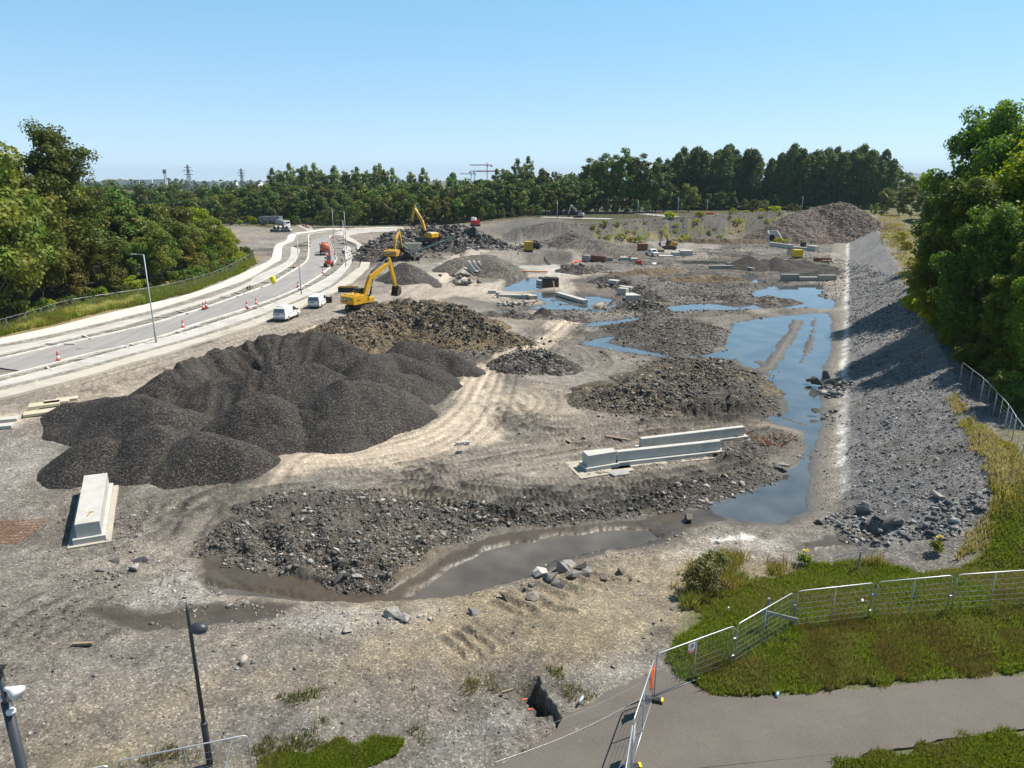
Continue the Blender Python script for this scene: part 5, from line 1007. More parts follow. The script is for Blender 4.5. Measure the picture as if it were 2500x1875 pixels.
blades('weeds', 'tall reddish weeds where the near bank meets the grass', Gs(D((1450,1290),(1490,1225),(1560,1200),(1700,1222),(1900,1208),(1900,1222),(1740,1220),(1640,1270),(1540,1300),(1480,1320))), 26000, .25, .8, .016, grass_mat('red_weed', (0.190, 0.114, 0.057), (0.380, 0.285, 0.095), (0.190, 0.209, 0.057)), 306, cl=(1.2, -.05))
blades('dry_grass', 'straw coloured grass at the head of the slope on the right', Gs(D((2060,1185),(2118,1140),(2146,1080),(2126,1000),(2085,925),(2040,865),(2060,850),(2130,930),(2230,1010),(2212,1060),(2140,1130),(2120,1190),(2060,1220))), 70000, .15, .42, .022, GM3, 307, cl=(2, -.1))
blades('verge_grass', 'rough green and straw grass between the left mesh fence and the footpath', [P(u, v, RZ) for u, v in ((-60, 835), (0, 822), (126, 796), (224, 771), (300, 754), (372, 738), (463, 715), (544, 686), (607, 657), (625, 645), (618, 632), (590, 648), (550, 668), (500, 684), (430, 703), (340, 716), (230, 740), (130, 768), (70, 783), (0, 805), (-100, 822))], 120000, .30, .95, .035, GM1, 308)
blades('verge_grass', 'straw coloured patch of tall grass on the left verge', [P(u, v, RZ) for u, v in ((30, 815), (120, 780), (200, 752), (290, 738), (340, 722), (350, 738), (224, 770), (126, 795))], 60000, .30, .95, .035, GM3, 309, cl=(5, -.1))
blades('grass', 'yellowing grass along the crest path of the bank', [P(u, v, 4.2) for u, v in ((2145, 545), (2175, 535), (2230, 560), (2215, 640), (2260, 720), (2300, 800), (2280, 830), (2235, 790), (2205, 720), (2185, 640), (2150, 590))], 60000, .3, .7, .06, grass_mat('crest_grass', (0.228, 0.218, 0.038), (0.475, 0.380, 0.085), (0.304, 0.285, 0.038)), 310, cl=(5, -.3))
# clump of willow herb and the shrub beside it
for u, v, s, lb in ((1715, 1450, .95, 'dark green willow shrub at the left edge of the grass'), (1742, 1400, .7, 'smaller green shrub behind the willow shrub, among red weeds')):
    p = G(u, v); sh = tree_proto('shrub', 'round', 2.0, 1.25, 40, 90, .075, leaf_mat('willow_leaf', (0.103, 0.137, 0.049), (0.227, 0.261, 0.103), (0.251, 0.194, 0.091), .3, 1.0), BARK, 330 + int(u), .03, .02); plant(sh, p.x, p.y, s, lb, 'shrub')
for u, v, lb in ((2290, 1345, 'clump of weeds with a yellow flower head at the foot of the bank'), (1965, 1378, 'lone weed with yellow flowers at the top of the grass')):
    p = G(u, v); t = empty('ragwort', p, 0, lb, 'plant'); mb = MB(); r = random.Random(u)
    for k in range(14):
        a = r.uniform(0, 6.28); q = (math.cos(a) * r.uniform(.1, .4), math.sin(a) * r.uniform(.1, .4), r.uniform(.35, .8)); mb.tube([(0, 0, 0), (q[0] * .5, q[1] * .5, q[2] * .6), q], [.012, .01, .006], 4)
    mb.build('stem', LF_W, t); v, f = leaves(np.array([(r.uniform(-.25, .25), r.uniform(-.25, .25), r.uniform(.15, .5)) for _ in range(12)]), np.full(12, .18), 30, .07, rng); mesh_obj('foliage', v, f, LF_B, t)
    v, f = leaves(np.array([(.05, 0, .85), (-.12, .05, .8)]), np.full(2, .12), 30, .045, rng, 1.0); mesh_obj('flower', v, f, mat('ragwort_yellow', (.75, .55, .02), .6), t)
# ------------------------------------------------------------------ materials for made things
YEL_P = mat('machine_yellow', (.66, .36, .008), .45, .10, 1.5, dirt=(.30, .20, .08, .5)); YEL_O = mat('worn_yellow', (.55, .30, .03), .6, .15, 1.0, dirt=(.25, .18, .1, .7))
BLACK = mat('machine_black', (.018, .018, .019), .5, .2, 1.0); RUBBER = mat('tyre_rubber', (.022, .021, .020), .85, .2, .5, dirt=(.16, .14, .11, .6)); STEELD = mat('track_steel', (.055, .048, .042), .65, .3, .5, dirt=(.20, .17, .13, .7))
GLASS = mat('dark_glass', (.012, .016, .018), .08, .1, 2.0, spec=.9); GLASSB = mat('rear_glass', (.10, .125, .15), .12, .1, 2.0, spec=.8)
WHITE = mat('van_white', (.74, .74, .73), .35, .05, 2.0, dirt=(.45, .41, .36, .35)); CREAM = mat('crusher_grey', (.42, .41, .37), .6, .12, 1.0, dirt=(.18, .15, .12, .8))
CHROME = mat('piston_rod', (.55, .56, .58), .25, .05, 1.0, metal=.9); RED = mat('red_paint', (.52, .03, .02), .5, .1, 1.0); ORANGE = mat('cone_orange', (.78, .075, .02), .55, .08, .5); CWHITE = mat('cone_white', (.78, .77, .75), .55, .05, .5)
TANKO = mat('tanker_orange', (.50, .085, .03), .45, .15, 1.0, dirt=(.32, .2, .14, .7)); GREENP = mat('tractor_green', (.03, .16, .045), .45, .1, 1.0, dirt=(.2, .17, .1, .4)); GALV = mat('galvanised_steel', (.46, .48, .50), .42, .1, .8, metal=.55); GALVD = mat('lamp_post_grey', (.27, .30, .33), .45, .08, 1.0, metal=.3)
CAST = mat('cast_concrete', (.47, .455, .42), .85, .10, 1.2, dirt=(.30, .285, .26, .55), bump=.01); CASTD = mat('wet_concrete', (.33, .32, .30), .8, .15, 1.0, dirt=(.16, .15, .13, .6)); BLIND = mat('blinding_concrete', (.40, .355, .295), .9, .12, 1.5, dirt=(.33, .29, .23, .8))
WOODM = mat('timber', (.30, .23, .145), .85, .2, .3, dirt=(.14, .11, .08, .6)); WOODG = mat('weathered_timber', (.26, .24, .21), .9, .15, .3); RUST = mat('rusty_steel', (.30, .105, .028), .85, .25, .3); DGREY = mat('lamp_dark_grey', (.035, .040, .050), .45, .12, .6); PLY = mat('formwork_ply', (.20, .085, .045), .7, .2, .8)
BPLAS = mat('black_plastic', (.02, .02, .022), .4, .2, .5); YPLAS = mat('yellow_plastic', (.78, .62, .02), .4, .1, .6); BLUEP = mat('blue_plastic', (.05, .22, .55), .4, .1, .5); SIGNW = mat('sign_white', (.78, .77, .76), .5, .03, .5); SIGNR = mat('sign_red', (.55, .05, .07), .5, .05, .5); SIGNY = mat('sign_yellow', (.75, .62, .04), .5, .05, .5); FLAG = mat('orange_flag', (.85, .14, .02), .6, .08, .3)
PIPEM = mat('concrete_pipe', (.36, .34, .31), .85, .15, .8); TAIL = mat('tail_light', (.35, .015, .02), .3, .1, .5)

def text_mesh(name, body, size, m, parent, M, depth=.02):
    cu = bpy.data.curves.new(name, 'FONT'); cu.body = body; cu.size = size; cu.align_x = 'CENTER'; cu.align_y = 'CENTER'; cu.extrude = depth; cu.offset = size * .03
    t = bpy.data.objects.new(name, cu); col.objects.link(t); dg = bpy.context.evaluated_depsgraph_get(); me = bpy.data.meshes.new_from_object(t.evaluated_get(dg)); bpy.data.objects.remove(t); bpy.data.curves.remove(cu)
    me.name = name; me.materials.clear(); me.materials.append(m); o = bpy.data.objects.new(name, me); col.objects.link(o); o.parent = parent; o.matrix_local = M; return o
def wheel(parent, x, y, r, w, z=None, rim=None, name='wheel'):
    z = r if z is None else z; m = MB(); prof = [(r * .55, -w / 2), (r * .94, -w / 2), (r, -w * .35), (r, w * .35), (r * .94, w / 2), (r * .55, w / 2)]
    n = 20; v = [(x + q * math.cos(6.2832 * k / n), y + t, z + q * math.sin(6.2832 * k / n)) for q, t in prof for k in range(n)]; f = [(i * n + k, i * n + (k + 1) % n, (i + 1) * n + (k + 1) % n, (i + 1) * n + k) for i in range(5) for k in range(n)]
    m.add(v, f); o = m.build(name, RUBBER, parent, 0, True)
    m = MB(); v = [(x + r * .57 * math.cos(6.2832 * k / n), y + t, z + r * .57 * math.sin(6.2832 * k / n)) for t in (-w * .38, w * .38) for k in range(n)]
    m.add(v, [tuple(range(n)), tuple(range(2 * n - 1, n - 1, -1))] + [(k, (k + 1) % n, n + (k + 1) % n, n + k) for k in range(n)]); m.build('rim', rim or GALV, o); return o

# ------------------------------------------------------------------ excavators
def excavator(label, loc, house, track, boom, S=1.0, paint=None, letters=True, top=None, bucket_rz=None, group=None):
    """boom: foot, knee, tip, stick end (x forward, z up, metres before scaling by S)"""
    paint = paint or YEL_P; t = empty('excavator', loc, 0, label, 'excavator', group); t.scale = (S, S, S)
    def rot(o, a): o.rotation_euler = (0, 0, a); return o
    for sy in (-1, 1):
        m = MB(); L, hh = 2.35, .46; prof = [(-L + .45, .02), (L - .45, .02), (L - .12, .16), (L, hh), (L - .12, .78), (L - .45, .92), (-L + .45, .92), (-L + .12, .78), (-L, hh), (-L + .12, .16)]
        m.prism(prof, sy * 1.25 - .32, sy * 1.25 + .32)
        for k in range(17): m.box((-L + .4 + k * .25, sy * 1.25, .93), (.12, .66, .05))
        tr = rot(m.build('track', STEELD, t), track)
        m = MB()
        for k in range(6): m.lathe([(.01, -.03), (.2, -.03), (.2, .03), (.01, .03)], 10)
        vv = [(-1.6 + (i // 40) * .64, sy * (1.25 + .33) + v[2] * sy, .42 + v[1] * 1.0) for i, v in enumerate([(x, y, z) for x, y, z in m.v])]
        vv = [(-1.6 + (i // 40) * .64 + m.v[i][0], sy * 1.58 + m.v[i][2] * sy, .42 + m.v[i][1]) for i in range(len(m.v))]
        w = mesh_obj('roller', vv, m.f, BLACK, tr)
    m = MB(); m.box((0, 0, .62), (2.6, 2.0, .5)); m.lathe([(.75, .85), (.8, .9), (.8, 1.12), (.7, 1.12)], 20); rot(m.build('undercarriage', STEELD, t, .03), track)
    R_ = rot(bpy.data.objects.new('upper_body', bpy.data.meshes.new('upper_body')), house); 
    m = MB(); m.box((-.65, 0, 1.27), (3.9, 2.75, .24)); m.prism([(-2.75, 1.25), (-2.55, 1.12), (-1.2, 1.12), (-1.2, 2.42), (-2.45, 2.42), (-2.75, 2.2)], -1.42, 1.42); m.box((-.55, -.98, 1.85), (1.5, .82, .95)); m.box((-.6, .95, 1.75), (1.4, .9, .75)); m.box((.75, -1.0, 1.62), (1.1, .75, .5))
    o = m.build('upper_body', paint, t, .05); bpy.data.objects.remove(R_); rot(o, house); body = o
    m = MB(); m.box((-1.5, 0, 2.46), (1.7, 2.0, .09)); m.box((-1.3, .5, 2.55), (.35, .35, .2)); m.build('engine_cover', top or paint, body, .03)
    m = MB(); m.box((-2.77, 0, 1.98), (.05, .5, .06)); m.tube([(-1.9, -.8, 2.45), (-1.9, -.8, 2.95)], .06); m.build('exhaust', BLACK, body)
    m = MB(); m.tube([(.2, 1.38, 1.4), (.2, 1.38, 2.5), (-1.0, 1.38, 2.5), (-1.0, 1.38, 1.4)], .025); m.tube([(.2, -1.42, 1.4), (.2, -1.42, 2.3), (-1.0, -1.42, 2.55), (-2.4, -1.3, 2.75)], .025); m.build('handrail', BLACK, body)
    cb = MB(); cb.prism([(-.35, 1.38), (1.35, 1.38), (1.5, 1.9), (1.05, 3.02), (-.3, 3.05), (-.42, 2.2)], .42, 1.38); cab = cb.build('cab', BLACK, body, .05)
    m = MB(); m.prism([(1.47, 1.55), (1.52, 1.9), (1.13, 2.9), (1.08, 2.9), (1.4, 1.9)], .5, 1.3); m.build('windscreen', GLASS, cab)
    m = MB(); m.prism([(-.2, 1.95), (1.25, 1.95), (.95, 2.88), (-.2, 2.9)], 1.36, 1.395); m.prism([(-.2, 1.95), (1.25, 1.95), (.95, 2.88), (-.2, 2.9)], .405, .44); m.build('side_window', GLASS, cab)
    m = MB(); m.box((-.4, .9, 2.55), (.04, .75, .6)); m.build('rear_window', GLASS, cab)
    if letters:
        m = MB(); m.box((-2.765, .42, 1.86), (.04, 1.0, .62), 0); pl = m.build('badge_panel', BLACK, body)
        Mx = Matrix.Translation((-2.80, .42, 1.86)) @ Matrix(((0, 0, -1, 0), (-1, 0, 0, 0), (0, 1, 0, 0), (0, 0, 0, 1))); text_mesh('lettering', 'CAT', .52, SIGNW, pl, Mx, .008)
        m = MB(); m.add([(-2.81, .42 - .13, 1.70), (-2.81, .42 + .13, 1.70), (-2.81, .42, 1.86)], [(0, 1, 2)]); m.build('badge_triangle', YEL_P, pl)
        for yy in (-.75,): m = MB(); m.lathe([(.01, 0), (.24, 0), (.24, .03), (.01, .03)], 18); mesh_obj('round_badge', [(-2.775 - v[2], yy + v[0], 1.9 + v[1]) for v in m.v], m.f, GLASSB, body)
        m = MB(); m.box((-1.8, -1.425, 1.75), (.75, .02, .16)); m.build('side_decal', mat('decal_brown', (.25, .10, .04), .5), body)
    a, k, tip, se = [Vector((p[0], 0, p[1])) for p in boom]; W = .5
    def beam(name, pts, hs, w, mm, par):
        m = MB(); v = []
        for i, p in enumerate(pts):
            t_ = (pts[min(i + 1, len(pts) - 1)] - pts[max(i - 1, 0)]).normalized(); n_ = Vector((-t_.z, 0, t_.x))
            for y in (-w / 2, w / 2): v += [p + n_ * hs[i] / 2 + Vector((0, y, 0)), p - n_ * hs[i] / 2 + Vector((0, y, 0))]
        f = []
        for i in range(len(pts) - 1):
            o_ = i * 4; f += [(o_, o_ + 4, o_ + 6, o_ + 2), (o_ + 1, o_ + 3, o_ + 7, o_ + 5), (o_, o_ + 1, o_ + 5, o_ + 4), (o_ + 2, o_ + 6, o_ + 7, o_ + 3)]
        f += [(0, 2, 3, 1), (len(v) - 4, len(v) - 3, len(v) - 1, len(v) - 2)]
        m.add(v, f); return m.build(name, mm, par, .03)
    bm = beam('boom', [a, a.lerp(k, .55), k, k.lerp(tip, .5), tip], [.45, .72, .86, .62, .4], W, paint, body)
    d2 = (tip - se).normalized(); ext = tip + d2 * .75
    st = beam('stick', [ext, tip, tip.lerp(se, .35), se], [.3, .62, .55, .28], .4, paint, body)
    def cyl(name, p, q, par, off=0.0, r=.1):
        p = p + Vector((0, off, 0)); q = q + Vector((0, off, 0)); mid = p.lerp(q, .58); m = MB(); m.tube([p, mid], r, 8); o_ = m.build(name, BLACK, par, 0, False); m = MB(); m.tube([mid, q], r * .6, 8); m.build('rod', CHROME, o_)
    for s_ in (-.36, .36): cyl('boom_cylinder', Vector((a.x + .6, 0, a.z - .45)), k.lerp(tip, .1) + Vector((-.1, 0, -.25)), body, s_, .11)
    up = Vector((-(tip - k).normalized().z, 0, (tip - k).normalized().x)); cyl('stick_cylinder', k + up * .62 + (tip - k) * .08, ext + Vector((0, 0, .05)), body, 0, .11)
    nn = Vector((d2.z, 0, -d2.x)); cyl('bucket_cylinder', tip + nn * .48 - d2 * .1, se + nn * .42 + d2 * .7, body, 0, .08)
    # bucket curled under the stick end, open side towards the machine
    bk = MB(); w = 1.35; pr = [(0, .1), (.42, -.1), (.62, -.55), (.5, -1.05), (.1, -1.35), (-.45, -1.42)]; inn = [(x * .9 - .03, z * .93 - .02) for x, z in pr]; v = []; n_ = len(pr)
    for y in (-w / 2, w / 2): v += [(se.x + x, y, se.z + z) for x, z in pr] + [(se.x + x, y, se.z + z) for x, z in inn]
    f = []
    for i in range(n_ - 1): f += [(i, i + 1, i + 1 + 2 * n_, i + 2 * n_), (n_ + i, n_ + i + 2 * n_, n_ + i + 1 + 2 * n_, n_ + i + 1)]
    f += [tuple(range(n_)), tuple(range(2 * n_, 3 * n_))[::-1], (0, 2 * n_, 3 * n_, n_), (n_ - 1, 2 * n_ - 1, 4 * n_ - 1, 3 * n_ - 1)]
    bk.add(v, f)
    for kk in range(5): bk.bar((se.x - .42, -w / 2 + .12 + kk * (w - .24) / 4, se.z - 1.41), (se.x - .70, -w / 2 + .12 + kk * (w - .24) / 4, se.z - 1.36), .12, .08, .05, .03)
    bk.bar((se.x, -.16, se.z + .1), (se.x + .35, -.16, se.z - .1), .08, .3); bk.bar((se.x, .16, se.z + .1), (se.x + .35, .16, se.z - .1), .08, .3)
    bk.build('bucket', mat('bucket_steel', (.13, .095, .07), .6, .3, .6, dirt=(.035, .03, .028, .8)), body)
    m = MB(); m.tube([(.4, -1.3, 2.2), (.45, -1.55, 2.45)], .02); m.box((.45, -1.6, 2.55), (.05, .25, .35)); m.build('mirror', BLACK, body)
    return t
hd = lambda deg: rad(90 - deg)              # heading measured from straight away towards the right
p = P(884, 756, RZ); excavator('nearest yellow excavator, its boom raised and bucket hanging over the track', p, hd(36), hd(14), ((.5, 1.9), (2.0, 4.5), (6.0, 6.35), (7.0, 2.6)), 1.05)
p = P(962, 636, 1.0); excavator('middle yellow excavator facing away from the camera towards the crusher', p, hd(8), hd(25), ((.5, 1.9), (1.7, 4.4), (4.6, 5.9), (6.2, 2.2)), 1.12, YEL_O)
excavator('yellow excavator with a white topped body standing up on the rubble heap', PY(1044, 590, 199), hd(-55), hd(60), ((.5, 1.9), (1.6, 5.0), (4.2, 8.6), (5.2, 5.0)), 1.05, YEL_P, False, WHITE)
excavator('small yellow excavator far off on the pit floor by the white pickup', P(1634, 608, .1), hd(-80), hd(90), ((.5, 1.9), (1.0, 3.9), (2.6, 5.4), (3.2, 2.2)), .85, YEL_O, False)
p = PY(1412, 532, 292); excavator('grey excavator far away behind the mound, arm folded', p, hd(-70), hd(-70), ((.5, 1.9), (1.7, 4.2), (4.2, 5.6), (5.2, 1.8)), .8, CREAM, False)
# spare bucket/blade lying by the track
t = empty('spare_bucket', P(850, 716, RZ), rad(-4), 'black framed spare bucket lying beside the nearest excavator', 'bucket'); m = MB(); m.box((0, .4, .55), (3.3, .08, 1.1)); m.box((0, 0, .06), (3.3, .9, .1)); m.box((-1.62, 0, .55), (.08, .9, 1.1)); m.box((1.62, 0, .55), (.08, .9, 1.1)); m.build('shell', BLACK, t, .02); m = MB(); m.bar((-1.7, -.45, 1.12), (1.7, -.45, 1.12), .1); m.bar((-1.7, .45, 1.15), (1.7, .45, 1.15), .12); m.build('rim', YEL_O, t); m = MB(); m.tube([(-.4, .4, 1.1), (-.4, .4, 1.4), (.4, .4, 1.4), (.4, .4, 1.1)], .05); m.build('bracket', STEELD, t)

# ------------------------------------------------------------------ vans
def van(label, loc, rz, L=4.9, open_door=False, beacon=False):
    t = empty('van', loc, rz, label, 'van'); H = 1.92; W = .93
    prof = [(0, .32), (-.02, .8), (.05, 1.25), (.16, 1.82), (.35, 1.90), (.5, H), (2.9, H), (3.25, 1.84), (3.98, 1.14), (4.2, 1.06), (4.8, .92), (4.88, .7), (4.86, .32)]
    m = MB(); sec = []; n = len(prof)
    for y, k in ((-W, .0), (-W, .06), (W, .06), (W, .0)): pass
    v = []; wid = lambda z: W - max(0, z - 1.05) * .14
    for x, z in prof: v.append((x - L / 2, -wid(z), z))
    for x, z in prof: v.append((x - L / 2, wid(z), z))
    f = [tuple(range(n)), tuple(range(2 * n - 1, n - 1, -1))] + [(i, i + n, (i + 1) % n + n, (i + 1) % n) for i in range(n)]
    m.add(v, f); body = m.build('body', WHITE, t, .06)
    q = lambda x: x - L / 2
    m = MB(); m.add([(q(3.30), -wid(1.8) + .07, 1.815), (q(3.30), wid(1.8) - .07, 1.815), (q(3.96), .80, 1.185), (q(3.96), -.80, 1.185)], [(0, 1, 2, 3)]); o = m.build('windscreen', GLASS, t); o.location = (.025, 0, .025)
    m = MB(); m.prism([(q(.035) - .03, 1.22), (q(.15) - .03, 1.74), (q(.15), 1.74), (q(.035), 1.22)], -.72, .72); m.build('rear_window', GLASSB, t)
    for s in (-1, 1):
        m = MB(); pts = [(2.55, 1.2), (3.72, 1.2), (3.2, 1.7), (2.6, 1.74)]; m.add([(q(x), s * (wid(z) + .012), z) for x, z in pts] + [(q(x), s * (wid(z) - .03), z) for x, z in pts], [(0, 1, 2, 3), (7, 6, 5, 4), (0, 4, 5, 1), (1, 5, 6, 2), (2, 6, 7, 3), (3, 7, 4, 0)]); m.build('side_window', GLASS, t)
        m = MB(); m.box((q(.03), s * .83, 1.02), (.06, .13, .42)); m.build('tail_light', TAIL, t, .01)
        m = MB(); m.box((q(4.72), s * .68, .86), (.28, .32, .16)); m.build('headlight', GLASSB, t, .02)
        m = MB(); m.box((q(3.62), s * 1.06, 1.22), (.12, .2, .24)); m.build('mirror', BLACK, t, .03)
        for x in (.98, 4.0): wheel(t, q(x), s * .83, .335, .22)
        m = MB(); m.box((q(1.9), s * (W + .012), 1.0), (2.2, .014, .03)); m.build('side_rail', CREAM, t)
    m = MB(); m.box((q(-.03), 0, .45), (.12, 1.78, .22)); m.build('bumper', mat('bumper_grey', (.30, .30, .30), .6, .1, 1.0), t, .03)
    m = MB(); m.box((q(-.03), .25, .95), (.03, .52, .11)); m.build('number_plate', BLACK, t)
    m = MB(); m.box((q(-.02), 0, 1.12), (.03, 1.3, .05)); m.build('door_seam', CREAM, t)
    if beacon: m = MB(); m.box((q(.6), .1, 1.97), (.22, 1.0, .1)); m.build('beacon_bar', mat('amber', (.5, .26, .03), .4), t, .02)
    if open_door:
        d = MB(); d.box((.45, 0, .75), (.95, .07, .95)); d.tube([(0, 0, 1.2), (.25, 0, 1.72), (.8, 0, 1.74), (.92, 0, 1.2)], .03); o = d.build('open_door', BLACK, t, .03); o.location = (q(3.45), -W, 0); o.rotation_euler = (0, 0, rad(-62)); tag(o, 'dark inner face of the open driver door')
    return t
_h = P(658, 780, RZ) - P(571, 812, RZ); van('nearer white van, all its doors shut, amber bar on the roof', P(702, 777, RZ), math.atan2(_h.y, _h.x) + rad(2), beacon=True)
_h = P(730, 752, RZ) - P(658, 781, RZ); van('farther white van with its front door standing open', P(778, 747, RZ), math.atan2(_h.y, _h.x) + rad(6), open_door=True)
# pickup and lorries far away
def pickup(label, loc, rz):
    t = empty('pickup', loc, rz, label, 'pickup'); m = MB(); m.prism([(-2.4, .45), (2.4, .45), (2.45, 1.0), (1.3, 1.1), (.75, 1.75), (-.55, 1.78), (-.7, 1.1), (-2.4, 1.1)], -.88, .88); m.build('body', WHITE, t, .05)
    m = MB(); m.add([(1.29, -.75, 1.14), (1.29, .75, 1.14), (.80, .70, 1.70), (.80, -.70, 1.70)], [(0, 1, 2, 3)]); o = m.build('windscreen', GLASS, t); o.location = (.03, 0, .01)
    m = MB(); m.box((0, 0, 1.42), (1.0, 1.79, .45)); m.build('side_window', GLASS, t); m = MB(); m.box((-1.6, 0, 1.12), (1.5, 1.5, .05)); m.build('load_bed', BLACK, t)
    for x in (-1.5, 1.55):
        for s in (-1, 1): wheel(t, x, s * .82, .37, .24)
    return t
pickup('white pickup parked by the concrete slabs on the far pit floor', P(1592, 624, .05), rad(-70))
def lorry(label, loc, rz, c1, c2, kind):
    t = empty('lorry', loc, rz, label, 'lorry'); m = MB(); m.box((0, 0, .85), (6.5, 1.6, .3)); m.build('chassis', BLACK, t)
    m = MB(); m.prism([(2.1, .7), (3.4, .7), (3.45, 1.6), (3.2, 2.7), (2.1, 2.75)], -1.15, 1.15); cb = m.build('cab', c1, t, .05); m = MB(); m.box((3.36, 0, 2.1), (.2, 1.9, .75)); m.build('windscreen', GLASS, cb)
    if kind == 'drum': m = MB(); m.tube([(-3.1, 0, 2.6), (-2.4, 0, 2.4), (-.8, 0, 2.1), (.9, 0, 1.9), (1.9, 0, 1.85)], [.55, .9, 1.2, 1.05, .5], 16); m.build('drum', c2, t, 0, True)
    else: m = MB(); m.box((-.6, 0, 2.0), (5.0, 2.3, 1.9)); m.build('box_body', c2, t, .04)
    for x in (-2.3, -1.1, 2.4):
        for s in (-1, 1): wheel(t, x, s * 1.0, .5, .3)
    return t
lorry('white cab lorry with a mixer drum near the pipe stack', PY(690, 556, 282), rad(-35), WHITE, mat('grey_green', (.20, .25, .24), .5), 'drum')
lorry('dark box lorry parked at the far left end of the road', PY(655, 545, 310), rad(170), mat('grey_blue', (.16, .18, .20), .5), mat('grey_box', (.20, .21, .22), .6), 'box')
lorry('dark box lorry standing right of another one at the far end of the road', PY(672, 545, 304), rad(160), mat('grey_blue2', (.13, .15, .17), .5), mat('grey_box2', (.17, .18, .19), .6), 'box')
t = empty('pickup', PY(1752, 523, 305), rad(5), 'tiny pale car on the grass beyond the berm', 'car'); t.location.z = H1(t.location.x, t.location.y); m = MB(); m.prism([(-2, .4), (2, .4), (2, .95), (1.0, 1.0), (.5, 1.5), (-1.2, 1.5), (-2, 1.0)], -.85, .85); m.build('body', WHITE, t, .05); m = MB(); m.box((-.3, 0, 1.25), (1.4, 1.72, .35)); m.build('window', GLASS, t); [wheel(t, x, s * .8, .33, .2) for x in (-1.3, 1.3) for s in (-1, 1)]
t = empty('dumper', PY(1738, 524, 303), 0, 'tiny orange dumper on the grass beyond the berm', 'dumper'); t.location.z = H1(t.location.x, t.location.y); m = MB(); m.prism([(-1.8, 1.0), (.2, 1.0), (.5, 2.0), (-2.2, 2.1)], -1, 1); m.build('skip', ORANGE, t); m = MB(); m.box((1.0, 0, 1.1), (1.6, 1.3, .9)); m.build('body', YEL_O, t, .04); [wheel(t, x, s * .9, .5, .35) for x in (-1.0, 1.2) for s in (-1, 1)]
# tractor with slurry tanker, and the small telehandler
def tractor(label, loc, rz):
    t = empty('tractor', loc, rz, label, 'tractor'); m = MB(); m.box((1.3, 0, 1.3), (2.0, .9, .9), 0, 0, 0, .85); m.build('bonnet', GREENP, t, .05); m = MB(); m.box((-.2, 0, 1.95), (1.5, 1.6, 1.5), 0, 0, 0, .88); cb = m.build('cab', GLASS, t, .03); m = MB(); m.box((-.2, 0, 2.78), (1.7, 1.7, .16)); m.build('roof', GREENP, cb, .03)
    for s in (-1, 1): wheel(t, -.5, s * .95, .92, .55, None, YEL_O); wheel(t, 1.9, s * .85, .62, .4, None, YEL_O); m = MB(); m.box((-.5, s * .95, 1.95), (1.3, .6, .1)); m.build('mudguard', GREENP, t, .02)
    m = MB(); m.tube([(.9, .35, 1.7), (.9, .35, 2.8)], .05); m.build('exhaust', BLACK, t); m = MB(); m.bar((-.6, 1.2, 2.4), (-.6, .8, 2.4), .05); m.box((-.6, 1.3, 2.3), (.06, .25, .45)); m.build('mirror', BLACK, t); return t
_h = P(796, 588, RZ) - P(794, 640, RZ); _a = math.atan2(_h.y, _h.x)
tp = P(794, 622, RZ); tractor('green tractor hitched in front of the orange tanker on the road', tp + Vector((math.cos(_a), math.sin(_a), 0)) * 5.6, _a)
t = empty('tanker', tp, _a, 'dirty orange slurry tanker trailer standing on the new road', 'tanker'); m = MB(); m.tube([(-2.3, 0, 1.95), (-2.15, 0, 1.95), (-1.7, 0, 1.95), (1.9, 0, 1.95), (2.3, 0, 1.95), (2.5, 0, 1.95)], [.35, .95, 1.25, 1.25, .95, .4], 22); m.build('tank', TANKO, t, 0, True)
m = MB(); m.box((0, 0, .8), (4.2, 1.1, .3)); m.bar((2, 0, .8), (3.9, 0, .7), .25); m.build('chassis', TANKO, t); m = MB(); m.tube([(-2.3, 0, 1.0), (-2.6, 0, .9), (-2.6, 0, .45)], .14); m.lathe([(.3, 1.6), (.3, 1.7)], 12, (-2.3, 0, 0)); m.build('outlet', STEELD, t); m = MB(); m.box((-2.45, 0, .75), (.1, 2.3, .16)); m.build('rear_bar', CWHITE, t); m = MB(); m.box((-1.9, 1.5, .95), (.9, .5, .06)); m.box((-1.9, -1.5, .95), (.9, .5, .06)); m.build('mudguard', TANKO, t)
for s in (-1, 1): wheel(t, -.3, s * 1.05, .72, .55, None, CREAM)
m = MB(); m.box((-2.35, 0, 2.1), (.05, 1.1, .14)); m.build('pale_band', mat('faded_band', (.55, .35, .28), .6), t)
_t2 = P(803, 651, RZ); t = empty('telehandler', _t2, _a + rad(-8), 'small red telehandler just in front of the orange tanker', 'telehandler'); OR2 = mat('red_orange', (.55, .075, .03), .5, .12, .8, dirt=(.25, .16, .12, .4))
m = MB(); m.box((0, 0, .95), (3.0, 1.1, .7)); m.box((-1.3, 0, 1.15), (.6, 1.2, .7)); m.build('body', OR2, t, .05); m = MB(); m.box((.1, -.1, 1.9), (1.1, .95, 1.4), 0, 0, 0, .9); cb = m.build('cab', GLASSB, t, .03); m = MB(); m.box((.1, -.1, 2.64), (1.2, 1.05, .1)); m.build('roof', OR2, cb); m = MB(); m.bar((-1.5, .55, 1.5), (2.0, .55, 1.0), .25, .28); m.build('arm', OR2, t, .02); m = MB(); m.box((2.3, .2, .55), (.5, 1.7, .6)); m.build('bucket', BLACK, t, .02); m = MB(); m.box((.6, .75, 1.9), (.06, .3, .5)); m.build('mirror', BLACK, t)
for x in (-1.0, 1.1):
    for s in (-1, 1): wheel(t, x, s * .75, .48, .36, None, OR2)

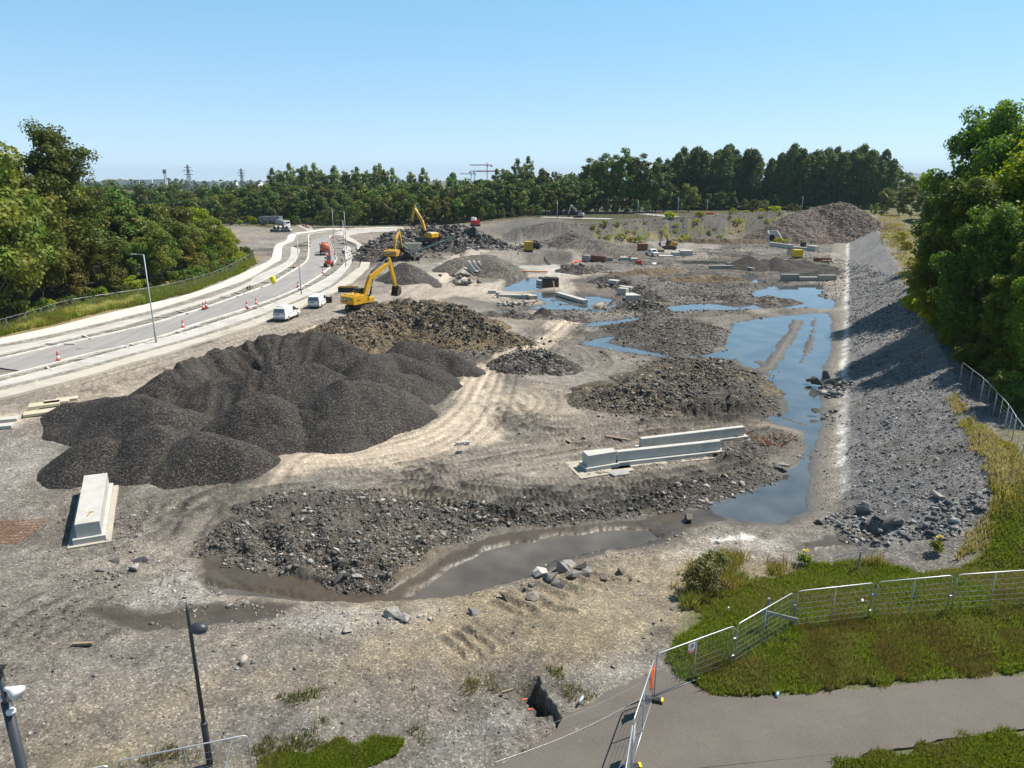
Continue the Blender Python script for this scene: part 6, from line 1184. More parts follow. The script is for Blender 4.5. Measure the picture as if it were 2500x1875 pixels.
# ------------------------------------------------------------------ crusher
cp_ = P(1010, 632, 1.0); t = empty('crusher', cp_, rad(100), 'dusty grey mobile rock crusher with its hopper and two green conveyors', 'crusher')
m = MB()
for s in (-1, 1): m.prism([(-2.4, .3), (-2.1, 0), (2.1, 0), (2.4, .3), (2.4, .7), (2.1, .95), (-2.1, .95), (-2.4, .7)], s * 1.2 - .28, s * 1.2 + .28)
m.build('track', STEELD, t); m = MB(); m.box((0, 0, 1.3), (8.0, 1.7, .6)); m.build('chassis', CREAM, t, .04)
m = MB(); m.add([(-4.6, -1.9, 4.2), (-1.0, -1.9, 4.2), (-1.0, 1.9, 4.2), (-4.6, 1.9, 4.2), (-3.9, -.8, 2.6), (-1.5, -.8, 2.6), (-1.5, .8, 2.6), (-3.9, .8, 2.6)], [(0, 1, 5, 4), (1, 2, 6, 5), (2, 3, 7, 6), (3, 0, 4, 7), (4, 5, 6, 7)]); o = m.build('hopper', CREAM, t); sd = o.modifiers.new('plate', 'SOLIDIFY'); sd.thickness = .12
m = MB()
for x in (-3.8, -1.4):
    for s in (-.75, .75): m.bar((x, s, 1.5), (x, s, 2.8), .22)
m.box((-2.6, 0, 2.2), (2.0, 1.2, .8)); m.build('hopper_frame', CREAM, t); m = MB(); m.box((.2, 0, 2.5), (2.0, 1.9, 2.0)); m.lathe([(.8, -.12), (.8, .12)], 18, (.2, 0, 0)); m.build('jaw_box', CREAM, t, .05)
m = MB(); m.box((2.7, 0, 2.4), (2.2, 2.1, 1.7)); m.build('engine_box', CREAM, t, .05); m = MB(); m.box((2.7, 1.07, 2.4), (1.4, .05, .9)); m.box((2.7, -1.07, 2.4), (1.4, .05, .9)); m.build('engine_grille', BLACK, t)
GRN = mat('conveyor_green', (.03, .075, .055), .6, .2, 1.0)
for nm, a, b in (('conveyor', (3.5, .2, 1.4), (9.5, 5.0, 4.6)), ('conveyor', (3.2, -1.0, 1.6), (7.5, -10.5, 4.4))):
    m = MB(); m.bar(a, b, .95, .28); o = m.build(nm, GRN, t); m = MB(); q = Vector(a).lerp(Vector(b), .6); m.bar((q.x - .4, q.y, .2), q, .1); m.bar((q.x + .4, q.y, .2), q, .1); m.build('conveyor_leg', STEELD, o)
t = empty('screener', P(1020, 606, 1.6), rad(95), 'dark second crushing machine behind the grey crusher with a steel frame', 'crusher'); m = MB(); m.box((0, 0, 2.0), (3.6, 2.6, 2.0), 0, 0, 0, 1.1); m.build('hopper', mat('dark_hopper', (.09, .085, .075), .7, .2, 1.0), t, .04); m = MB()
for x in (-1.7, 1.7):
    for y in (-1.3, 1.3): m.bar((x, y, 0), (x, y, 4.4), .22)
m.bar((-1.7, -1.3, 4.3), (1.7, -1.3, 4.3), .2); m.bar((-1.7, 1.3, 4.3), (1.7, 1.3, 4.3), .2); m.build('frame', CREAM, t); m = MB(); m.box((.2, 0, 4.5), (2.2, 1.6, .5)); m.build('screen_deck', mat('screen_tan', (.26, .20, .14), .8), t); m = MB(); m.box((0, 0, .5), (4, 2.4, .9)); m.build('chassis', BLACK, t)
t = empty('digger', PY(1160, 552, 206), rad(120), 'small red and white machine on top of the rubble heap', 'machine'); m = MB(); m.box((0, 0, 1.0), (2.4, 1.8, 1.4)); m.build('body', RED, t, .05); m = MB(); m.box((-.6, .9, 2.1), (1.0, .9, .9)); m.build('cab', CWHITE, t, .05); m = MB(); m.box((0, 0, .2), (2.8, 2.0, .5)); m.build('track', BLACK, t); m = MB(); m.bar((.6, -.6, 1.4), (1.8, -1.2, 2.2), .25); m.build('arm', CWHITE, t)

# ------------------------------------------------------------------ street lights
def lamp(label, base, top, zb, arm=1.0, group='slim grey street lights'):
    b = P(*base, zb); d = ray(*top); tt = b.y / d[1]; ht = CAMZ + d[2] * tt - zb
    t = empty('street_light', b, 0, label, 'street light', group); m = MB(); m.tube([(0, 0, -.3), (0, 0, 1.3), (0, 0, 1.35), (0, 0, ht)], [.11, .11, .085, .055], 10); m.build('pole', GALVD, t, 0, True)
    m = MB(); m.tube([(0, 0, ht - .12), (-.25 * arm, 0, ht), (-.9 * arm, 0, ht + .02)], .035, 6); m.build('arm', GALVD, t); m = MB(); m.box((-1.15 * arm, 0, ht + .03), (.62, .26, .09)); m.build('lamp_head', GALV, t, .02); return t
for lb, b, tp_ in (('tall street light nearest the camera, planted beside the cycle path', (381.5, 837), (350.5, 621)), ('street light rising between the road cones and the farther white van', (736, 719), (726, 570)), ('short looking street light at the bend behind the red telehandler', (844, 651), (838, 538)), ('street light just right of the bend, behind another lamp post', (846, 611), (839.5, 516)), ('street light at the far end of the carriageway by the orange cones', (815, 577), (810, 507))): lamp(lb, b, tp_, RZ + .1)
def lamp_far(label, u, vt, vb, d):
    q = PY(u, vb, d); z = min(q.z, H1(q.x, q.y)); b = Vector((q.x, q.y, H1(q.x, q.y))); tz = PY(u, vt, d).z; ht = tz - b.z
    t = empty('street_light', b, 0, label, 'street light', 'slim grey street lights'); m = MB(); m.tube([(0, 0, -.3), (0, 0, ht)], [.12, .07], 8); m.build('pole', GALV, t, 0, True); m = MB(); m.box((-.35, 0, ht), (.9, .3, .12)); m.build('lamp_head', GALV, t); return t
lamp_far('distant street light behind the grey mound, left of the folded grey excavator', 1360, 492, 540, 300); lamp_far('distant street light before the rounded tree clump', 1556, 489, 538, 300); lamp_far('distant street light at the pale stretch of road, left of the poplars', 1654, 483, 532, 310); lamp_far('distant street light on the grass before the left poplar row', 1725, 487, 526, 305)
lamp_far('thin pole in front of the right poplar row', 1957, 480, 514, 310)

# ------------------------------------------------------------------ cones
cone0 = None
def cone(label, u, v, z=RZ + .12, s=1.0):
    global cone0
    if cone0 is None:
        t = empty('traffic_cone', (0, 0, 0)); m = MB(); m.box((0, 0, .03), (.50, .50, .06)); m.build('base', BLACK, t, .01); m = MB(); m.lathe([(.20, .06), (.155, .30), (.155, .30)], 16); m.lathe([(.105, .55), (.045, .98), (.03, 1.0)], 16); m.build('cone_body', ORANGE, t, 0, True); m = MB(); m.lathe([(.157, .30), (.104, .555)], 16); m.build('reflective_band', CWHITE, t, 0, True); cone0 = t; o = t
    else: o = copy_tree(cone0)
    o.location = P(u, v, z); o.rotation_euler = (0, 0, rng.uniform(0, 1.5)); o.scale = (s, s, s); return tag(o, label, 'traffic cone', 'orange and white traffic cones')
for lb, u, v in (('traffic cone nearest the camera, alone at the left of the carriageway', 143, 882), ('traffic cone standing by the kerb near the tallest street light', 447, 801), ('left one of a pair of traffic cones on the far kerb', 497, 755), ('right one of a pair of traffic cones on the far kerb', 504, 752), ('left one of two traffic cones on the carriageway behind the nearer van', 603, 753), ('right one of two traffic cones on the carriageway behind the nearer van', 626, 744), ('traffic cone at the kerb left of the street light by the vans', 728, 701),
  ('traffic cone on the kerb nose in front of the red telehandler', 788, 668), ('traffic cone on a cross kerb of the wooded side bed', 718, 653), ('traffic cone far up the wooded side kerb, lowest of three', 756, 603), ('traffic cone far up the wooded side kerb, middle of three', 757, 593), ('traffic cone far up the wooded side kerb, top of three', 757, 583), ('traffic cone on the gravel left of the middle excavator', 918, 638), ('traffic cone by the black hose right of the tanker', 817, 621), ('traffic cone in the bed at the far bend, lower of two', 816, 590), ('traffic cone in the bed at the far bend, upper of two', 812, 581), ('far traffic cone on the cross road, left one', 833, 563), ('far traffic cone on the cross road, right one', 850, 561), ('far traffic cone at the corner by the thin pale path', 843, 571)):
    cone(lb, u, v, .95 if u == 918 else RZ + .12, 1.15)
# red and white barrier boards at the far left corner
for i, (a, b) in enumerate(((Z((700, 520), 9.217, (180, 215), (260, 250))), (Z((700, 520), 9.217, (270, 255), (360, 290))), (Z((700, 520), 9.217, (370, 300), (430, 325))), (Z((700, 520), 9.217, (440, 330), (500, 352))))):
    pa, pb = P(*a, RZ), P(*b, RZ); t = empty('road_barrier', pa, 0, ('low orange barrier board at the far corner, ' + ('farthest of the row', 'second farthest of the row', 'second nearest of the row', 'nearest of the row')[i]), 'barrier', 'low orange barriers at the far corner'); d = pb - pa; m = MB(); m.bar((0, 0, .55), (d.x, d.y, .55), .15, .5); m.build('board', mat('barrier_orange', (.55, .17, .08), .6), t); m = MB(); m.box((0, 0, .15), (.5, .5, .3)); m.box((d.x, d.y, .15), (.5, .5, .3)); m.build('foot', BLACK, t)
t = empty('plastic_drum', P(667.5, 692, RZ + .05), 0, 'bright yellow plastic drum on the kerb of the wooded side', 'drum'); m = MB(); m.lathe([(.42, 0), (.45, .05), (.43, .4), (.46, .45), (.43, .5), (.45, .95), (.40, 1.05)], 18); m.build('shell', YPLAS, t, 0, True); m = MB(); m.lathe([(.2, 1.05), (.2, 1.1)], 14); m.build('lid', YPLAS, t); t.scale = (1.15, 1.15, 1.25)
t = empty('bucket', P(660, 694, RZ + .05), 0, 'small white bucket beside the yellow drum', 'bucket'); m = MB(); m.lathe([(.16, 0), (.2, .38)], 12); m.build('shell', CWHITE, t); m = MB(); m.tube([(-.2, 0, .36), (0, .05, .5), (.2, 0, .36)], .012, 5); m.build('handle', GALV, t)
for lb, u, v in (('grey heap of rags and rubble in the bed left of the yellow drum', 612, 705), ('bundle of grey tools in the far bed of the site side', 838, 597)):
    o = stones('debris', lb, np.array([[rng.normal(0, .5), rng.normal(0, .3), .15] for _ in range(9)]), rng.uniform(.4, .9, 9), ST_D, 0, None, .8); o.location = P(u, v, RZ + .1); tag(o, lb, 'debris'); o.pop('kind', None)
# pipes
t0 = PY(690, 567, 273)
for i, (dx, dz) in enumerate(((-4.2, 0), (-2.9, 0), (-1.6, 0), (-.3, 0), (1.0, 0), (2.3, 0), (-3.0, 1.1), (-1.5, 1.1), (.4, 1.1), (1.7, 1.1))):
    t = MB(); n = 16; v = [(r_ * math.cos(6.2832 * k / n), y, r_ * math.sin(6.2832 * k / n)) for r_, y in ((.62, 0), (.62, 3.0), (.47, 3.0), (.47, 0)) for k in range(n)]; t.add(v, [(j * n + k, j * n + (k + 1) % n, ((j + 1) % 4) * n + (k + 1) % n, ((j + 1) % 4) * n + k) for j in range(4) for k in range(n)])
    o = t.build('concrete_pipe', PIPEM, None, 0, False, (t0.x + dx, t0.y, .8 + .62 + dz)); tag(o, ('concrete pipe in the bottom row of the stack at the far left corner' if dz == 0 else 'concrete pipe in the upper row of the stack at the far left corner'), 'pipe', 'stacked concrete pipes, ' + ('bottom row' if dz == 0 else 'upper row'))
# ------------------------------------------------------------------ cast concrete in the pit
def quad_box(name, label, corners, z0, h, m, group=None, foot=0.0, fh=.3, blind=0.0, cat='concrete block', bev=.02):
    """corners: plan points (world x,y) in order"""
    c = sum((Vector((p[0], p[1], 0)) for p in corners), Vector()) / len(corners); t = empty(name, (c.x, c.y, z0), 0, label, cat, group); loc = [(p[0] - c.x, p[1] - c.y) for p in corners]
    def grow(d):
        o = [];
        for i in range(len(loc)):
            a, b, e = Vector(loc[i - 1]), Vector(loc[i]), Vector(loc[(i + 1) % len(loc)]); n1 = (b - a).normalized(); n2 = (e - b).normalized(); n1 = Vector((n1.y, -n1.x)); n2 = Vector((n2.y, -n2.x)); s = 1 if sum(loc[j - 1][0] * loc[j][1] - loc[j][0] * loc[j - 1][1] for j in range(len(loc))) > 0 else -1
            o.append(b + (n1 + n2).normalized() * d * s * 1.3)
        return [tuple(q) for q in o]
    mb = MB(); mb.slab(loc, fh if foot else -.15, h); mb.build('wall', m, t, bev)
    if foot: mb = MB(); mb.slab(grow(foot), -.12, fh - .003); mb.build('footing', m, t, .015)
    if blind: mb = MB(); mb.slab(grow(blind), -.3, .035); mb.build('blinding', BLIND, t)
    return t
def px_corner(pts, z): return [P(u, v, z).xy for u, v in pts]
bb = px_corner(((181, 1281), (243, 1271.5), (262, 1154), (205, 1161)), 1.2); t = quad_box('concrete_block', 'long pale concrete block standing alone at the left, a small tool mark on its top', bb, H1(*bb[0]), 1.2 - H1(*bb[0]) + .0, CAST, None, .22, .36, .5)
c = Vector((*P(221, 1252, 1.2).xy, 1.2)) - t.location; mb = MB(); mb.bar((c.x - .12, c.y + .05, c.z + .03), (c.x + .14, c.y + .10, c.z + .03), .04); mb.bar((c.x, c.y + .06, c.z + .025), (c.x + .06, c.y - .42, c.z + .025), .05); o = mb.build('hammer', YEL_O, None, 0, False, t.location); tag(o, 'yellow handled hammer lying on the pale concrete block', 'hammer')
# the pair of long walls
fr = [P(u, v, 1.2) for u, v in ((1436, 1113), (1505, 1102), (1496, 1093), (1422, 1100.5))]; quad_box('concrete_block', 'square concrete block at the near end of the front long wall', [q.xy for q in fr], 0, 1.2, CAST, None, .2, .32, 1.1)
ax = (P(1763, 1075, 1.1) - P(1436, 1113, 1.1)); ax.z = 0; ax.normalize(); nx_ = Vector((-ax.y, ax.x, 0))
def wall(label, a, b, h, th, foot, group=None, blind=.0):
    pa, pb = P(*a, h), P(*b, h); d = (pb - pa).normalized(); n_ = Vector((-d.y, d.x, 0)); return quad_box('concrete_wall', label, [pa.xy, pb.xy, (pb + n_ * th).xy, (pa + n_ * th).xy], 0, h, CAST, group, foot, .32, blind, 'concrete wall')
wall('front one of two long low concrete walls, joined to the square block', (1508, 1103.5), (1761, 1076.5), 1.05, .42, .28, None, .75)
wall('rear one of two long low concrete walls on the flat', (1567, 1071.5), (1819, 1042), 1.05, .42, .28, None, .35)
for lb, pts in (('round pat of spilled concrete right of the long walls', ((1797, 1073), (1815, 1067), (1835, 1071), (1825, 1078), (1803, 1079))), ('flat pat of spilled concrete at the corner of the square block', ((1480, 1152), (1500, 1146), (1535, 1147), (1536, 1157), (1500, 1162)))):
    q = [P(u, v, .05) for u, v in pts]; mb = MB(); c = q[0]; mb.slab([(p.x - c.x, p.y - c.y) for p in q], -.1, .08); o = mb.build('concrete_spill', CASTD, None, .02, False, (c.x, c.y, H1(c.x, c.y))); tag(o, lb, 'concrete spill')
# pieces in and beside the left pool, by their footprint
def block(label, bl, br, h, depth, m=CAST, z0=0.0, group=None, name='concrete_block'):
    a, b = P(*bl, z0), P(*br, z0); d = (b - a).normalized(); n_ = Vector((-d.y, d.x, 0)); return quad_box(name, label, [a.xy, b.xy, (b + n_ * depth).xy, (a + n_ * depth).xy], z0, h, m, group)
block('short pale slab at the left end of the beams by the left pool', (1191, 716.5), (1211, 717), .55, 1.2)
block('grey cube between the short slab and the long beam', (1210, 721), (1217, 722), .5, .8, CASTD)
block('long thin concrete beam along the left side of the pool', (1217, 727), (1277, 729), .6, .9, CAST, -.25)
block('pale beam that continues the long thin beam into the pool', (1277, 731), (1300, 730), .8, 1.0, CAST, -.25)
block('rough broken pale block at the pool end of the beams', (1294, 733), (1312, 732), .75, 1.4, BLIND, -.2)
block('grey beam rising from the upper left pool', (1309, 694), (1333, 699), .9, 1.0, CAST, -.3)
block('dark concrete piece behind the upper beam, left one', (1315, 684), (1328, 686), .8, 1.2, CASTD)
block('dark concrete piece behind the upper beam, right one', (1328, 685), (1344, 687), .9, 1.2, CASTD)
t = empty('trench_box', P(1345, 703, -.2), rad(8), 'black steel box standing at the edge of the left pool', 'steel box'); mb = MB(); mb.box((0, 0, .9), (3.0, .12, 1.9)); mb.box((0, 1.6, .9), (3.0, .12, 1.9)); mb.box((-1.5, .8, .9), (.12, 1.6, 1.9)); mb.box((1.5, .8, .9), (.12, 1.6, 1.9)); mb.box((0, .8, 1.7), (2.9, 1.5, .06)); mb.build('shell', BPLAS, t, .02); mb = MB(); mb.box((0, -.07, 1.8), (3.05, .06, .1)); mb.box((0, -.07, .1), (3.05, .06, .1)); mb.build('edge_bar', STEELD, t)
_b = P(1355, 713, .3); _e = P(1422, 733, .3); wall('long concrete beam slanting through the left pool', (1355, 713), (1423, 733), .45, 1.0, 0)
t = empty('timber_plank', P(1354, 709, .2), 0, 'pinkish plank leaning on the black steel box', 'plank'); mb = MB(); mb.bar((0, 0, 0), (-.25, .4, 1.7), .22, .06); mb.build('board', mat('pink_board', (.45, .27, .20), .8), t)
g3 = 'pale concrete blocks right of the left pool'
block('single tall concrete block under the dark cut bank', (1482, 699), (1505, 701.5), 1.25, 1.5, CAST, 0.0, g3)
block('concrete block at the back of the group of three', (1510, 711), (1539, 715), 1.0, 1.1, CAST, 0.0, g3)
block('concrete cube at the left of the group of three', (1507, 720), (1528, 722), 1.25, 1.2, CAST, 0.0, g3)
t = quad_box('concrete_block', 'largest flat concrete block with a slanting back, front of the group of three', [P(u, v, .95).xy for u, v in ((1527, 721), (1566, 721), (1545, 714.5), (1528, 714.5))], 0, .95, CAST, g3)
block('grey formwork box at the left end of the brown shutters', (1420, 637), (1438, 639), 1.5, 1.6, CASTD)
block('long brown plywood shutter standing on the pit floor', (1439, 638), (1477, 642), 1.6, .5, PLY, 0, None, 'shutter')
block('short grey concrete end beside the brown shutter', (1477, 641), (1496, 641), 1.3, 1.0, CASTD)
for lb, u0, u1, v, h, d, mm in (('low white slab behind the brown shutter, far left', 1455, 1478, 622, .35, 2.5, CAST), ('white slab right of the low slab behind the shutters', 1484, 1512, 629, .9, 2.5, CAST), ('pale square block among the white slabs', 1515, 1536, 636, .8, 2.0, CAST), ('brown timber box among the white slabs', 1533, 1541, 635, 1.0, 1.0, PLY), ('pale block nearest the red cube', 1541, 1558, 638, .7, 2.0, CAST), ('long white slab behind the pale square block', 1508, 1548, 629, .5, 2.0, CAST), ('grey low block left of the twin blocks by the small excavator', 1642, 1664, 624, .9, 2.2, CAST), ('larger of the twin grey blocks by the small excavator', 1662, 1691, 624, 1.3, 3.0, CAST), ('white low slab between the pickup and the twin blocks', 1609, 1645, 627, .25, 2.5, CAST), ('brown shutter box behind the pickup', 1558, 1581, 612, 2.0, 2.0, PLY), ('pinkish timber stack in front of the small excavator', 1608, 1622, 617, .9, 1.5, WOODM)):
    block(lb, (u0, v), (u1, v), h, d, mm, 0, None, 'shutter' if mm is PLY else ('timber_stack' if mm is WOODM else 'concrete_slab'))
t = empty('generator', P(1559, 646, 0), rad(10), 'small bright red cube shaped generator on the pit floor', 'generator'); mb = MB(); mb.box((0, 0, .55), (1.3, 1.1, .9)); mb.build('body', RED, t, .08); mb = MB(); mb.box((0, 0, .08), (1.4, 1.2, .12)); mb.build('skid', BLACK, t); mb = MB(); mb.tube([(-.5, 0, 1.0), (-.5, 0, 1.2), (.5, 0, 1.2), (.5, 0, 1.0)], .04); mb.build('handle', BLACK, t)
def genset(label, u0, u1, v, h, z0, mm, dep=1.8):
    a, b = P(u0, v, z0), P(u1, v, z0); w = (b - a).length; c = (a + b) / 2; t = empty('generator', c, 0, label, 'generator'); mb = MB(); mb.box((0, dep / 2, h / 2 + .12), (w, dep, h - .2)); bd = mb.build('canopy', mm, t, .05)
    for k in (-.25, .25): mb = MB(); mb.box((k * w, -.012, h * .5), (w * .36, .03, h * .55)); mb.build('door', mm, bd, .01); 
    mb = MB(); mb.box((0, -.03, h * .55), (.06, .03, .3)); mb.build('latch', BLACK, bd); mb = MB(); mb.box((0, dep / 2, .08), (w * 1.03, dep * 1.03, .16)); mb.build('skid', BLACK, t); mb = MB(); mb.tube([(w * .3, dep * .5, h), (w * .3, dep * .5, h + .35)], .06); mb.build('exhaust', BLACK, t); return t
genset('yellow pump housing on the bench above the pale slab', 1279, 1301, 613, 2.4, 2.0, YEL_O); genset('bright yellow generator near the small dark heaps by the green pond', 1938, 1960, 629, 2.0, .1, mat('bright_yellow', (.72, .50, .02), .45, .08, 1.0))
for lb, u, s, sh in (('wide black pipe ring lying right of the yellow pump housing', 1306, 1.15, 0), ('black drum behind the pipe ring on the bench', 1316, .9, 1)):
    p = P(u, 608, 2.0); t = empty('pipe_ring', p, rad(20 + 60 * sh), lb, 'pipe'); mb = MB(); n = 18; L = 1.1 + sh; v = [(r_ * math.cos(6.2832 * k / n), y, s + r_ * math.sin(6.2832 * k / n)) for r_, y in ((s, 0), (s, L), (s * .8, L), (s * .8, 0)) for k in range(n)]; mb.add(v, [(j * n + k, j * n + (k + 1) % n, ((j + 1) % 4) * n + (k + 1) % n, ((j + 1) % 4) * n + k) for j in range(4) for k in range(n)]); mb.build('barrel', BPLAS, t, 0, False); mb = MB(); mb.lathe([(s * 1.06, -.05), (s * 1.06, .05)], 18); mesh_obj('flange', [(q[0], q[2], s + q[1]) for q in mb.v], mb.f[:18], STEELD, t)
q = [G(u, v) for u, v in Z((1180, 560), 5.53, (690, 270), (760, 340), (830, 400), (900, 480))]; mb = MB(); mb.tube([(p.x, p.y, H1(p.x, p.y) + .15) for p in q], .14, 6); tag(mb.build('hose', BPLAS), 'black hose running down the bank from the yellow pump housing', 'hose')
q = [P(u, v, RZ + .2) for u, v in Z((700, 520), 9.217, (1130, 590), (1180, 630), (1260, 600), (1400, 640), (1540, 690), (1580, 740), (1560, 800), (1640, 900), (1675, 990), (1660, 1120), (1620, 1230))]; mb = MB(); mb.tube(q, .09, 6); tag(mb.build('hose', BPLAS), 'black hose snaking along the footpath at the bend of the road', 'hose')
q = [P(u, v, RZ + .24) for u, v in Z((700, 520), 9.217, (965, 555), (1010, 680), (1080, 850), (1115, 960), (1100, 1050))]; mb = MB(); mb.tube(q, .08, 6); tag(mb.build('hose', BPLAS), 'black hose lying along the kerb beside the tanker', 'hose')
for lb, us in (('triangular concrete wall unit, left of three in a row', 1141), ('triangular concrete wall unit, middle of three in a row', 1153), ('triangular concrete wall unit, right of three in a row', 1165), ('single triangular concrete wall unit left of the row of three', 1107)):
    p = G(us, 663 if us > 1110 else 656); t = empty('wall_unit', p, rad(-18), lb, 'concrete unit', 'triangular concrete wall units'); mb = MB(); mb.prism([(0, 0), (2.3, 0), (2.3, .12), (.25, 2.5), (0, 2.5)], 0, .22); mb.build('web', CASTD if us == 1107 else CAST, t); mb = MB(); mb.box((.09, .9, 1.25), (.18, 1.4, 2.5)); mb.build('back_wall', CAST, t); mb = MB(); mb.box((1.2, .9, .07), (2.3, 1.4, .14)); mb.build('base', CAST, t); t.scale = (.9, .9, .9)
for lb, u, v, s in (('heap of dark broken concrete left of the track by the wall units', 1122, 682, 1.3), ('broken concrete lumps with a grey slab, below the wall units', 1128, 690, 1.6), ('tangle of white pipes and rubbish at the edge of the left pool', 1245, 747, 1.1), ('heap of timber and orange mesh behind the left pool', 1405, 655, 1.6), ('broken timber pile beside the single tall concrete block', 1480, 701, 1.0), ('small dark stump of rubble on the pit floor', 1492, 669, .9)):
    p = G(u, v); o = stones('debris', lb, np.array([[rng.normal(0, .9) * s, rng.normal(0, .5) * s, .2 * s] for _ in range(16)]), rng.uniform(.5, 1.3, 16) * s, ST_W if 'white' in lb else (ST_G if 'grey' in lb else ST_D), 0, None, .9); o.location = p; tag(o, lb, 'debris'); o.pop('kind', None)
mb = MB(); a = P(1275, 664, .25); mb.box((2.6, 0, .1), (6.2, .7, .25), rad(-8)); tag(mb.build('timber_beam', mat('rusty_orange', (.42, .17, .03), .8, .2, 1.0), None, .03, False, a), 'rusty orange beam lying on the pale slab of the pit floor', 'beam')
for i, (lb, dx, dz, a, mm) in enumerate((('orange board on the timber heap behind the left pool', 0, .8, 20, FLAG), ('pale plank on the timber heap behind the left pool', 1.6, .5, -15, WOODM), ('long timber lying across the heap behind the left pool', -1.2, .35, 8, WOODM))):
    p = G(1408, 652); mb = MB(); mb.box((0, 0, 0), (2.6, .35 if i else 1.0, .1), rad(a), rad(-12)); tag(mb.build('timber_board', mm, None, 0, False, (p.x + dx, p.y - .3 * i, p.z + .5 + dz)), lb, 'board')
# headwall and the walls before it, far right
h0 = P(1893, 592, .2); t = empty('headwall', h0, rad(4), 'white concrete headwall with a round black pipe mouth at the foot of the berm', 'headwall'); mb = MB(); mb.box((-.9, 1.2, 1.9), (2.9, .35, 3.9)); mb.build('face', CAST, t, .02); mb = MB(); mb.prism([(0, 0), (0, 0), (0, 0)], 0, 0) if False else mb.add([(.5, 1.1, 0), (2.1, -1.2, 0), (2.1, -1.2, .6), (.5, 1.1, 3.9), (.8, 1.25, 0), (2.4, -1.05, 0), (2.4, -1.05, .6), (.8, 1.25, 3.9)], [(0, 1, 2, 3), (7, 6, 5, 4), (0, 4, 5, 1), (1, 5, 6, 2), (2, 6, 7, 3), (3, 7, 4, 0)]); mb.add([(-2.3, 1.1, 0), (-2.35, -.3, 0), (-2.35, -.3, 2.9), (-2.3, 1.1, 3.9), (-2.6, 1.1, 0), (-2.65, -.3, 0), (-2.65, -.3, 2.9), (-2.6, 1.1, 3.9)], [(0, 3, 2, 1), (4, 5, 6, 7), (0, 1, 5, 4), (1, 2, 6, 5), (2, 3, 7, 6), (3, 0, 4, 7)]); mb.build('wing_wall', CAST, t); mb = MB(); mb.lathe([(1.0, -.02), (1.0, .04), (.75, .04), (.75, -.02)], 22); mesh_obj('pipe_mouth', [(v_[0] - .9, 1.0 - v_[2], 1.5 + v_[1]) for v_ in mb.v], mb.f, BPLAS, t); mb = MB(); mb.box((-.2, 0, .08), (4.4, 2.6, .2)); mb.build('apron', CAST, t)
block('long concrete wall in front of the far headwall', (1879, 601), (1931, 608), 1.2, .8); block('low stepped concrete wall right of the headwall', (1933, 606), (1970, 610), .6, .8); block('square end block of the far stepped wall', (1969, 611), (1990, 613), 1.4, 1.8); block('dark steel box behind the stepped wall', (1953, 601), (1962, 602), 1.3, 1.0, BPLAS, 0, None, 'steel_box')
block('left length of the grey wall between the pools', (1908, 686), (1951, 686), 1.35, .9, CASTD); block('lower middle length of the grey wall between the pools', (1951.5, 687), (1998, 687), .85, .9, CASTD); block('right length of the grey wall between the pools', (1998.5, 687), (2042, 687), 1.25, .9, CASTD)
block('left straight wall standing in the far puddle', (1733, 659), (1791, 659), 1.0, .8, CASTD, -.2); block('right slanting wall standing in the far puddle', (1792, 658), (1837, 664), .9, .9, CASTD, -.2); block('short wall behind the far puddle walls', (1774, 650), (1798, 651), .8, .8, CASTD, -.1)
t = empty('rebar_cage', P(1932, 625, .1), 0, 'dark reinforcement cage beside the bright yellow generator', 'rebar cage'); mb = MB()
for k in range(7):
    for y in (0, 1.2): mb.bar((-1 + k * .33, y, 0), (-1 + k * .33, y, 1.9), .06)
mb.build('upright_bars', STEELD, t); mb = MB()
for z in (.4, 1.0, 1.6):
    for y in (0, 1.2): mb.bar((-1, y, z), (1, y, z), .05)
mb.build('hoops', STEELD, t)
block('long rusty brown shutter on the floor right of the yellow generator', (1986, 638), (2030, 639), .9, .6, PLY, 0, None, 'shutter'); block('tan timber pile before the rusty shutter, left one', (2006, 640.5), (2018, 641), .5, .9, WOODM, 0, None, 'timber_stack'); block('tan timber pile before the rusty shutter, right one', (2022, 641), (2031, 641), .5, .9, WOODM, 0, None, 'timber_stack')
# slabs by the gravel, mesh, plank, rebar, timber
sl = [P(u, v, 1.0) for u, v in Z((0, 740), 5.53, (500, 1480), (720, 1490), (820, 1440), (920, 1410), (1050, 1355), (900, 1345))]
for lb, (u, v), (a, b), dz in (('lowest pale slab of the stack beside the dark gravel', (128, 1012), (4.0, 1.3), .15), ('pale slab on the left of the stack beside the dark gravel', (112, 1006), (2.3, 1.2), .48), ('middle pale slab on the stack beside the dark gravel', (141, 999), (1.9, 1.1), .48), ('pale slab at the right end of the stack beside the dark gravel', (166, 991), (1.7, .9), .42)):
    p = P(u, v, .6); mb = MB(); mb.box((0, 0, 0), (a, b, .24), rad(29)); tag(mb.build('stone_slab', mat('cream_slab', (.50, .45, .33), .85, .12, .6, dirt=(.33, .28, .2, .5)), None, .03, False, (p.x, p.y, H1(p.x, p.y) + dz)), lb, 'slab')
for lb, (u, v) in (('grey slab near the left edge beside the haul track', (22, 1036)), ('cream slab cut by the left edge beside the haul track', (8, 1050))):
    p = P(u, v, .4); mb = MB(); mb.box((0, 0, .12), (1.5, .9, .28), rad(20)); tag(mb.build('stone_slab', CAST, None, .03, False, (p.x, p.y, H1(p.x, p.y))), lb, 'slab')
rm = G(25, 1310); t = empty('rebar_mesh', rm, rad(4), 'rusty reinforcing mesh lying at the left edge of the site', 'rebar mesh'); mb = MB()
for k in range(14): mb.bar((-2.2 + k * .27, -1.5, .12 + .02 * k), (-2.1 + k * .27, 1.6, .35 - .01 * k), .022)
mb.build('long_bars', RUST, t); mb = MB()
for k in range(9): mb.bar((-2.3, -1.4 + k * .36, .16), (1.5, -1.4 + k * .36, .36), .02)
mb.build('cross_bars', RUST, t)
